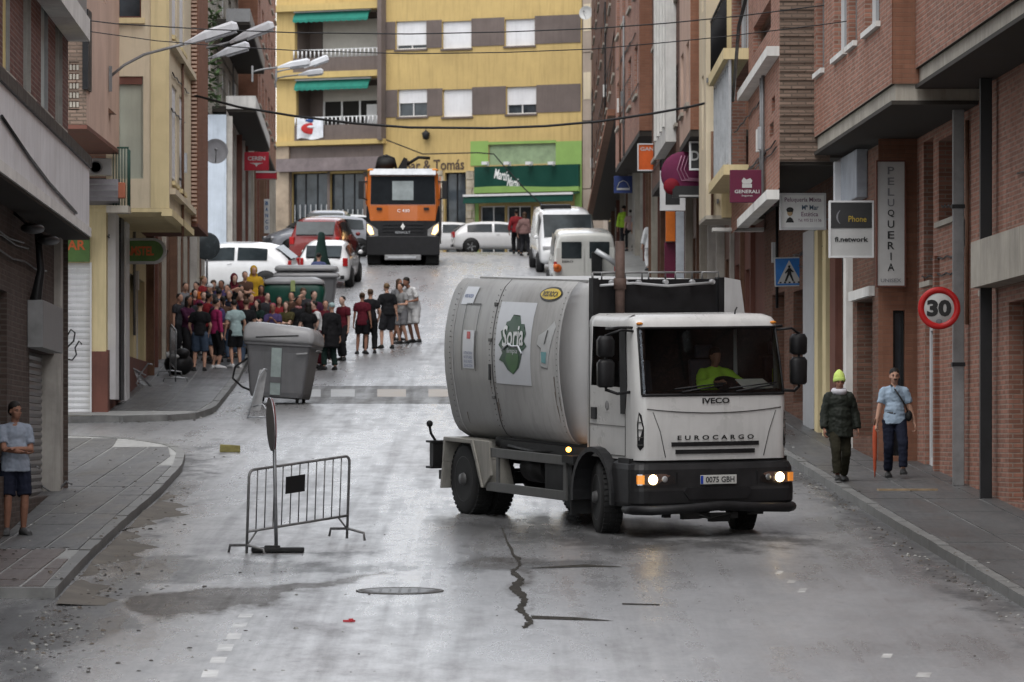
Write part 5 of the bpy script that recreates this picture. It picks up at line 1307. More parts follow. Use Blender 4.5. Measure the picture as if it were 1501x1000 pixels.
# headlamps
for sx in (1,-1):
    y_ = lambda x: 1.31 if abs(x) < 1.0 else 1.31-(abs(x)-1.0)**2*2.0
    mb = MB()
    xs_ = [.62,.75,.9,1.0,1.08,1.14]
    R = []
    for x in xs_:
        yy = y_(x)+.012; h0, h1 = (.70,.845) if x > .65 else (.72,.80)
        R.append([(sx*x,yy,h0),(sx*x,yy,h1),(sx*x,yy-.12,h1),(sx*x,yy-.12,h0)])
    hl = MB()
    for a, b in zip(R, R[1:]): hl.add([a[0],b[0],b[1],a[1]], [(0,1,2,3)])
    hl_o = hl.build('headlamp_lens', m_gcl2, TR, recalc=False)
    mb = MB(); mb.rings([[(x, y_*1.0-.02 if k in (0,1) else y_, z) for k,(x,y_,z) in enumerate(r)] for r in R], smooth=False); hh = mb.build('headlamp', m_chrome, TR)
    mb = MB(); mb.lathe([(.001,.0),(.062,.006),(.066,0),(.06,-.05)], (sx*.93,y_(.93)-.005,.772), (0,1,0), 16); mb.build('headlamp_bulb', m_lamp, hh)
    mb = MB(); mb.lathe([(.001,.0),(.04,.004),(.042,0),(.04,-.04)], (sx*.76,y_(.76)-.005,.775), (0,1,0), 12); mb.build('fog_reflector', m_grl, hh)
    mb = MB(); R2 = []
    for x in (1.06,1.10,1.14): yy = y_(x)+.01; R2.append([(sx*x,yy,.715),(sx*x,yy,.83),(sx*x,yy-.05,.83),(sx*x,yy-.05,.715)])
    mb.rings(R2, smooth=False); mb.build('indicator_lamp', m_amber, hh)
    mb = MB(); mb.rings([[(sx*.58,1.318,.68),(sx*.58,1.318,.865),(sx*.58,1.2,.865),(sx*.58,1.2,.68)],[(sx*.60,1.318,.68),(sx*.60,1.318,.865),(sx*.6,1.2,.865),(sx*.6,1.2,.68)]], smooth=False); mb.build('lamp_surround', m_pl, TR)
# front wheel arches and steps
for sx in (1,-1):
    mb = MB(); arc = [(math.cos(a)*.66, math.sin(a)*.66) for a in (math.radians(t) for t in range(-8,189,14))]; ar2 = [(x*.9,z*.9) for x,z in arc]
    for (a,b),(c,d),(e,f),(g_,h) in zip(arc, arc[1:], ar2, ar2[1:]):
        X = sx*.84; mb.prism([(X,a,.50+b),(X,c,.50+d),(X,g_,.50+h),(X,e,.50+f)], (sx*.40,0,0))
    mb.build('wheel_arch', m_pld, TR)
    mb = MB(); mb.box((min(sx*.8,sx*1.16),.70,.40),(max(sx*.8,sx*1.16),1.05,1.04)); mb.build('step_panel', m_pld, TR)
    mb = MB(); mb.box((min(sx*.6,sx*.84),-.66,.5),(max(sx*.6,sx*.84),.66,1.04)); mb.build('inner_arch', m_ch, TR)
    mb = MB(); mb.box((min(sx*.9,sx*1.22),-1.0,.9),(max(sx*.9,sx*1.22),-.62,1.0)); mb.build('air_intake', m_ch, TR)
    # mirrors
    mx = sx*1.42; my = .88
    mb = MB(); mb.tube([(sx*1.05,.93,2.72),(sx*1.25,1.0,2.74),(mx,my,2.66)], .018); mb.tube([(sx*1.05,.93,1.92),(sx*1.3,.98,1.90),(mx,my,1.95)], .022); mb.tube([(mx,my,1.93),(mx,my,2.68)],.018); mr = mb.build('mirror_arm', m_pl, TR)
    mb = MB(); mb.rings([[(mx+a*.11*q+0,my+b*.06*q,z) for a,b in ((-1,-1),(1,-1),(1.05,.3),(.6,1),(-.6,1),(-1.05,.3))] for z,q in ((1.98,.75),(2.01,.98),(2.3,1.02),(2.35,.7))]); mb.build('mirror', m_pl, TR)
    mb = MB(); mb.rings([[(mx+a*.11*q,my+b*.07*q,z) for a,b in ((-1,-1),(1,-1),(1.05,.3),(.6,1),(-.6,1),(-1.05,.3))] for z,q in ((2.38,.7),(2.41,.98),(2.6,1.0),(2.66,.7))]); mb.build('mirror', m_pl, TR)
    mb = MB(); mb.tube([(sx*.98,.9,2.76),(sx*1.14,.92,2.77),(sx*1.20,.70,2.76),(sx*1.15,.3,2.74)], .02); mb.build('grab_rail', m_pl, TR)
mb = MB()
for z in (.48,.78): mb.box((.84,-.62+1.32,z),(1.17,-.62+1.66,z+.03))
mb.build('step', m_gd, TR)
# water dripping and thrown up at the left front wheel would be too fine to hold a shape; small mud flaps instead
for sx in (1,-1):
    mb = MB(); mb.box((sx*.84 if sx > 0 else -1.22,-.72,.22),(1.22 if sx > 0 else -.84,-.69,.62)); mb.build('mud_flap', m_rub, TR)
# ================================================================ people
random.seed(99)
m_skin3 = M('fair_skin', (.5,.32,.25), .55, .12, 20, bmp=.05)
def rcone(mb, p0, p1, r0, r1, cap0=True, cap1=True, n=10, flat=(1,1)):
    """tapered limb with round (or flat) ends"""
    p0, p1 = Vector(p0), Vector(p1); d = (p1-p0); L = d.length; d = d/L; a, b = frame(d)
    prof = []
    if cap0: prof += [(.05*r0, -r0), (.7*r0, -.7*r0)]
    prof += [(r0, 0), (r1, L)]
    if cap1: prof += [(.7*r1, L+.7*r1), (.05*r1, L+r1)]
    R = [[p0+d*h+(a*math.cos(t)+b*math.sin(t))*r for t in (2*math.pi*i/n for i in range(n))] for r, h in prof]
    mb.rings(R)
def ik(a, c, l1, l2, pole):
    a, c, pole = Vector(a), Vector(c), Vector(pole); d = c-a; D = min(d.length, (l1+l2)*.999); d.normalize(); c = a+d*D
    x = (l1*l1-l2*l2+D*D)/(2*D); h = math.sqrt(max(0, l1*l1-x*x)); q = pole-d*pole.dot(d)
    if q.length < 1e-5: q = Vector((0,-1,0))
    return a+d*x+q.normalized()*h, c
def skeleton(pose):
    """joints for a 1.75 m figure facing -Y; pose overrides hand and foot targets"""
    J = {}; lean = pose.get('lean', 0); side = pose.get('side', 0)
    hipz = pose.get('hip', .93); J['pel'] = Vector((0,0,hipz))
    R = Matrix.Rotation(lean, 3, 'X') @ Matrix.Rotation(side, 3, 'Y')
    up = lambda x,y,z: J['pel']+R @ Vector((x,y,z))
    J['waist'] = up(0,0,.17); J['chest'] = up(0,.0,.36); J['neck'] = up(0,.005,.53); J['head'] = up(*(pose.get('hx',0), -.02+pose.get('hy',0), .683)); J['R'] = R
    for s, k in ((1,'l'),(-1,'r')):
        J['sh'+k] = up(s*.168,0,.458); J['hip'+k] = Vector((s*.09,0,hipz-.02))
        h = pose.get('hand'+k, (s*.27,-.03,.80)); J['el'+k], J['wr'+k] = ik(J['sh'+k], h, .29, .26, pose.get('epole'+k, (s*.5,.8,-.2)))
        f = pose.get('foot'+k, (s*.11,0,.085)); J['kn'+k], J['an'+k] = ik(J['hip'+k], f, .43, .42, (s*.1,-1,0))
    return J
PH = {}
from mathutils import noise as mnoise
def remeshed(mb, key, voxel, smooth=3, crease=0.0):
    me = bpy.data.meshes.new('tmp'); me.from_pydata([tuple(v) for v in mb.v], [], mb.f)
    bm = bmesh.new(); bm.from_mesh(me); bmesh.ops.recalc_face_normals(bm, faces=bm.faces); bm.to_mesh(me); bm.free()
    o = bpy.data.objects.new('tmp', me)
    r = o.modifiers.new('r', 'REMESH'); r.mode = 'VOXEL'; r.voxel_size = voxel; r.use_smooth_shade = True
    if smooth: s = o.modifiers.new('s', 'SMOOTH'); s.iterations = smooth; s.factor = .5
    m2 = evaluated(o); bpy.data.meshes.remove(me); m2.name = key
    if crease:
        for v in m2.vertices:
            c = v.co; n = mnoise.noise(Vector((c.x*9, c.y*9, c.z*16)))+.6*mnoise.noise(Vector((c.x*22+c.z*12, c.y*20, c.z*26-c.x*14)))
            v.co = c+v.normal*n*crease
    m2.polygons.foreach_set('use_smooth', [True]*len(m2.polygons)); m2.materials.clear(); m2.materials.append(None)
    return m2
def hand(mb, wr, el, s, curl=.4, big=True):
    d = (wr-el).normalized(); a, b = frame(d)
    side = Vector((0,-1,0))-d*Vector((0,-1,0)).dot(d)          # thumb side
    if side.length < .2: side = a
    side.normalize(); nrm = d.cross(side).normalized(); 
    if nrm.x*s > 0: nrm = -nrm                                    # palm looks to the body
    pc = wr+d*.05
    mb.obox(wr-side*.036-nrm*.013+d*.005, d*.09, side*.078, nrm*.026)
    if not big: rcone(mb, wr+d*.08, wr+d*.13+nrm*.04, .028, .02); return
    for k in range(4):
        base = wr+d*.088+side*(.03-.02*k); L = (.036,.042,.038,.03)[k]
        c = curl; d1 = (d*math.cos(c)+nrm*math.sin(c)); d2 = (d*math.cos(2.2*c)+nrm*math.sin(2.2*c)); d3 = (d*math.cos(3*c)+nrm*math.sin(3*c))
        p1 = base+d1*L; p2 = p1+d2*L*.75; p3 = p2+d3*L*.55
        rcone(mb, base-d*.01, p1, .0098, .0092); rcone(mb, p1, p2, .0092, .0085); rcone(mb, p2, p3, .0085, .0072)
    t0 = wr+d*.03+side*.03; t1 = t0+(side*.7+d*.7+nrm*.3)*.035; t2 = t1+(side*.2+d*.9+nrm*.4)*.03
    rcone(mb, t0, t1, .013, .011); rcone(mb, t1, t2, .011, .009)
def head_mesh(mb, J, turn, hi, female=False):
    H = J['head']; Rz = Matrix.Rotation(turn, 3, 'Z')
    e = lambda c, r, n=14, k=10: mb.ell(H+Rz @ Vector(c), r, n, k, Rz)
    e((0,.005,.035),(.076,.094,.085)); e((0,-.02,-.035),(.058,.07,.075)); e((0,-.05,-.085),(.03,.028,.024),8,6)
    mb.prism([H+Rz @ Vector(p) for p in ((-.018,-.078,-.03),(.018,-.078,-.03),(.006,-.085,.025),(-.006,-.085,.025))], Rz @ Vector((0,-.018,-.004)))
    e((.077,.01,-.005),(.010,.02,.03),8,6); e((-.077,.01,-.005),(.010,.02,.03),8,6)
    if hi:
        e((0,-.083,-.058),(.024,.01,.007),8,6); e((0,-.081,-.068),(.02,.01,.007),8,6); e((.03,-.078,.022),(.025,.008,.007),8,6); e((-.03,-.078,.022),(.025,.008,.007),8,6)
        e((.045,-.045,-.02),(.022,.03,.02),8,6); e((-.045,-.045,-.02),(.022,.03,.02),8,6); e((0,-.098,-.028),(.014,.012,.010),8,6)
def person(label, loc, rotz, pose, pk, H=1.72, shirt=None, sleeve=.6, trousers=None, leg=1.0, shoes=None, hair=None, hstyle='short', skin=None, hi=False, fat=0.0, turn=0.0, extras=(), group=None, jacket=0.0, shirtlen=0.0, hide_low=False):
    J = skeleton(pose); vox = .011 if hi else .024; sk = skin or m_skin
    key = (pk, round(sleeve,1), round(leg,1), hi, round(fat,2), round(turn,1), jacket, shirtlen)
    if key not in PH:
        b = MB()
        g = fat
        b.ell(J['pel'], (.15+g*.5,.11+g*.5,.12)); b.ell(J['waist']+Vector((0,-g*.5,0)), (.13+g*.6,.10+g,.15)); b.ell(J['chest'], (.155+g*.3,.105+g*.4,.18)); rcone(b, J['shl'], J['shr'], .046, .046)
        for k in 'lr': rcone(b, J['neck']-Vector((0,-.01,.02)), J['sh'+k], .05, .045)
        rcone(b, J['neck']-Vector((0,0,.03)), J['head']-Vector((0,-.01,.04)), .055, .05)
        head_mesh(b, J, turn, hi)
        for k, s in (('l',1),('r',-1)):
            rcone(b, J['sh'+k], J['el'+k], .052+g*.1, .04); rcone(b, J['el'+k], J['wr'+k], .04, .026); hand(b, J['wr'+k], J['el'+k], s, pose.get('curl',.45), hi)
            rcone(b, J['hip'+k], J['kn'+k], .085+g*.2, .056); kn, an = J['kn'+k], J['an'+k]
            m = kn.lerp(an, .3); rcone(b, kn, m, .055, .057); rcone(b, m, an, .057, .036)
            ft = pose.get('toe'+k, 0); fd = Vector((math.sin(ft), -math.cos(ft), 0)); rcone(b, an+Vector((0,0,-.035)), an+fd*.14+Vector((0,0,-.05)), .036, .03)
        body = remeshed(b, 'person', vox, 2 if hi else 1)
        c = MB(); q = .016+jacket*.8+ (0 if hi else .006)
        c.ell(J['waist']+Vector((0,-g*.5,-.02)), (.13+g*.65+q,.10+g+q,.20+q)); c.ell(J['chest'], (.155+g*.3+q,.105+g*.4+q,.18)); R_ = []
        for zz, w_ in ((.16,.9),(.08,.98),(.0,1.03),(-.07-shirtlen,1.07+shirtlen*.4)): R_.append([J['pel']+Vector((math.cos(a)*(.15+g*.5+q)*w_, math.sin(a)*(.112+g*.7+q)*w_-g*.2, zz)) for a in (2*math.pi*i/16 for i in range(16))])
        c.rings(R_); rcone(c, J['shl'], J['shr'], .046+q*.7, .046+q*.7)
        for k in 'lr': rcone(c, J['neck']-Vector((0,-.01,.035)), J['sh'+k], .052+q*.6, .048+q*.6)
        rcone(c, J['neck']-Vector((0,0,.06)), J['neck']+Vector((0,-.005,.02)), .07+jacket*.5, .058+jacket*.5, True, False)
        for k in 'lr':
            sh, el, wr = J['sh'+k], J['el'+k], J['wr'+k]
            if sleeve <= 1: rcone(c, sh, sh.lerp(el, sleeve), .052+q, .047+q*1.2, True, False)
            else: rcone(c, sh, el, .050+q*.8, .042+q*.8); rcone(c, el, el.lerp(wr, sleeve-1), .042+q*.8, .032+q*.8, True, False)
        sh_m = remeshed(c, 'shirt', vox*1.05, 2 if hi else 1, .012)
        t = MB(); q = .02+(0 if hi else .006)
        t.ell(J['pel'], (.15+g*.5+q,.11+g*.5+q,.12)); 
        for k in 'lr':
            hp, kn, an = J['hip'+k], J['kn'+k], J['an'+k]
            if leg <= 1: rcone(t, hp, hp.lerp(kn, leg), .09+q+g*.2, .078+q, True, False)
            else: rcone(t, hp, kn, .085+q+g*.2, .062+q); rcone(t, kn, kn.lerp(an, leg-1), .062+q, .052+q, True, False)
        tr_m = remeshed(t, 'trousers', vox*1.05, 2 if hi else 1, .010)
        PH[key] = (body, sh_m, tr_m)
    body, sh_m, tr_m = PH[key]
    root = bpy.data.objects.new('person', body); COL.objects.link(root); root['label'] = label; root['category'] = 'person'
    if group: root['group'] = group
    sc = H/1.78; root.location = loc; root.rotation_euler = (0,0,rotz); root.scale = (sc,sc,sc)
    def setm(o, m): o.material_slots[0].link = 'OBJECT'; o.material_slots[0].material = m
    setm(root, sk)
    for nm, me, m in (('shirt' if not jacket else 'jacket', sh_m, shirt), ('trousers' if leg > 1 else 'shorts', tr_m, trousers)):
        if m is None: continue
        o = bpy.data.objects.new(nm, me); COL.objects.link(o); o.parent = root; setm(o, m)
    Hd = J['head']; Rz = Matrix.Rotation(turn, 3, 'Z')
    def e(mb, c, r): mb.ell(Hd+Rz @ Vector(c), r, 12, 8, Rz)
    if hair is not None:
        h = MB()
        if hstyle == 'short': e(h, (0,.024,.05),(.081,.088,.082))
        elif hstyle == 'crop': e(h, (0,.014,.060),(.084,.095,.080)); e(h, (0,.045,.01),(.078,.066,.075))
        elif hstyle == 'long': e(h, (0,.02,.048),(.086,.09,.088)); e(h, (0,.06,-.08),(.078,.05,.15)); e(h, (.06,.01,-.06),(.025,.05,.11)); e(h, (-.06,.01,-.06),(.025,.05,.11))
        elif hstyle == 'bun': e(h, (0,.02,.048),(.084,.09,.086)); e(h, (0,.11,.07),(.04,.04,.04))
        elif hstyle == 'tail': e(h, (0,.02,.048),(.084,.09,.086)); e(h, (0,.12,-.03),(.03,.035,.12))
        h.build('hair', hair, root)
    for k in 'lr':   # shoes
        an = J['an'+k]; ft = pose.get('toe'+k, 0); fd = Vector((math.sin(ft), -math.cos(ft), 0)); m = MB()
        sd = Vector((-fd.y, fd.x, 0)); z = an.z-.085
        R = []
        for l, w_, h_ in ((-.075,.034,.08),(-.05,.043,.10),(.02,.047,.105),(.09,.052,.08),(.16,.05,.065),(.205,.034,.045)):
            c_ = Vector((an.x,an.y,0))+fd*l
            R.append([c_+sd*(w_*x)+Vector((0,0,z+zz)) for x,zz in ((1,.003),(1,h_*.5),(.6,h_),(-.6,h_),(-1,h_*.5),(-1,.003))])
        m.rings(R); m.build('shoe', shoes or m_shoe, root)
    if hi:
        m = MB()
        for s in (1,-1): e(m, (s*.030,-.0835,.006),(.013,.007,.006)); e(m, (s*.030,-.086,.027),(.02,.006,.0045))
        m.build('eyes', m_blet, root, kind=None)
        m = MB(); e(m, (0,-.088,-.064),(.022,.008,.004)); m.build('mouth', M('lip', (.16,.06,.05), .5, bmp=0), root)
    for ex in extras: ex(root, J, Rz)
    return root
C = lambda nm, c, r=.85: M('cloth_'+nm, tuple(x*(.75 if nm not in ('pale_blue','hi_vis','blue_grey','white') else .95) for x in c), r, .10, 5, bmp=.2, spec=.1)
m_shoe = M('black_shoe', (.02,.02,.02), .5); m_shw = M('white_shoe', (.5,.5,.5), .6)
hb = M('dark_hair', (.015,.012,.010), .6, .3, 30); hbr = M('brown_hair', (.06,.035,.02), .6, .3, 30); hgy = M('grey_hair', (.16,.15,.14), .7, .3, 30); hbl = M('fair_hair', (.16,.10,.05), .6, .3, 30)
CB, CK, CN, CM, CW = C('black',(.018,.018,.02)), C('charcoal',(.04,.04,.045)), C('navy',(.016,.019,.034)), C('maroon',(.11,.015,.025)), C('white',(.55,.55,.55))
CP, CPk, CMi, CPu, CR, CBl, CJ, CG, CO, CDG, CBr = C('plum',(.07,.02,.05)), C('pink',(.33,.03,.11)), C('mint',(.38,.5,.5)), C('purple',(.08,.06,.15)), C('red',(.24,.025,.03)), C('blue',(.05,.14,.28)), C('denim',(.07,.10,.15)), C('grey',(.2,.2,.21)), C('orange',(.5,.13,.03)), C('bottle',(.015,.03,.026)), C('brown',(.09,.05,.035))
CY = C('hi_vis',(.38,.62,.06)); CLb = C('pale_blue',(.30,.38,.47)); CGb = C('blue_grey',(.23,.26,.31))
def cap(mat, brim=True):
    def f(root, J, Rz):
        H = J['head']; m = MB(); m.ell(H+Rz @ Vector((0,.01,.055)), (.086,.1,.08), 14, 8, Rz)
        if brim: m.ell(H+Rz @ Vector((0,-.105,.045)), (.06,.06,.008), 12, 6, Rz)
        m.build('cap', mat, root)
    return f
def hood(mat):
    def f(root, J, Rz):
        H = J['head']; m = MB(); m.ell(H+Rz @ Vector((0,.03,.03)), (.10,.10,.13), 14, 8, Rz); m.ell(H+Rz @ Vector((0,.07,-.12)), (.11,.08,.12), 12, 8, Rz); m.build('hood', mat, root)
    return f
def scarf(mat):
    def f(root, J, Rz):
        m = MB(); m.lathe([(.065,-.03),(.085,-.01),(.085,.03),(.06,.045)], J['neck']+Vector((0,-.01,.0)), (0,-.15,1), 14); m.build('neckerchief', mat, root)
    return f
def backpack(mat):
    def f(root, J, Rz):
        m = MB(); c = J['chest']; m.ell(c+Vector((0,.19,-.05)), (.13,.09,.2), 12, 8)
        for s in (1,-1): m.tube([c+Vector((s*.1,.12,.16)), c+Vector((s*.11,-.05,.2)), c+Vector((s*.12,-.14,.0)), c+Vector((s*.12,.08,-.16))], .016, 5)
        w_ = m.build('backpack', mat); w_.location = root.location; w_.rotation_euler = root.rotation_euler; w_.scale = root.scale; w_['category'] = 'backpack'; w_['label'] = {True:'black backpack worn over the white coat on the right pavement', False:'violet backpack worn in the pavement crowd behind the pink top'}['white coat' in root['label']]
    return f
# poses
PS = dict(
 stand=dict(), relax=dict(footl=(.13,-.06,.085), footr=(-.1,.05,.085), handl=(.25,-.06,.84), handr=(-.26,.02,.8), toel=.3, toer=-.2),
 talk=dict(handl=(.16,-.30,1.12), handr=(-.27,-.02,.82), footl=(.14,.02,.085), toel=.4, toer=-.3),
 folded=dict(handl=(-.10,-.20,1.20), handr=(.10,-.23,1.15), epolel=(1,.2,-.6), epoler=(-1,.2,-.6), curl=.3, toel=.25, toer=-.25),
 phone=dict(handl=(.06,-.26,1.30), handr=(-.06,-.25,1.28), lean=-.0, footl=(.09,.05,.085)),
 walk=dict(footl=(.09,-.20,.12), footr=(-.08,.22,.10), handl=(.28,.10,.86), handr=(-.26,-.20,.88), hip=.915),
 walk2=dict(footl=(.10,.18,.095), footr=(-.07,-.24,.10), handl=(.30,-.02,.84), handr=(-.26,-.10,.84), hip=.905, toel=.1, toer=-.1),
 armup=dict(handl=(.12,-.15,1.55), handr=(-.28,-.1,.95)),
 pock=dict(handl=(.20,-.10,.88), handr=(-.20,-.10,.88), epolel=(1,.6,0), epoler=(-1,.6,0), footl=(.14,0,.085), toel=.3),
 lean=dict(lean=.22, handl=(.16,-.34,1.05), handr=(-.1,-.36,1.08), footl=(.10,-.1,.085), footr=(-.12,.06,.085)),
)
GC = 'onlookers gathered at the side of the street'
def crowd(px, Y, rot, pose, label, **kw):
    x = XP(px, Y); base = gz(Y)+(.13 if x < kerbF(Y) else 0) if x < 0 else gz(Y)+(.13 if x > kerbR(Y) else 0)
    kw.setdefault('group', GC)
    random.seed(int(px*7+Y*3)); rot += random.uniform(-.35,.35)
    v_ = random.choice('abc'); po_ = dict(PS[pose])
    if v_ != 'a':
        po_['side'] = random.uniform(-.07,.07); po_['lean'] = po_.get('lean',0)+random.uniform(-.03,.10)
        po_['footl'] = (random.uniform(.09,.2), random.uniform(-.12,.1), .085); po_['toel'] = random.uniform(0,.6)
        if 'handl' not in PS[pose] or random.random() < .3: po_['handl'] = random.choice([(.22,-.18,.98),(.3,0,.82),(.12,-.28,1.2),(.24,.05,.86)])
        po_['hy'] = random.uniform(-.04,0)
    kw.setdefault('skin', random.choice((m_skin, m_skin, m_skin2, m_skin3)))
    return person(label, (x, Y, base), rot, po_, pose+v_+(str(int(px)) if v_ != 'a' else ''), **kw)
R180 = math.pi
# --- front row on the far left pavement
crowd(293,121.5,R180-.3,'pock','person in a pink cap, dark top and denim shorts at the crowd front left', shirt=CB, trousers=CJ, leg=1.0, hair=hb, extras=(cap(CPk),), shoes=m_shoe, sleeve=.7)
crowd(317,122.5,R180-.9,'talk','person in a bright pink long sleeved top beside the one in the pink cap', shirt=CPk, trousers=CB, leg=1.4, hair=hb, sleeve=1.8, shoes=m_shw)
crowd(346,123,R180+.2,'pock','person in a pale mint shirt and dark shorts next to the tipped container', shirt=CMi, trousers=CB, leg=.9, hair=hb, shoes=m_shw, shirtlen=.06, H=1.68)
crowd(336,127.5,0,'stand','person with short grey hair seen over the mint shirt', shirt=CN, trousers=CJ, leg=1.9, hair=hgy)
crowd(275,124,.9,'folded','person in a plum hooded top by the dark doorway', shirt=CP, trousers=CB, leg=1.9, hair=hb, hstyle='long', sleeve=1.8)
crowd(262,127,1.2,'stand','person in dark clothes at the left end of the crowd', shirt=CK, trousers=CB, leg=1.9, hair=hb, H=1.66)
crowd(304,126,2.2,'talk','person in a red top behind the pink cap', shirt=CR, trousers=CK, leg=1.9, hair=hb, hstyle='short', H=1.72)
crowd(322,128.5,R180,'relax','person in a blue shirt in the middle of the pavement crowd', shirt=CBl, trousers=CN, leg=1.8, hair=hb, sleeve=.6)
crowd(285,130,.4,'phone','person with long dark hair and a maroon top near the wall', shirt=CM, trousers=CB, leg=1.9, hair=hb, hstyle='long', H=1.64)
crowd(309,131.5,-.5,'folded','person with a white cap at the back left of the crowd', shirt=CK, trousers=CB, leg=1.8, extras=(cap(CW),), hair=hb)
crowd(344,135,.3,'stand','tall person with a dark red hooded top at the back of the crowd', shirt=CM, trousers=CB, leg=1.9, extras=(hood(CM),), sleeve=1.8, H=1.82)
crowd(327,134,-.3,'phone','person in a purple shirt at the back of the pavement crowd', shirt=CPu, trousers=CB, leg=1.9, hair=hb, H=1.7)
crowd(355,128,-.6,'talk','person in a dark maroon shirt left of the yellow hood', shirt=CM, trousers=CJ, leg=1.9, hair=hbr, hstyle='tail')
crowd(367,129,.8,'phone','person in a black top with a red neckerchief before the green container', shirt=CB, trousers=CB, leg=1.9, hair=hb, extras=(scarf(CR),), H=1.7)
crowd(359,138,.2,'folded','person with brown hair beside the yellow hood', shirt=CBr, trousers=CB, leg=1.9, hair=hbr, H=1.75)
crowd(372,139,.1,'stand','person in a yellow hooded poncho at the back of the crowd', shirt=C('yellow',(.55,.33,.03)), trousers=CB, leg=1.9, extras=(hood(C('yellow',(.55,.33,.03))),), jacket=.03, shirtlen=.15, sleeve=1.8, H=1.84)
crowd(378,126.5,-.4,'phone','person in dark green standing where the pavement crowd ends', shirt=CDG, trousers=CK, leg=1.9, hair=hb, hstyle='long', H=1.66)
crowd(270,133,.5,'relax','person in a grey top at the back against the house wall', shirt=CG, trousers=CN, leg=1.9, hair=hb, H=1.68)
crowd(298,136,.9,'talk','person with fair hair at the far back left', shirt=CR, trousers=CN, leg=1.9, hair=hbl, hstyle='bun')
crowd(337,131,-1,'armup','person with an arm raised to the face, dark top', shirt=CB, trousers=CB, leg=1.9, hair=hb, H=1.72)
crowd(349,132,.7,'pock','person in brown between the hooded ones', shirt=CBr, trousers=CK, leg=1.9, hair=hb, hstyle='long', H=1.66)
crowd(316,124.8,-1.9,'folded','person with a black top and white bag strap behind the bright pink top', shirt=CB, trousers=CJ, leg=1.0, hair=hb, H=1.66, extras=(backpack(CPu),))
for k,(px,Y,ps,nm,cl,hs_) in enumerate(((281,127,'relax','person in charcoal squeezed between the wall and the pink cap',CK,'long'),(298,128.5,'talk','person in dark purple right behind the red top',CP,'short'),(329,125.5,'folded','person in a brown top just left of the mint shirt',CBr,'tail'),
        (313,134.5,'stand','person in a navy top at the very back of the pavement crowd',CN,'crop'),(288,133,'phone','person in an orange top deep in the back left of the crowd',CO,'bun'),(362,125.5,'relax','person in black at the right end of the front row by the container',CB,'short'),
        (383,133,'stand','person in wine red standing against the grey bin with pale lid',CM,'long'),(445,131,'folded','person in charcoal in the back of the container group',CK,'crop'),(460,129,'talk','person in plum behind the plain black t-shirt',CP,'tail'))):
    crowd(px, Y, (-.4,.5,R180,.2,-.7,R180+.3,.1,-.2,.6)[k], ps, nm, shirt=cl, trousers=(CB,CN,CJ)[k%3], leg=1.9, hair=(hb,hbr)[k%2], hstyle=hs_, H=1.62+.02*k)
# --- second cluster in front of the green container
crowd(400,124.5,-.3,'phone','person with pink hair and a purple skirted outfit', shirt=CPu, trousers=CPu, leg=1.7, hair=C('pink_hair',(.35,.08,.12)), hstyle='bun', H=1.66, shirtlen=.1)
crowd(409,127.5,.2,'talk','person in a dark red top behind the pink haired one', shirt=CR, trousers=CB, leg=1.9, hair=hb, hstyle='long', H=1.7)
crowd(420,125.5,-.6,'folded','person in an olive top with long brown hair', shirt=C('olive',(.08,.07,.03)), trousers=CBr, leg=1.9, hair=hbr, hstyle='long', H=1.66)
crowd(427,130.5,.2,'armup','person in a brown top at the back of the container group', shirt=CBr, trousers=CK, leg=1.9, hair=hb, H=1.68)
crowd(438,126,.3,'relax','person with a pale pink neckerchief and dark vest', shirt=CB, trousers=CN, leg=1.9, hair=hb, extras=(scarf(C('pale_pink',(.45,.2,.2))),), sleeve=.3, H=1.76)
crowd(452,124.5,R180+.5,'pock','person in a plain black t-shirt and jeans turned away', shirt=CB, trousers=CN, leg=1.9, hair=hb, hstyle='long', H=1.68)
crowd(391,131,.5,'stand','person in a dark top hidden in front of the green container', shirt=CK, trousers=CB, leg=1.9, hair=hb, H=1.64)
crowd(469,125,-1.1,'lean','person in a white shirt with crossed dark straps and red neckerchief', shirt=CW, trousers=CM, leg=1.9, hair=hb, extras=(scarf(CR),), H=1.72)
crowd(485,124.3,R180+.6,'relax','person in a long black cardigan with a light blue cap', shirt=CB, trousers=CDG, leg=1.9, extras=(cap(CMi),), shirtlen=.28, sleeve=1.8, jacket=.03, H=1.68)
crowd(503,128.5,-.7,'relax','person in a dark maroon top just right of the black cardigan, half hidden', shirt=CM, trousers=CB, leg=1.9, hair=hb, H=1.66)
crowd(477,126.5,.4,'walk','person in black with white shoes between the white shirt and the black cardigan', shirt=CM, trousers=CB, leg=1.9, hair=hb, shoes=m_shw, H=1.66)
# --- the group in the middle of the road
GM = 'friends standing in the middle of the street'
crowd(531,131.5,R180-.2,'relax','person in a maroon top and black shorts, leftmost of the group in mid street', shirt=CM, trousers=CB, leg=.8, hair=hbr, hstyle='bun', H=1.62, shoes=m_shoe, group=GM, shirtlen=.05)
crowd(543,131.8,R180+.3,'pock','person in long black trousers with a yellow strap behind the maroon top', shirt=CB, trousers=CB, leg=1.9, hair=hbr, hstyle='short', H=1.7, group=GM)
crowd(569,134,R180+.1,'relax','burly person in a black t-shirt and knee shorts seen from behind', shirt=CB, trousers=CK, leg=1.0, hair=hbl, hstyle='short', H=1.76, fat=.04, group=GM, sleeve=.8)
crowd(583,137.5,.5,'relax','person in a light printed top and red scarf behind the black t-shirt', shirt=CG, trousers=CB, leg=1.0, hair=hbr, hstyle='long', H=1.70, group=GM)
crowd(590,136,-.5,'talk','person in a grey top carrying a green bag', shirt=C('print',(.3,.3,.3)), trousers=CG, leg=.9, hair=hb, H=1.66, group=GM)
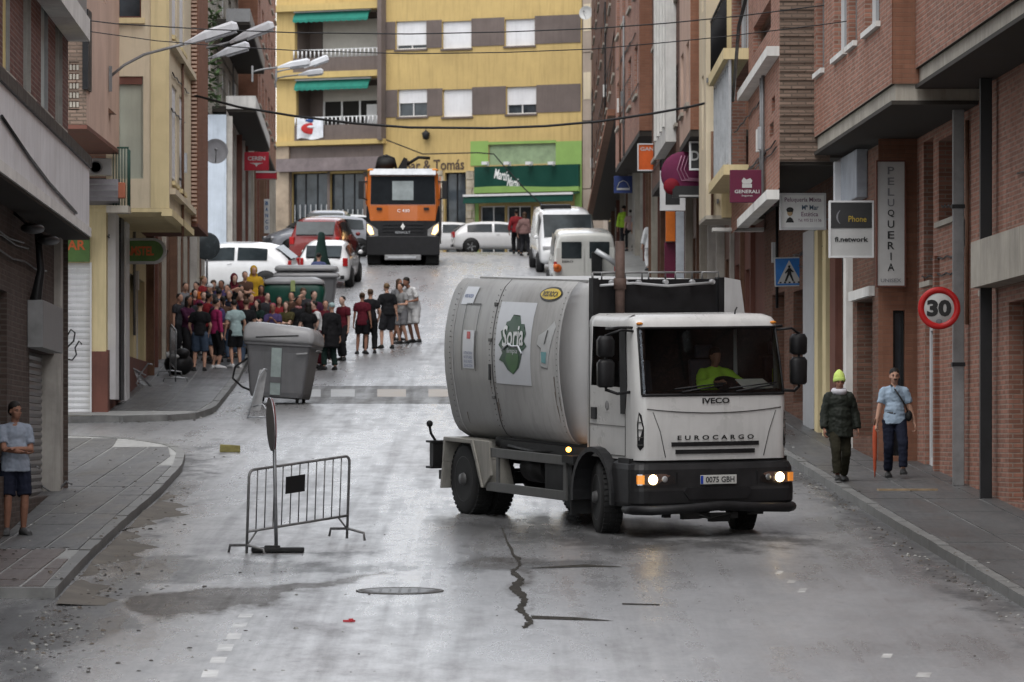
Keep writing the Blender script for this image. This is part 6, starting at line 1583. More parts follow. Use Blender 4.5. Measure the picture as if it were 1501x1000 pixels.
crowd(607,136.5,-.9+R180*0,'lean','person in a white t-shirt and white shorts, rightmost of the group in mid street', shirt=CW, trousers=CW, leg=1.0, hair=hb, hstyle='crop', skin=m_skin2, H=1.84, fat=.03, group=GM, sleeve=.8, shoes=m_shoe, turn=0)
# people farther up
GU = 'people farther up the street'
crowd(757,192,R180,'walk','person in a red jacket walking away past the white hatchback', shirt=CR, trousers=CB, leg=1.9, hair=hb, sleeve=1.8, H=1.74, group=GU, jacket=.02)
crowd(768,188,R180-.3,'walk2','person in a pinkish grey coat beside the red jacket', shirt=C('rose',(.25,.15,.14)), trousers=CK, leg=1.9, hair=hbr, hstyle='long', sleeve=1.8, H=1.68, group=GU, jacket=.02)
crowd(916,200,R180,'pock','person in a hi-vis yellow jacket with a dark cap at the far corner', shirt=CY, trousers=CK, leg=1.9, extras=(cap(CB),), sleeve=1.8, jacket=.03, H=1.76, group=GU)
crowd(924,192,R180,'relax','person in a pale pink top below the hi-vis jacket', shirt=C('pale_rose',(.42,.3,.29)), trousers=CB, leg=1.9, hair=hb, H=1.6, group=GU)
crowd(935,191,R180+.2,'relax','person in a light grey top beside the pale pink one', shirt=C('light_grey',(.38,.37,.36)), trousers=CB, leg=1.9, hair=hb, hstyle='long', H=1.6, group=GU)
crowd(954,168,R180+.3,'walk2','person in a white coat with a black backpack walking up the right pavement', shirt=CW, trousers=CW, leg=1.9, hair=hb, hstyle='short', sleeve=1.8, jacket=.04, shirtlen=.1, H=1.74, extras=(backpack(CB),), group=GU)
crowd(467,152,R180+.1,'stand','person in a violet blue shirt beside the dark green cone', shirt=C('violet',(.1,.12,.24)), trousers=CB, leg=1.9, hair=hb, H=1.72, group=GU)
# --- the two men on the right pavement and the man at the left, in fuller detail
def beanie(root, J, Rz):
    H = J['head']; m = MB(); m.lathe([(.092,-.02),(.096,.0),(.094,.05),(.08,.11),(.055,.14),(.028,.168),(.001,.178)], H+Vector((0,.01,.035)), (0,.12,1), 18); b = m.build('woolly_hat', M('neon_wool', (.5,.62,.16), .9, .15, 40, bmp=.6), root)
    m = MB(); m.lathe([(.094,-.03),(.101,-.02),(.101,.02),(.094,.03)], H+Vector((0,.008,.04)), (0,.12,1), 18); m.build('turn_up', M('neon_wool_fold', (.42,.55,.14), .9, .15, 40, bmp=.6), b)
def raincape(root, J, Rz):
    m = MB(); c = J['neck']; m.lathe([(.06,.03),(.11,.04),(.135,.0),(.12,-.05),(.08,-.06)], c+Vector((0,-.01,.02)), (0,-.1,1), 16); m.build('hood_collar', M('white_fleece', (.48,.47,.5), .8, .1, 20), root)
m_ja = M('dark_olive_jacket', (.016,.019,.015), .6, .1, 4, bmp=.2, spec=.15)
yy = 78.8
pm1 = person('man in a neon green woolly hat and dark padded jacket on the right pavement', (XP(1230,yy), yy, gz(yy)+.13), .12, PS['walk2'], 'walk2', H=1.71, shirt=m_ja, sleeve=1.95, trousers=C('dark_olive',(.03,.028,.018)), leg=1.92, hair=None, hi=True, jacket=.035, shirtlen=.12, fat=.03, skin=m_skin2, extras=(beanie, raincape), shoes=m_shoe, group='men walking down the right pavement')
def placket(root, J, Rz):
    c = J['chest']
    m = MB(); m.prism([c+Vector((-.0,-.135,.13)), c+Vector((.035,-.12,.17)), c+Vector((.075,-.115,.13)), c+Vector((.03,-.135,.07))], (0,-.012,0)); m.prism([c+Vector((0,-.135,.13)), c+Vector((-.035,-.12,.17)), c+Vector((-.075,-.115,.13)), c+Vector((-.03,-.135,.07))], (0,-.012,0)); m.build('collar', CLb, root)
    H = J['head']; m = MB(); m.ell(H+Vector((0,-.098,-.045)), (.03,.012,.009)); m.build('moustache', hb, root)
    m = MB(); m.lathe([(.155,-.018),(.158,-.018),(.158,.018),(.155,.018)], J['pel']+Vector((0,-.01,.10)), (0,0,1), 20); 
    for v in m.v: v.y = (v.y-J['pel'].y)*.86+J['pel'].y
    m.build('belt', m_blet, root)
    m = MB(); m.tube([c+Vector((.0,-.155,.10)), c+Vector((.07,-.16,.0)), c+Vector((.15,-.15,-.13)), c+Vector((.2,-.11,-.24))], .012, 5); m.tube([c+Vector((0,-.155,.10)), c+Vector((-.06,-.08,.19)), c+Vector((-.05,.08,.17))], .012, 5)
    m.ell(c+Vector((.22,-.06,-.3)), (.06,.05,.09)); w_ = m.build('shoulder_bag', m_blet); w_.location = root.location; w_.rotation_euler = root.rotation_euler; w_.scale = root.scale; w_['category'] = 'bag'; w_['label'] = 'small black shoulder bag across the pale blue shirt'
pw = dict(PS['walk']); pw.update(handr=(-.30,-.06,.84), handl=(.32,-.02,.84), curl=.8, footl=(.10,-.30,.13), footr=(-.09,.10,.085))
yy = 80.0
pm2 = person('moustached man in a pale blue short sleeved shirt and navy trousers with a shoulder bag', (XP(1311,yy), yy, gz(yy)+.13), .05, pw, 'pw', H=1.76, shirt=CLb, sleeve=.72, trousers=CN, leg=1.92, hair=hb, hstyle='crop', hi=True, fat=.025, skin=m_skin, extras=(placket,), shoes=m_shoe, group='men walking down the right pavement')
J = skeleton(pw); sc_ = 1.76/1.78
hw = Matrix.Rotation(.05,3,'Z') @ (J['wrr']*sc_); hwp = Vector((XP(1311,yy), yy, gz(yy)+.13))+hw
m_umb = M('red_orange_umbrella', (.38,.07,.03), .7, .2, 12)
um = thing('umbrella', 'folded red orange umbrella held point down by the man in pale blue', 'umbrella', hwp+Vector((-.02,-.02,-.08)))
mb = MB(); mb.lathe([(.010,-.74),(.012,-.68),(.022,-.62),(.036,-.3),(.038,-.1),(.026,.02),(.016,.06)], n=12); mb.build('canopy', m_umb, um)
mb = MB(); mb.cyl((0,0,.06),(0,0,.17),.016); mb.cyl((0,0,-.80),(0,0,-.72),.006); mb.build('handle', m_wood, um)
# man with folded arms at the left
pf = dict(PS['folded']); pf.update(handl=(-.05,-.205,1.13), handr=(.05,-.245,1.08), epolel=(1,.1,-.8), epoler=(-1,.1,-.8))
yy = 66.0; kx = XP(22,yy)
pm3 = person('man with folded arms in a pale t-shirt and navy shorts at the left edge', (kx, yy, gz(yy)+.13), .28, pf, 'pf', H=1.76, shirt=CGb, sleeve=.75, trousers=CN, leg=.95, hair=hb, hstyle='crop', hi=True, fat=.05, skin=m_skin2, turn=.45, shoes=M('grey_shoe', (.06,.06,.06), .6), shirtlen=.03)
m_print = M('faint_print', (.2,.22,.26), .8, bmp=0)
# the driver behind the windscreen
seatpose = dict(hip=.5, footl=(.12,-.55,.12), footr=(-.12,-.55,.12), handl=(.16,-.45,.86), handr=(-.16,-.45,.86), lean=.05)
dv = person('lorry driver in a neon yellow jacket seen through the windscreen', (0,0,0), 0, seatpose, 'seat', H=1.74, shirt=CY, sleeve=1.8, trousers=CN, leg=1.9, hair=hb, hstyle='crop', skin=m_skin2, jacket=.03)
RM = Matrix.Rotation(math.pi, 4, 'Z')
dv.matrix_world = TM @ Matrix.Translation((-.52,.12,1.16)) @ RM
# ================================================================ parked cars and vans
random.seed(33)
def paint(nm, c, r=.22): return M('paint_'+nm, c, r, .06, 2, streak=.1, bmp=.0, coat=.6)
p_wh = paint('white', (.62,.62,.62)); p_si = paint('silver', (.33,.34,.37)); p_re = paint('red', (.17,.022,.02)); p_be = paint('old_white', (.5,.5,.47)); p_or = paint('orange', (.42,.11,.02))
m_cg = glass('car_glass', (.012,.016,.018), .14); m_cg.node_tree.nodes['Principled BSDF'].inputs['Specular IOR Level'].default_value = .18; m_tail = M('tail_red', (.35,.015,.015), .25, bmp=0); m_lens = M('lamp_lens', (.5,.5,.5), .15, metal=.5, bmp=0)
m_glow = M('dipped_beam', (1,.85,.6), .3, bmp=0, emit=((1,.78,.4), 5.0))
HATCH = [(-.5,.36,.72,.78,.82,.66),(-.485,.25,.88,.97,.93,.70),(-.45,.2,.93,1.12,.98,.71),(-.37,.2,.95,1.40,1,.71),(-.22,.2,.94,1.465,1,.72),(.0,.2,.93,1.475,1,.72),(.13,.2,.92,1.40,1,.71),(.285,.2,.91,.99,1,.74),(.40,.2,.84,.88,.99,.80),(.475,.22,.70,.74,.94,.80),(.5,.34,.58,.60,.84,.70)]
MPV = [(-.5,.36,.80,.86,.84,.70),(-.49,.25,.95,1.08,.94,.74),(-.465,.2,1.0,1.30,.98,.75),(-.42,.2,1.02,1.58,1,.76),(-.25,.2,1.0,1.64,1,.77),(.0,.2,.98,1.64,1,.77),(.12,.2,.97,1.55,1,.76),(.31,.2,.95,1.04,1,.78),(.42,.2,.86,.92,.99,.80),(.48,.22,.72,.76,.94,.80),(.5,.34,.60,.62,.84,.70)]
VAN = [(-.5,.40,1.1,1.95,.93,.84),(-.495,.30,1.15,2.02,.98,.86),(-.47,.25,1.18,2.08,1,.87),(-.2,.25,1.18,2.10,1,.87),(.15,.25,1.18,2.08,1,.86),(.27,.25,1.15,1.95,1,.84),(.40,.25,1.08,1.16,.99,.82),(.47,.28,.88,.94,.96,.82),(.5,.36,.62,.66,.86,.74)]
def vehicle(name, label, cat, loc, rotz, st, L, W, H, mat, group=None, side=(-.36,.22), rearw=True, front=True, wr=.31, mull=(-.08,), glow=False):
    h0 = max(s[3] for s in st); k = H/h0
    S = [(y*L, zb*k, zt*k, zz*k, wf*W/2, wf*W/2*wr_/.98) for y,zb,zt,zz,wf,wr_ in st]
    rf = [s[5] for s in st]
    def at(y):
        if y <= S[0][0]: return S[0]
        for a,b in zip(S,S[1:]):
            if y <= b[0]: t = (y-a[0])/(b[0]-a[0]); return tuple(lerp(p,q,t) for p,q in zip(a,b))
        return S[-1]
    p = Vector(loc); e = .8; sl_y = (gz(p.y+e)-gz(p.y-e))/(2*e)
    hd = Vector((-math.sin(rotz), math.cos(rotz), math.cos(rotz)*sl_y)).normalized(); rt = Vector((math.cos(rotz), math.sin(rotz), math.sin(rotz)*sl_y)).normalized(); up = rt.cross(hd)
    t = thing(name, label, cat, group=group, mat=Matrix(((rt.x,hd.x,up.x,p.x),(rt.y,hd.y,up.y,p.y),(rt.z,hd.z,up.z,p.z),(0,0,0,1))))
    mb = MB(); R = []
    for y,zb,zt,zz,w,wr2 in S:
        h = [(w*.86,zb),(w*.97,zb+.06),(w,lerp(zb,zt,.4)),(w*.995,lerp(zb,zt,.75)),(w*.965,zt),(wr2,max(zt+.01,zz-.05)),(wr2*.8,zz),(wr2*.3,zz+.012)]
        R.append([Vector((x,y,z)) for x,z in h]+[Vector((-x,y,z)) for x,z in h[::-1]])
    mb.rings(R, smooth=True); body = mb.build('body', mat, t)
    sub = body.modifiers.new('s','SUBSURF'); sub.levels = 1; sub.render_levels = 1
    for s in (1,-1):    # side glass
        cuts = [side[0]]+list(mull)+[side[1]]
        for a,b in zip(cuts, cuts[1:]):
            g = MB()
            def fn(u, v):
                y = lerp(a+.012,b-.012,u)*L; _,zb,zt,zz,w,wr2 = at(y); tl, th = .10, .86
                q = lerp(tl, th, v); 
                if zz-zt < .12: q = .1
                return Vector((s*(lerp(w*.965, wr2, q)+.012), y, lerp(zt, zz-.05, q)))
            g.grid(fn, 6, 2); g.build('side_window', m_cg, t, recalc=False)
    def slope(y0,y1,z0,z1,w0,w1,nm,off):
        g = MB(); g.add([Vector((-w0,y0,z0)),Vector((w0,y0,z0)),Vector((w1,y1,z1)),Vector((-w1,y1,z1))],[(0,1,2,3)]); 
        n = (g.v[1]-g.v[0]).cross(g.v[2]-g.v[1]).normalized(); n = n if n.y*off > 0 else -n
        g.v = [v+n*.055 for v in g.v]; g.add([v-n*.05 for v in g.v[:4]],[(0,1,2,3)]); g.build(nm, m_cg, t)
    yr_ = st[0][0]
    if rearw:
        a, b = at(S[1][0]), S[3]; slope(a[0]*.998, b[0], a[3]+.02*k, b[3]-.07, a[5]*.98, b[5]*.92, 'rear_window', -1)
        for s in (1,-1):
            m = MB(); z = S[1][2]; m.cbox((s*S[1][4]*.90, S[1][0]-.01, z-.02), (.16,.10,.26)); m.build('tail_lamp', m_tail, t, bevel=.02)
        m = MB(); m.cbox((0,S[0][0]-.012,.62*k),(.5,.02,.11)); m.build('number_plate', m_plate, t)
        m = MB(); m.cbox((0,S[0][0]+.0,.36*k),(W*.8,.06,.12)); m.build('bumper_trim', m_pl, t)
    if front:
        i = max(j for j in range(len(st)) if st[j][3]-st[j][2] > .2); a, b = S[i+1], S[i]
        slope(a[0]-.02, b[0], a[3]+.01, b[3]-.05, a[5]*.98, b[5]*.95, 'windscreen', 1)
        for s in (1,-1):
            m = MB(); m.cbox((s*W*.37, S[-2][0]-.0, S[-2][2]-.04), (.30,.14,.14)); m.build('headlight', m_glow if glow else m_lens, t, bevel=.03)
        m = MB(); m.cbox((0,S[-1][0]+.005,.42*k),(W*.55,.05,.16)); m.build('grille', m_pl, t)
        m = MB(); m.cbox((0,S[-1][0]+.035,.40*k),(.5,.02,.11)); m.build('number_plate', m_plate, t)
        for s in (1,-1):
            m = MB(); y = lerp(a[0],b[0],.35); m.ell((s*(W/2+.07), y, a[2]+.1), (.08,.06,.07), 8, 6); m.build('mirror', mat, t)
    for y in (-.31*L, .31*L):
        for s in (1,-1):
            m = MB(); m.lathe([(.001,.0),(wr+.06,.0),(wr+.06,-.2),(.001,-.2)], (s*(W/2+.004), y, wr+.01), (s,0,0), 24); m.build('wheel_arch', m_pl, t)
            m = MB(); m.lathe([(wr*.6,-.1),(wr*.92,-.1),(wr,-.06),(wr,.02),(wr*.93,.055),(wr*.64,.05)], (s*(W/2-.0), y, wr), (s,0,0), 24); wh = m.build('wheel', m_rub, t)
            m = MB(); m.lathe([(.001,.0),(wr*.62,.0),(wr*.64,.045),(wr*.66,-.05)], (s*(W/2-.0), y, wr), (s,0,0), 20)
            for q in range(5): an = q*2*math.pi/5; c = Vector((s*(W/2+.03),y,wr)); d = Vector((0,math.cos(an),math.sin(an))); m.obox(c+d*.03-d.cross(Vector((1,0,0)))*.03, d*wr*.58, d.cross(Vector((1,0,0)))*.06, Vector((s*.02,0,0)))
            m.build('rim', m_grl, wh)
    m = MB()
    for s in (1,-1): m.cyl((s*W/2*.97,-.05*L,st[4][2]*k-.06),(s*W/2*1.0,-.05*L+.14,st[4][2]*k-.06),.015,n=6)
    m.build('door_handle', mat, t)
    return t
def at_g(px, y): return (XP(px,y), y, gz(y))
GCAR = 'cars parked at the top of the street'
vehicle('parked_car','white crossover parked side on behind the crowd, its rear wheel showing','car',at_g(338,160),math.radians(82),HATCH,4.15,1.78,1.57,p_wh,GCAR,wr=.34,side=(-.33,.2))
vehicle('parked_car','silver hatchback parked side on with its nose toward the left wall','car',at_g(470,186),math.radians(104),HATCH,4.1,1.75,1.5,p_si,GCAR)
vehicle('parked_car','red people carrier seen from behind left of the orange truck','car',at_g(476,173),math.radians(-7),MPV,4.3,1.82,1.68,p_re,GCAR)
vehicle('parked_car','small white car seen from behind in front of the red people carrier','car',at_g(483,163.5),math.radians(-4),HATCH,3.9,1.68,1.42,p_wh,GCAR)
vehicle('parked_car','pale silver people carrier whose roof shows above the red one','car',at_g(484,191),math.radians(-3),MPV,4.3,1.8,1.66,p_si,GCAR)
vehicle('parked_car','white car seen from behind between the red carrier and the orange truck','car',at_g(510,199),math.radians(12),HATCH,4.0,1.7,1.5,p_wh,GCAR)
vehicle('parked_car','white estate car parked side on directly right of the orange truck','car',at_g(636,229),math.radians(90),HATCH,4.4,1.75,1.46,p_wh,GCAR,side=(-.44,.2))
vehicle('parked_car','white hatchback parked side on before the green shop','car',at_g(733,223),math.radians(-87),HATCH,4.2,1.75,1.40,p_wh,GCAR)
v1 = vehicle('delivery_van','white van facing downhill behind the lorry','van',at_g(826,171),math.radians(184),VAN,4.8,1.95,2.05,p_wh,None,rearw=False,side=(.05,.27),mull=())
v2 = vehicle('rescue_van','old white van seen from behind with two rear windows and a lifting arm','van',at_g(853,160),math.radians(2),VAN,4.4,2.0,2.0,p_be,None,rearw=False,front=False,side=(-.3,.2))
L_ = 4.4
for s in (1,-1):
    m = MB(); m.cbox((s*.43,-L_/2-.02,1.45),(.62,.03,.52)); m.build('rear_window', m_cg, v2, bevel=.02)
    m = MB(); m.cbox((s*.47,-L_/2-.012,.85),(.86,.02,1.35)); m.build('rear_door', p_be, v2, bevel=.01)
    m = MB(); m.cbox((s*.93,-L_/2-.02,.95),(.09,.05,.3)); m.build('tail_lamp', m_tail, v2)
m = MB(); m.tube([(-.92,-L_/2-.5,.9),(-.92,-L_/2-.5,1.05)],.1); m.ell((-.86,-L_/2-.1,.9),(.13,.08,.13)); m.build('orange_beacon', M('beacon_orange', (.6,.14,.03), .4, bmp=0), v2)
m = MB(); m.box((.18,-L_/2-.28,.05),(.5,-L_/2-.04,1.4)); m.build('lift_column', m_pl, v2, bevel=.02)
m = MB(); m.tube([(.3,-L_/2-.3,1.45),(.7,-L_/2-.32,1.22),(.95,-L_/2-.35,1.02)],.085,8); m.tube([(.95,-L_/2-.35,1.05),(.95,-L_/2-.35,.2)],.05,8); m.build('lift_arm', m_grl, v2)
m = MB(); m.tube([(.88,-L_/2-.35,.2),(.82,-L_/2-.35,.0),(.92,-L_/2-.35,-.12),(1.02,-L_/2-.35,.0),(.98,-L_/2-.35,.2)],.03,6); m.build('lift_hook', m_gr, v2)
text_obj('EBRO', .07, planemap((-.55,-L_/2-.025,1.1),(1,0,0),(0,0,1)), m_blet, v2, width=.34, bold=.02)
m = MB(); m.cbox((.25,-.2,2.08),(1.0,.6,.16)); m.build('roof_vent', m_pl, v1, bevel=.02)
# ---------------------------------------------------------------- orange tipper truck
ot = thing('tipper_truck', 'orange and black tipper truck facing downhill with headlights on', 'truck', at_g(590.5,174), 0)
ot.location.z += .02
oW = 1.25
m = MB(); m.rings([[(x*w_,y,z) for x,y in ((-oW,1.2),(-oW,.1),(-oW+.12,.0),(-.5,-.04),(.5,-.04),(oW-.12,.0),(oW,.1),(oW,1.2))] for z,w_ in ((.95,1),(1.45,1),(2.0,.99))], smooth=False); m.build('cab_front', m_pl, ot)
def zfr(z): return 0 if z < 2.0 else (z-2.0)*.05
m = MB(); m.rings([[(x*w_,y+zfr(z),z) for x,y in ((-oW-.004,.5),(-oW-.004,.1),(-oW+.12,-.012),(-.5,-.052),(.5,-.052),(oW-.12,-.012),(oW+.004,.1),(oW+.004,.5))] for z,w_ in ((1.50,.96),(1.56,.985),(2.02,.985))], smooth=False); m.build('orange_panel', p_or, ot)
m = MB(); m.rings([[(x*w_,y+zfr(z),z) for x,y in ((-oW,2.0),(-oW,.1),(-oW+.12,.0),(oW-.12,.0),(oW,.1),(oW,2.0))] for z,w_ in ((2.02,.985),(2.6,.975),(3.1,.95),(3.17,.9))], smooth=False); m.build('cab', p_or, ot)
m_tg = M('truck_windscreen', (.012,.014,.016), .35, .3, 2, bmp=0, spec=.04)
m = MB(); m.add([(-1.1,.0-.035,2.06),(1.1,-.035,2.06),(1.08,.015,3.02),(-1.08,.015,3.02)],[(0,1,2,3)]); m.add([(-1.1,.0,2.06),(1.1,.0,2.06),(1.08,.05,3.02),(-1.08,.05,3.02)],[(0,1,2,3)]); m.build('windscreen', m_tg, ot)
m = MB(); m.box((-.36,.02,2.2),(.36,.03,2.85)); 
m.v = [Vector((v.x, v.y-.065+.05*(v.z-2.06), v.z)) for v in m.v]; m.build('paper_sheet', M('grey_sheet', (.24,.27,.27), .6), ot)
m = MB(); m.prism([(-1.12,.0,3.04),(-1.12,-.12,3.06),(-1.12,-.05,3.26),(-1.12,.2,3.28)],(2.24,0,0)); m.build('sun_visor', m_grl, ot)
for s in (1,-1):
    m = MB(); m.ell((s*1.08,-.02,3.22),(.14,.06,.06),10,6); m.build('roof_lamp', m_ambd, ot)
    m = MB(); m.prism([(s*1.23,-.07,1.46),(s*.85,-.09,1.2),(s*.84,-.09,.98),(s*1.1,-.08,.95),(s*1.23,-.07,1.1)],(0,.05,0)); hl = m.build('headlight', m_gr, ot)
    m = MB(); m.prism([(s*1.20,-.10,1.38),(s*1.06,-.11,1.28),(s*.98,-.11,1.05),(s*1.10,-.11,1.02),(s*1.20,-.10,1.15)],(0,.03,0)); m.build('headlight_bulb', M('low_glow', (1,.7,.35), .3, bmp=0, emit=((1,.55,.2), 1.0)), hl)
    m = MB(); m.cbox((s*1.42,.05,2.55),(.18,.12,.62)); m.tube([(s*1.2,.1,2.85),(s*1.42,.05,2.8)],.025); m.tube([(s*1.2,.1,2.2),(s*1.42,.05,2.3)],.025); m.build('mirror', m_pl, ot, bevel=.02)
    m = MB(); m.tube([(s*1.24,.1,2.05),(s*1.26,.15,3.0)],.03); m.build('grab_rail', p_or, ot)
    m = MB(); m.cbox((s*.8,-.075,1.9),(.18,.03,.09)); m.build('wiper_base', m_pl, ot)
    m = MB(); m.box((min(s*.75,s*1.22),.3,.02),(max(s*.75,s*1.22),1.3,1.02)); m.build('wheel', m_rub, ot, bevel=.06)
m = MB(); m.box((-1.25,-.08,.32),(1.25,.2,.98)); m.build('bumper', m_pl, ot, bevel=.03)
m = MB(); m.box((-.62,-.12,.16),(.62,.1,.34)); m.build('underrun_plate', m_gr, ot, bevel=.02)
m = MB(); m.box((-.5,-.14,.22),(.45,-.121,.29)); m.build('step_bar', m_grl, ot)
m = MB()
for z in (1.12,1.24,1.36): m.box((-.7,-.07,z),(.7,-.04,z+.05))
m.build('grille_bar', m_blk, ot)
m = MB(); m.prism([(0,-.09,1.42),(.07,-.09,1.30),(0,-.09,1.18),(-.07,-.09,1.30)],(0,.03,0)); m.build('lozenge_badge', m_chrome, ot)
text_obj('RENAULT', .075, planemap((0,-.09,1.10),(1,0,0),(0,0,1)), m_grl, ot, width=.5); text_obj('C 430', .10, planemap((.02,-.058,1.84),(1,0,0),(0,0,1)), m_wl, ot, width=.42)
m = MB(); m.box((-1.2,2.0,1.0),(1.2,7.5,1.3)); m.prism([(-1.22,2.3,1.3),(-1.22,2.3,2.9),(1.22,2.3,2.9),(1.22,2.3,1.3)],(0,5.0,0)); m.build('tipping_body', m_gr, ot)
m = MB(); m.ell((-.62,1.6,3.52),(.34,.3,.24)); m.tube([(-.95,1.6,3.3),(-.85,1.6,3.72),(-.6,1.6,3.8),(-.35,1.6,3.7),(-.25,1.6,3.3)],.06); m.prism([(-.3,1.6,3.2),(.0,1.6,3.75),(.12,1.6,3.7),(.1,1.6,3.2)],(0,.2,0)); m.tube([(.1,1.7,3.5),(.5,1.7,3.75),(.9,1.7,3.72)],.06); m.box((-.9,1.5,3.1),(.7,2.2,3.35)); m.build('crane_arm', m_ch, ot)
m = MB(); m.box((-1.1,1.5,.4),(1.1,7.0,1.0)); m.build('chassis', m_ch, ot)
for y in (3.5,5.5):
    for s in (1,-1):
        m = MB(); m.lathe([(.001,-.15),(.5,-.15),(.5,.15),(.001,.15)],(s*1.0,y,.5),(s,0,0),20); m.build('wheel', m_rub, ot)
# ================================================================ containers
m_lid = M('pale_grey_lid', (.28,.28,.285), .2, .12, 2, bmp=.05); m_cb = M('container_grey', (.13,.13,.135), .4, .12, 2, streak=.3); m_sg = M('sticker_grey_green', (.28,.33,.32), .5, .2, 4)
yc = 110.0
ct = thing('waste_container', 'large grey waste container standing skewed at the kerb beside the crowd', 'waste container', (XP(410,yc), yc, gz(yc)+.02), math.radians(-9)); ct.rotation_euler = (math.radians(-2), math.radians(3.4), math.radians(-9))
def crect(w, d, z, r=.08, tilt=0, n=4):
    pts = []
    for cx_, cy_, a0 in ((w/2-r,d/2-r,0),(-w/2+r,d/2-r,90),(-w/2+r,-d/2+r,180),(w/2-r,-d/2+r,270)):
        for k in range(n+1): a = math.radians(a0+90*k/n); x = cx_+r*math.cos(a); pts.append(Vector((x, cy_+r*math.sin(a), z+tilt*x)))
    return pts
m = MB(); m.rings([crect(1.12,.95,.10), crect(1.18,1.0,.2), crect(1.36,1.15,1.05), crect(1.42,1.2,1.18), crect(1.50,1.26,1.20), crect(1.50,1.26,1.27)], smooth=False); m.build('bin_body', m_cb, ct)
m = MB(); m.rings([crect(1.54,1.3,1.26,.1), crect(1.56,1.32,1.34,.1,-.02), crect(1.54,1.3,1.52,.14,-.06), crect(1.40,1.16,1.63,.2,-.06), crect(1.1,.85,1.66,.2,-.06)], smooth=True); m.build('bin_lid', m_lid, ct)
m = MB(); m.prism([(-.48,-.665,1.36),(.45,-.665,1.44),(.45,-.665,1.415),(-.48,-.665,1.33)],(0,.03,0)); m.build('lid_slot', m_blk, ct)
m = MB(); m.prism([(-.12,-.515,.14),(.10,-.515,.14),(.10,-.62,1.14),(-.12,-.62,1.14)],(0,-.012,0)); m.build('label_strip', m_sg, ct)
m = MB(); m.prism([(-.125,-.545,.40),(.105,-.545,.40),(.105,-.57,.52),(-.125,-.57,.52)],(0,-.02,0)); m.build('label_gap', m_cb, ct)
m = MB(); m.prism([(.42,-.61,1.05),(.66,-.61,1.08),(.66,-.61,1.05),(.42,-.61,1.02)],(0,-.02,0)); m.build('maker_plate', m_lid, ct)
for x in (-.45,.45):
    for y in (-.35,.35):
        m = MB(); m.lathe([(.001,-.03),(.09,-.03),(.1,0),(.09,.03),(.001,.03)],(x,y,.095),(1,.3,0),14); m.build('castor', m_rub, ct)
for s in (1,-1):
    m = MB(); m.tube([(s*.72,-.2,1.12),(s*.80,-.2,1.14),(s*.80,.2,1.14),(s*.72,.2,1.12)],.02); m.build('lift_pin', m_gr, ct)
m = MB(); m.tube([(-.7,-.3,.9),(-.95,-.35,.7),(-1.0,-.3,.45),(-.8,-.2,.28),(-.62,-.2,.22)],.025); m.build('pedal_bar', m_blk, ct)
yc = 139.5
g1 = thing('recycling_container', 'dark green recycling container with a shiny pale lid behind the second cluster', 'waste container', (XP(431,yc), yc, gz(yc)), 0)
m_gc = M('container_green', (.01,.055,.038), .35, .15, 2, streak=.3)
m = MB(); m.rings([crect(1.2,1.0,.1), crect(1.6,1.2,.9), crect(1.72,1.3,1.2,.15), crect(1.66,1.25,1.36,.25), crect(1.5,1.1,1.46,.3)], smooth=True); m.build('bin_body', m_gc, g1)
m = MB(); m.rings([crect(1.7,1.3,1.40,.25), crect(1.62,1.2,1.52,.3), crect(1.2,.9,1.60,.3)], smooth=True); m.build('bin_lid', m_lid, g1)
m = MB(); m.cbox((.0,-.68,1.35),(.12,.06,.3)); m.build('lid_latch', M('latch_lime', (.3,.36,.15), .5), g1)
yc = 137
g0_ = thing('waste_container', 'grey waste container with a pale flat lid left of the green one', 'waste container', (XP(386,yc+3), yc+3, gz(yc+3)), 0)
m = MB(); m.rings([crect(1.0,.9,.1), crect(1.3,1.1,1.3)], smooth=False); m.build('bin_body', m_cb, g0_)
m = MB(); m.rings([crect(1.36,1.16,1.3), crect(1.34,1.12,1.42), crect(1.1,.9,1.46)], smooth=False); m.build('bin_lid', m_lid, g0_)
yc = 146
g2 = thing('waste_container', 'grey container with a double ribbed silver lid behind the green one', 'waste container', (XP(450,yc), yc, gz(yc)), 0)
m = MB(); m.rings([crect(1.4,1.0,.1), crect(1.7,1.2,1.25)], smooth=False); m.build('bin_body', m_cb, g2)
for k, z in enumerate((1.25,1.44)):
    m = MB(); m.rings([crect(1.85-.08*k,1.3,z,.1), crect(1.88-.08*k,1.32,z+.07,.1), crect(1.8-.08*k,1.2,z+.14,.15), crect(1.6-.08*k,1.0,z+.17,.15)], smooth=True); m.build('bin_lid', m_lid, g2)
cn = thing('closed_parasol', 'dark green closed parasol rising behind the ribbed silver lids', 'parasol', at_g(471,153), 0)
m = MB(); m.lathe([(.045,2.25),(.10,2.2),(.12,2.0),(.2,1.5),(.32,1.2),(.30,1.17),(.02,1.19)], n=14); m.build('canopy', M('dark_green_cloth', (.008,.025,.02), .8, bmp=.3), cn)
m = MB(); m.cyl((0,0,0),(0,0,1.25),.025); m.build('pole', m_gr, cn)
m = MB(); m.lathe([(.001,.06),(.3,.06),(.32,0),(.001,0)], n=18); m.build('base', m_blk, cn)
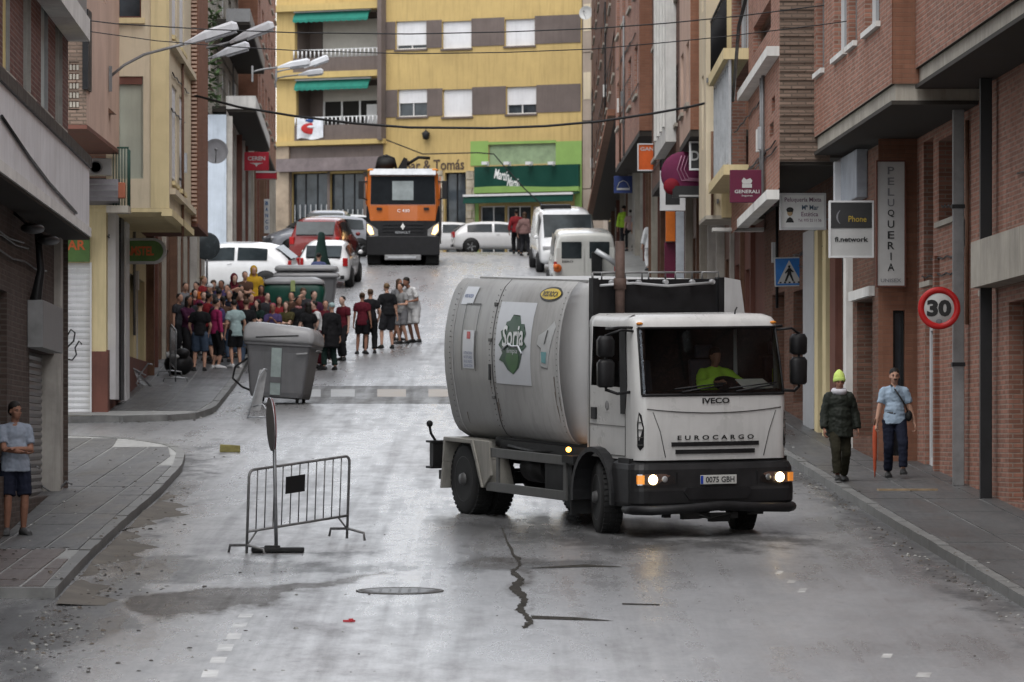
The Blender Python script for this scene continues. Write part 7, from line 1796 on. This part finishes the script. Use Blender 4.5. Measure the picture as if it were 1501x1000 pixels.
# ================================================================ barriers and the sign in the road
m_zn = M('galvanised_steel', (.30,.31,.32), .4, .3, 12, metal=.6, bmp=.2); m_znd = M('dull_steel', (.19,.19,.19), .5, .35, 10, metal=.4)
def barrier(label, loc, rotz, L=2.25, Hh=1.05, n=11, rx=0, mat=None, feet=True, group='steel crowd barriers'):
    mat = mat or m_znd
    t = thing('crowd_barrier', label, 'barrier', loc, rotz, group); t.rotation_euler = (rx, 0, rotz)
    r = .09
    m = MB(); path = [(-L/2,0,0),(-L/2,0,Hh-r)]+[(-L/2+r-r*math.cos(a),0,Hh-r+r*math.sin(a)) for a in (.4,.8,1.2,1.57)]+[(L/2-r+r*math.sin(a),0,Hh-r+r*math.cos(a)) for a in (0,.4,.8,1.2)]+[(L/2,0,Hh-r),(L/2,0,0)]
    m.tube(path, .018, 8); m.build('frame', mat, t)
    m = MB(); m.cyl((-L/2,0,.30),(L/2,0,.30),.017); m.build('lower_rail', mat, t)
    for k in range(n):
        x = lerp(-L/2, L/2, (k+1)/(n+1)); m = MB(); m.cyl((x,0,.30),(x,0,Hh),.009,n=6); m.build('bar', mat, t)
    if feet:
        for s in (1,-1):
            m = MB(); m.tube([(s*L/2,-.28,.0),(s*L/2,-.26,.10),(s*L/2,0,.13),(s*L/2,.26,.10),(s*L/2,.28,.0)], .018); m.build('foot', mat, t)
            m = MB(); m.tube([(s*L/2,0,.12),(s*(L/2-.22),0,.30)], .012); m.build('strut', mat, t)
    return t
yb = 65.4
ba = barrier('steel crowd barrier with a small dark plate standing in the road', (XP(436,yb), yb, gz(yb)), math.radians(57), 2.22, 1.08, 11)
ba.rotation_euler = (math.radians(5.5), math.radians(-4.6), math.radians(57)); ba.location.z += .02
m = MB(); m.cbox((-.12,-.02,.82),(.42,.012,.22)); m.build('plate', m_blk, ba, bevel=.004)
ys = 64.6
sg = thing('portable_road_sign', 'round no entry sign seen edge on with a grey pole and rubber base', 'road sign', (XP(405,ys), ys, gz(ys)), 0)
m = MB(); m.cyl((0,0,.03),(-.035,0,1.90),.024,n=10); m.build('pole', m_zn, sg)
m = MB(); m.cbox((.02,0,.035),(.66,.3,.06)); m.cbox((-.05,0,.075),(.2,.16,.03)); m.build('base', m_rub, sg, bevel=.02)
ax = Vector((math.cos(math.radians(11)), math.sin(math.radians(11)), .05))
cD = Vector((-.065,0,1.62))
m = MB(); m.lathe([(.001,-.012),(.31,-.012),(.33,-.02),(.335,0),(.33,.014),(.31,.006),(.001,.006)], cD, -ax, 36); sd = m.build('sign_disc', M('sign_back_maroon', (.15,.02,.02), .8, .2, 4, spec=.02), sg)
m = MB(); m.lathe([(.333,-.006),(.339,-.006),(.339,.012),(.333,.012)], cD, -ax, 36); m.build('sign_rim', m_zn, sd)
b2 = barrier('crowd barrier fallen flat against the wall of the cream corner house', (XP(228,114)-.0, 114.2, gz(114.2)+.16), math.radians(80), 1.9, 1.0, 9, mat=m_zn)
b2.rotation_euler = (math.radians(-62), math.radians(14), math.radians(80))
b3 = barrier('crowd barrier leaning on edge at the front left of the crowd', (XP(253,117.5), 117.5, gz(117.5)+.15), math.radians(100), 1.2, 1.2, 5, mat=m_zn); b3.rotation_euler = (0, math.radians(-8), math.radians(100))
b4 = barrier('bent steel barrier lying on the pavement near the wall at the left', (XP(66,75.5), 75.5, gz(75.5)+.16), math.radians(70), 1.4, .8, 4, mat=m_znd); b4.rotation_euler = (math.radians(-55), math.radians(10), math.radians(75))
# folding trestle in front of the container
yt = 104
tr = thing('trestle', 'grey folded trestle board leaning in front of the tipped container', 'trestle', (XP(378,yt), yt, gz(yt)), 0)
m = MB(); m.prism([(-.14,-.0,.15),(.06,-.05,.15),(.17,.2,.92),(.12,.25,1.0),(.02,.25,.98)],(0,.03,0)); m.build('board', m_gr, tr)
m = MB(); m.tube([(-.2,-.2,0),(.02,.1,.85),(.12,.15,1.0),(.18,.15,.98)],.018); m.tube([(.3,-.1,0),(.1,0,.28),(-.1,.0,.25)],.016); m.tube([(-.2,-.2,0.02),(.3,-.2,.02)],.016); m.build('frame', m_zn, tr)
# ================================================================ road signs and shop signs
def poly_sign(name, label, cat, px0, px1, py0, py1, Y, bg, thick=.12, frame_=None, group=None, rim=.0, corner=0):
    x0, x1 = XP(px0,Y), XP(px1,Y); z0, z1 = ZP(py1,Y), ZP(py0,Y)
    t = thing(name, label, cat, ((x0+x1)/2, Y, (z0+z1)/2), 0, group); w_, h_ = (x1-x0), (z1-z0)
    m = MB(); m.box((-w_/2,0,-h_/2),(w_/2,thick,h_/2)); m.build('panel', bg, t, bevel=.01 if not corner else corner)
    if frame_:
        m = MB(); e = rim or .04
        m.box((-w_/2-.01,-.02,-h_/2-.01),(w_/2+.01,thick+.01,-h_/2+e)); m.box((-w_/2-.01,-.02,h_/2-e),(w_/2+.01,thick+.01,h_/2+.01)); m.box((-w_/2-.01,-.019,-h_/2+e),(-w_/2+e,thick+.009,h_/2-e)); m.box((w_/2-e,-.019,-h_/2+e),(w_/2+.01,thick+.009,h_/2-e)); m.build('frame', frame_, t)
    return t, w_, h_
def word(t, s, x, z, h, w_, mat, bold=.01, sp=1.0): return text_obj(s, h, planemap((x,-.006,z),(1,0,0),(0,0,1)), mat, t, width=w_, bold=bold, space=sp)
m_sw = M('sign_white', (.42,.42,.41), .4, .1, 2, bmp=0); m_sd = M('sign_dark', (.03,.03,.03), .4, bmp=0); m_gl = M('grey_letter', (.16,.16,.17), .5, bmp=0)
t, w_, h_ = poly_sign('hanging_sign','tall narrow white sign with vertical black letters under the overhang','sign',1285,1327,236,420,84.9,m_sw,.14,m_brown,rim=.015)
for k, ch in enumerate('PELUQUERIA'):
    word(t, ch, 0, h_/2-.16-.178*k, .125, .11 if ch != 'I' else .02, m_gl if k < 4 else m_blet, .012)
word(t, 'UNISEX', 0, -h_/2+.10, .06, .34, m_gl)
t, w_, h_ = poly_sign('hanging_sign','square sign half black and half white beside the tall lettered one','sign',1216,1280,295,377,85.5,m_sw,.16,m_pvc,rim=.02)
m = MB(); m.box((-w_/2+.02,-.012,.02),(w_/2-.02,-.002,h_/2-.03)); m.build('black_half', m_sd, t)
word(t, 'fi.network', 0, -.17, .085, .56, m_blet, .03); 
text_obj('Phone', .10, planemap((.1,-.018,.17),(1,0,0),(0,0,1)), M('gold_letter', (.35,.25,.04), .5, bmp=0), t, width=.3, bold=.01); text_obj('(', .22, planemap((-.22,-.018,.2),(1,0,0),(0,0,1)), m_gl, t, width=.07)
t, w_, h_ = poly_sign('hanging_sign','bright white sign with a small dark haired face drawn on it','sign',1144,1210,284,336,92,M('bright_sign_white',(.8,.8,.78),.5,.05,2,bmp=0),.18,m_pvc,rim=.03)  # brightness put into the panel colour, whiter than the other signs
m_ml = M('mauve_letter', (.25,.14,.2), .5, bmp=0); m_bl2 = M('blue_grey_letter', (.08,.14,.2), .5, bmp=0)
word(t, 'Peluquería Mixta', 0, .20, .10, .66, m_ml, .012); word(t, 'Mª Mar', .13, .07, .09, .30, m_bl2, .02); word(t, 'Estética', .12, -.05, .08, .30, m_ml); word(t, 'Tel. 975 22 11 56', .12, -.16, .05, .42, m_ml)
m = MB(); m.prism([(-.31,-.006,-.20),(-.16,-.006,-.20),(-.19,-.006,-.13),(-.235,-.006,-.10),(-.28,-.006,-.13)],(0,-.003,0)); m.build('drawn_bust', m_blet, t)
m = MB(); m.ell((-.235,-.004,-.02),(.05,.004,.065)); m.build('drawn_face', M('drawn_skin', (.5,.36,.2), .6, bmp=0), t); m = MB(); m.ell((-.235,-.007,.03),(.065,.004,.045)); m.build('drawn_hair', m_blet, t); m = MB(); m.cbox((-.235,-.012,-.0),(.11,.004,.022)); m.build('drawn_glasses', m_blet, t)
m_mar = M('sign_maroon', (.10,.012,.035), .4, .15, 3, bmp=0)
t, w_, h_ = poly_sign('hanging_sign','maroon insurance office sign with a white lion emblem','sign',1070,1120,249,297,95,m_mar,.16)
word(t, 'GENERALI', .0, -.10, .065, .46, m_sw, .02); word(t, 'Seguros', .0, -.18, .04, .2, m_sw)
m = MB(); m.box((-.09,-.008,-.03),(.09,-.002,.04)); m.prism([(-.08,-.008,.045),(.07,-.008,.045),(.1,-.008,.10),(.06,-.008,.15),(-.01,-.008,.12),(-.06,-.008,.16),(-.1,-.008,.1)],(0,.004,0)); m.build('lion_emblem', m_sw, t)
t, w_, h_ = poly_sign('hanging_sign','second maroon panel set behind the insurance office sign','sign',1121,1137,238,300,99,m_mar,.9)
t, w_, h_ = poly_sign('hanging_sign','dark square sign with white script framed in silver above the purple one','sign',1011,1034,208,249,114.5,m_sd,.14,m_pvc,rim=.03)
word(t, 'Ds', .0, .0, .22, .3, m_sw, .02)
m_pu = M('sign_magenta', (.13,.02,.06), .75, .2, 3, bmp=0)
pu = thing('hanging_sign','magenta sign with pink outlined rounded shapes and a dark lower part','sign',P(1008,255,118),0)
m = MB(); m.ell((-.1,.1,.0),(.52,.12,.52),18,12); m.build('panel', m_pu, pu); m = MB(); m.ell((-.36,.05,-.28),(.2,.12,.2),14,10); m.build('panel', M('dull_red', (.18,.01,.02), .8), pu)
m = MB(); m.box((-.35,-.06,-.55),(.4,.1,-.28)); m.build('dark_panel', m_sd, pu)
for q in (.18,.26,.34):
    m = MB(); m.tube([(-q+.2,-.03,.42),(-q+.1,-.04,.1),(-q+.2,-.04,-.05-q*.3),(.35,-.04,-.05-q*.35)], .012, 5); m.build('outline', M('pink_outline', (.4,.2,.28), .5, bmp=0), pu)
m = MB(); m.box((-.2,-.08,-.53),(.3,-.062,-.49)); m.build('white_bar', m_sw, pu)
t, w_, h_ = poly_sign('hanging_sign','white framed dark window sign above the orange banner','sign',968,1004,251,308,121,m_sd,.14,m_pvc,rim=.12)
t, w_, h_ = poly_sign('shop_banner','tall orange banner above a dark red base','banner',976,990,310,354,128,M('banner_orange',(.55,.14,.02),.5,bmp=0),.2)
t, w_, h_ = poly_sign('shop_banner','dark red lower panel under the orange banner','banner',974,991,355,410,128.2,m_mar,.2)
t, w_, h_ = poly_sign('door_panel','pale bluish vertical panel right of the orange banner','panel',991,1003,310,412,125,M('pale_blue_panel',(.40,.43,.47),.5),.2)
t, w_, h_ = poly_sign('hanging_sign','orange shop sign with rounded corners high on the right','sign',935,965,211,250,138,M('sign_orange',(.55,.10,.02),.4,bmp=0),.16,m_pvc,rim=.02)
word(t, 'GAN', -.03, .22, .10, .36, m_sw, .02)
t, w_, h_ = poly_sign('hanging_sign','small blue sign with a white arch emblem','sign',900,927,258,283,157,M('sign_blue',(.03,.05,.16),.4,bmp=0),.14)
m = MB(); m.tube([(-.2,-.01,-.12),(-.12,-.01,.06),(0,-.01,.12),(.12,-.01,.06),(.2,-.01,-.12)], .012, 5); m.box((-.2,-.012,-.17),(.2,-.002,-.11)); m.build('arch_emblem', m_sw, t)
t, w_, h_ = poly_sign('hanging_sign','red sign with white letters above the red awning on the left','sign',358,394,223,250,183,M('sign_red',(.35,.015,.03),.4,bmp=0),.16)
word(t, 'CEREN', 0, .10, .15, .62, m_sw, .02); m = MB(); m.prism([(-.25,-.01,-.06),(.25,-.01,-.06),(.05,-.01,-.12),(0,-.01,-.2),(-.05,-.01,-.12)],(0,.005,0)); m.build('wing_emblem', m_sw, t)
t, w_, h_ = poly_sign('shop_awning','small red awning with a white edge under the red sign','awning',375,405,251,262,186,MATS['sign_red'],.7)
m = MB(); m.box((-w_/2,-.03,h_/2-.06),(w_/2,-.002,h_/2)); m.build('white_edge', m_sw, t)
t, w_, h_ = poly_sign('shop_banner','narrow white and blue vertical banner under the red awning','banner',387,395,292,342,184,m_sw,.08)
for k in range(5): word(t, 'BANCO'[k], 0, h_/2-.15-.22*k, .14, .10, M('banner_blue',(.02,.08,.2),.5,bmp=0), .03)
# pub sign with rounded end
pb = thing('pub_sign','oval ended green pub sign with orange letters in a pale frame','sign',P(206,368,110),0)
def stad(w_, h_, y0, y1, x0=0):
    m = MB(); pts = [(-w_/2,-h_/2),(w_/2-h_/2,-h_/2)]+[(w_/2-h_/2+h_/2*math.cos(a),h_/2*math.sin(a)) for a in (math.radians(t) for t in range(-80,90,20))]+[(w_/2-h_/2,h_/2),(-w_/2,h_/2)]
    m.prism([(x+x0,y0,z) for x,z in pts],(0,y1-y0,0)); return m
stad(1.12,.56,0,.16).build('frame', m_sw, pb, bevel=.015); stad(.98,.44,-.02,-.002).build('panel', MATS['sign_green'], pb)
text_obj('AMSTEL', .2, planemap((-.02,-.024,.0),(1,0,0),(0,0,1)), m_orl, pb, width=.62, bold=.03)
t, w_, h_ = poly_sign('pedestrian_crossing_sign','blue square pedestrian crossing sign behind the lorry mirror','road sign',1135,1179,377,420,101,m_sw,.03)
t.rotation_euler = (0, math.radians(-1.5), 0)
m = MB(); m.box((-w_/2+.025,-.004,-h_/2+.025),(w_/2-.025,-.001,h_/2-.025)); m.build('blue_field', M('sign_bright_blue',(.03,.15,.42),.35,bmp=0), t)
m = MB(); m.prism([(-.24,-.008,-.23),(.24,-.008,-.23),(0,-.008,.23)],(0,.003,0)); m.build('white_triangle', m_sw, t)
m = MB(); m.ell((.0,-.011,.10),(.025,.003,.028)); m.prism([(-.03,-.011,.07),(.04,-.011,.07),(.04,-.011,-.04),(.09,-.011,-.19),(.055,-.011,-.19),(.0,-.011,-.06),(-.06,-.011,-.19),(-.1,-.011,-.19),(-.04,-.011,-.04)],(0,.003,0)); m.prism([(-.03,-.011,.06),(-.09,-.011,-.02),(-.07,-.011,-.035),(-.01,-.011,.03)],(0,.003,0)); m.prism([(.03,-.011,.06),(.09,-.011,-.0),(.075,-.011,-.02),(.01,-.011,.03)],(0,.003,0))
for k in range(5): m.box((-.2+.09*k,-.011,-.225),(-.16+.09*k,-.008,-.195))
m.build('walking_figure', m_blet, t)
m = MB(); m.cyl((.1,.06,-h_/2-.0),(.1,.06,h_/2),.03); m.tube([(.1,.06,.1),(.7,.1,.1)],.02); m.build('mount', m_gr, t)
Y30 = 77.2
t = thing('speed_limit_sign','round white speed limit sign with red border and number 30 on the brick wall','road sign',P(1376,452,Y30),0)
zc = 0; xc = 0; c_ = (xc,-.06,zc)
m = MB(); m.lathe([(.001,0),(.315,0),(.32,.01),(.315,.02),(.001,.02)], c_, (0,-1,0), 48); d_ = m.build('disc', m_sw, t)
m = MB(); m.lathe([(.228,.019),(.228,.025),(.315,.025),(.322,.012),(.315,.019)], c_, (0,-1,0), 48); m.build('red_border', M('sign_bright_red',(.42,.02,.02),.35,bmp=0), d_)
text_obj('30', .255, planemap((xc,-.082,zc),(1,0,0),(0,0,1)), m_blet, d_, width=.37, bold=.05)
m = MB(); m.ell((xc+.0,-.083,zc-.2),(.05,.004,.04)); m.build('sticker', m_gl, d_)
m = MB(); m.cyl((0,-.02,-.3),(0,-.02,.3),.03,n=14); m.tube([(0,-.02,-.2),(.25,.05,-.2)],.02); m.tube([(0,-.02,.2),(.25,.05,.2)],.02); m.build('bracket', M('white_pole',(.42,.42,.42),.5,.2,3), t)
# antenna dishes
def dish(label, px, py, Y, r, ax, mat, x=None):
    t = thing('satellite_dish', label, 'satellite dish', P(px,py,Y), 0)
    m = MB(); m.lathe([(.001,-.06),(r*.5,-.045),(r*.85,-.01),(r,.03),(r*1.02,.03),(r*.86,-.025),(r*.5,-.06),(.001,-.075)], (0,0,0), ax, 24); m.build('reflector', mat, t)
    m = MB(); m.tube([Vector((0,0,-r*.9)), Vector(ax)*r*.9+Vector((0,0,-.1)), Vector(ax)*r*.95], .014); m.ell(Vector(ax)*r*.95,(.05,.05,.05)); m.tube([(0,.05,0),(0,.25,-.1),(-.2,.3,-.2)],.025); m.build('arm', m_gr, t)
dish('grey satellite dish on the blue white corner house', 316, 222, 148, .36, (.1,-1,.1), M('dish_grey',(.25,.25,.26),.5))
dish('white satellite dish on the tan strip at the right of the yellow block', 859, 19, 235, .32, (-.35,-1,.15), m_sw)
# convex mirror / dark disc near the white crossover
t = thing('traffic_mirror','dark round traffic mirror seen in front of the white crossover','mirror',P(303,361,147),0)
m = MB(); m.lathe([(.001,.05),(.2,.04),(.36,.0),(.40,-.02),(.36,-.04),(.001,-.05)],(0,0,0),(.3,-1,-.1),24); m.build('disc', M('mirror_dark',(.05,.06,.065),.25,bmp=0), t)
m = MB(); m.cyl((0,.08,-1.9),(0,.08,.2),.035); m.build('post', m_gr, t)
# split air conditioning unit and awning box on the pub corner
t = thing('air_conditioner','white air conditioner on the wall above the pub shutter','air conditioner',P(144,245,103.7),0)
m = MB(); m.box((-.26,0,-.17),(.26,.25,.18)); m.build('casing', m_sw, t, bevel=.015)
m = MB(); m.lathe([(.12,0),(.13,.012),(.115,.012),(.105,0)],(-.05,-.002,0),(0,-1,0),20); m.build('fan_grille', m_gr, t)
t = thing('awning_case','grey rolled awning case over the pub shutter','awning',P(150,281,103.4),0)
m = MB(); m.prism([(-.36,-.02,-.26),(-.36,-.3,-.2),(-.36,-.34,.0),(-.36,-.25,.24),(-.36,.3,.27),(-.36,.3,-.26)],(.70,0,0)); m.build('casing', M('mauve_grey_plastic',(.18,.17,.18),.6), t)
for k in range(3):
    m = MB(); m.box((-.355,-.36,-.12+.12*k),(.335,-.345,-.10+.12*k)); m.build('rib', m_gr, t)
# ================================================================ street lamps on long arms
def lamp(label, wpx, wpy, tips, Y, hw=.34, group='street lamps on arms reaching over the road'):
    o = P(wpx, wpy, Y); t = thing('street_lamp', label, 'street lamp', o, 0, group)
    a = P(tips[0][0], tips[0][1], Y)-o; b = P(tips[1][0], tips[1][1], Y)-o
    m = MB(); m.tube([(0,0,0), a*.18+Vector((0,0,a.z*.16)), a*.45+Vector((0,0,a.z*.22)), a*.75+Vector((0,0,a.z*.1)), a], .028, 8); m.build('arm', m_gr, t)
    m = MB(); m.cbox((0,.0,-.05),(.06,.08,.5)); m.build('wall_plate', m_gr, t)
    d = (b-a).normalized(); L = (b-a).length; n = Vector((-d.z,0,d.x)); n = n if n.z > 0 else -n
    def rg(s, w_, up, dn): c = a+d*L*s; return [c+Vector((0,-w_/2,0))-n*dn, c+Vector((0,w_/2,0))-n*dn, c+Vector((0,w_/2,0))+n*up*.6, c+Vector((0,w_/4,0))+n*up, c+Vector((0,-w_/4,0))+n*up, c+Vector((0,-w_/2,0))+n*up*.6]
    m = MB(); m.rings([rg(-.02,.1,.03,.03), rg(.12,.24,.06,.035), rg(.4,hw,.13,.05), rg(.92,hw,.15,.05), rg(1.0,hw*.8,.09,.04)], smooth=False); m.build('lamp_housing', M('lamp_white',(.50,.51,.53),.4,.1,2,streak=.2), t)
    m = MB(); c0, c1 = a+d*L*.35-n*.055, a+d*L*.95-n*.055; m.obox(c0+Vector((0,-hw*.4,0)), d*L*.6, Vector((0,hw*.8,0)), -n*.04); m.build('diffuser', M('lamp_diffuser',(.3,.31,.33),.3,bmp=0), t)
lamp('nearest street lamp on a long curved arm at the upper left', 162, 112, ((272,64),(349,40)), 101)
lamp('street lamp whose head shows right behind the nearest one', 262, 92, ((338,62),(402,38)), 118.5)
lamp('small street lamp head just below the nearest two', 290, 92, ((312,84),(366,68)), 128)
lamp('street lamp against the yellow wall, left of the far cluster', 370, 106, ((408,99),(455,92)), 160)
lamp('street lamp farthest right of the far cluster', 405, 106, ((446,99),(482,86)), 172)
lamp('lowest street lamp head of the far cluster', 404, 116, ((438,110),(474,106)), 185)
# ================================================================ cables
def cable(label, pts, r, ya, yb):
    n = len(pts); P_ = []
    for i,(px,py) in enumerate(pts): y = lerp(ya, yb, i/(n-1)); P_.append(P(px,py,y))
    m = MB(); m.tube(P_, r, 5); o = m.build('overhead_cable', m_blk); o['label'] = label; o['category'] = 'cable'; o['group'] = 'cables hung across the street'
cable('upper thin cable crossing the whole street at the top', [(-60,10),(60,22),(170,35),(300,43),(430,48),(600,50),(740,47),(870,42),(980,34),(1090,23),(1200,9),(1300,-6)], .011, 92, 88)
cable('second thin cable just below the upper one', [(-60,22),(100,42),(230,60),(330,68),(430,74),(600,79),(740,77),(870,72),(980,62),(1060,54),(1200,37),(1330,19),(1501,-4)], .009, 90, 84)
cable('thick sagging cable ending on the cream house front', [(278,138),(350,157),(430,170),(520,181),(600,187),(720,188),(800,185),(880,178),(960,166),(1010,157),(1040,150),(1050,151),(1053,158)], .028, 114, 109.7)
cable('thin cable looping down in front of the green shop', [(566,205),(620,226),(700,224),(724,226),(740,245),(770,278),(800,305),(818,322)], .03, 236, 234)
# ================================================================ litter, sand and stones washed to the kerbs
random.seed(77)
def litter(name, n, fx, y0, y1, spread, mats, smin, smax, label):
    for mi, mm in enumerate(mats):
        m = MB()
        for k in range(n//len(mats)):
            y = y0+(y1-y0)*random.random()**1.3; x = fx(y)+random.gauss(0, 1)*spread*random.random(); s = random.uniform(smin, smax)
            if abs(x) > 20: continue
            z = gz(y)+.004+(.13 if (x < min(kerbL(y), 0) and 57.2 < y < 95) or x > kerbR(y) else 0)
            a = random.uniform(0,6.28); vs = []
            q = random.randint(4,6); h = s*random.uniform(.12,.5)
            base = [(x+math.cos(a+2*math.pi*i/q)*s*random.uniform(.5,1), y+math.sin(a+2*math.pi*i/q)*s*random.uniform(.5,1)*1.4) for i in range(q)]
            m.add([(bx,by,z) for bx,by in base]+[(lerp(x,bx,.55),lerp(y,by,.55),z+h) for bx,by in base], [tuple(range(q,2*q))]+[(i,(i+1)%q,q+(i+1)%q,q+i) for i in range(q)])
        o = m.build(name, mm, kind='stuff'); o['label'] = label
m_l1 = M('pale_litter', (.25,.25,.235), .6, .3, 20); m_l2 = M('dark_litter', (.05,.045,.04), .7, .4, 20); m_l3 = M('tan_litter', (.12,.10,.08), .7, .4, 20)
litter('litter', 330, lambda y: kerbL(y)+.25, 50, 80, .5, (m_l1,m_l2,m_l3), .010, .042, 'small stones, leaves and paper washed along the near left kerb')
litter('litter', 420, lambda y: kerbR(y)-.22, 52, 92, .38, (m_l1,m_l2,m_l3), .009, .036, 'small stones and paper washed along the right kerb')
litter('litter', 160, lambda y: -6.2, 58, 96, 1.2, (m_l1,m_l2), .012, .035, 'scraps scattered over the near left pavement')
litter('litter', 200, lambda y: -4.6, 48, 62, 1.6, (m_l1,m_l2), .012, .04, 'scraps and grit lying below the ramp of the left pavement')
litter('litter', 160, lambda y: kerbF(y)-.6, 102, 120, 1.2, (m_l1,m_l2), .02, .06, 'scraps scattered over the far left pavement')
litter('litter', 120, lambda y: 1.0, 48, 75, 5, (m_l2,m_l1), .008, .02, 'grit scattered over the road')
# sand bar beside the left kerb
m = MB()
def sandf(u, v):
    y = lerp(56, 78, v); x = kerbL(y)+.06+u*(.30+.22*math.sin(v*17+1)+.12*math.sin(v*61)+.06*math.sin(v*143+2)); return Vector((x, y, gz(y)+.004+.05*(1-u)**1.5*(.5+.5*math.sin(v*23)*math.sin(v*7+u*5))*(u < .99)))
m.grid(sandf, 8, 60); o = m.build('sand', m_sand, kind='stuff', recalc=False); o['label'] = 'thin bank of wet sand along the left kerb'
yk = yg(663)
t = thing('timber_block','mossy yellowish block lying in the mouth of the side street','block',(XP(337,yk),yk,gz(yk)),.1)
m = MB(); m.prism([(-.18,-.1,0),(.18,-.1,0),(.18,-.1,.12),(-.17,-.1,.14)],(0,.22,0)); m.build('block', M('mossy_wood',(.16,.14,.05),.8,.4,9,bmp=.6), t, bevel=.01)
yk = yg(912)
m = MB(); m.prism([(-.06,0,0),(.03,-.03,0),(.07,.02,0),(-.02,.05,0)],(0,0,.02)); m.prism([(0,-.02,.02),(.05,0,.02),(.02,.03,.02)],(0,0,.015)); m.v = [v+Vector((XP(511,yk),yk,gz(yk)+.003)) for v in m.v]
o = m.build('crushed_can', M('can_red',(.4,.04,.05),.4)); o['label'] = 'small crushed red can lying on the bare road'; o['category'] = 'litter'
# planks on the right pavement
yk = 76.3
t = thing('plank','pale plank lying across the right pavement before the brick pillars','plank',(XP(1330,yk),yk,gz(yk)+.13),math.radians(8))
m = MB(); m.box((-.45,-.08,0),(.45,.08,.03)); m.build('plank', M('pale_wood',(.3,.22,.14),.7,.3,6), t)
# bins bags near the wall behind the fallen barrier
t = thing('rubbish_bag','dark rubbish bag by the wall behind the fallen barriers','rubbish bag',(XP(262,120),120,gz(120)+.13),0)
m = MB(); m.ell((0,0,.25),(.35,.3,.28)); m.ell((.1,-.2,.5),(.18,.16,.12)); m.build('bag', m_blk, t)
m = MB(); m.ell((-.1,-.3,.42),(.14,.1,.06)); m.build('white_cloth', m_sw, t)
bpy.data.scenes.remove(TS)
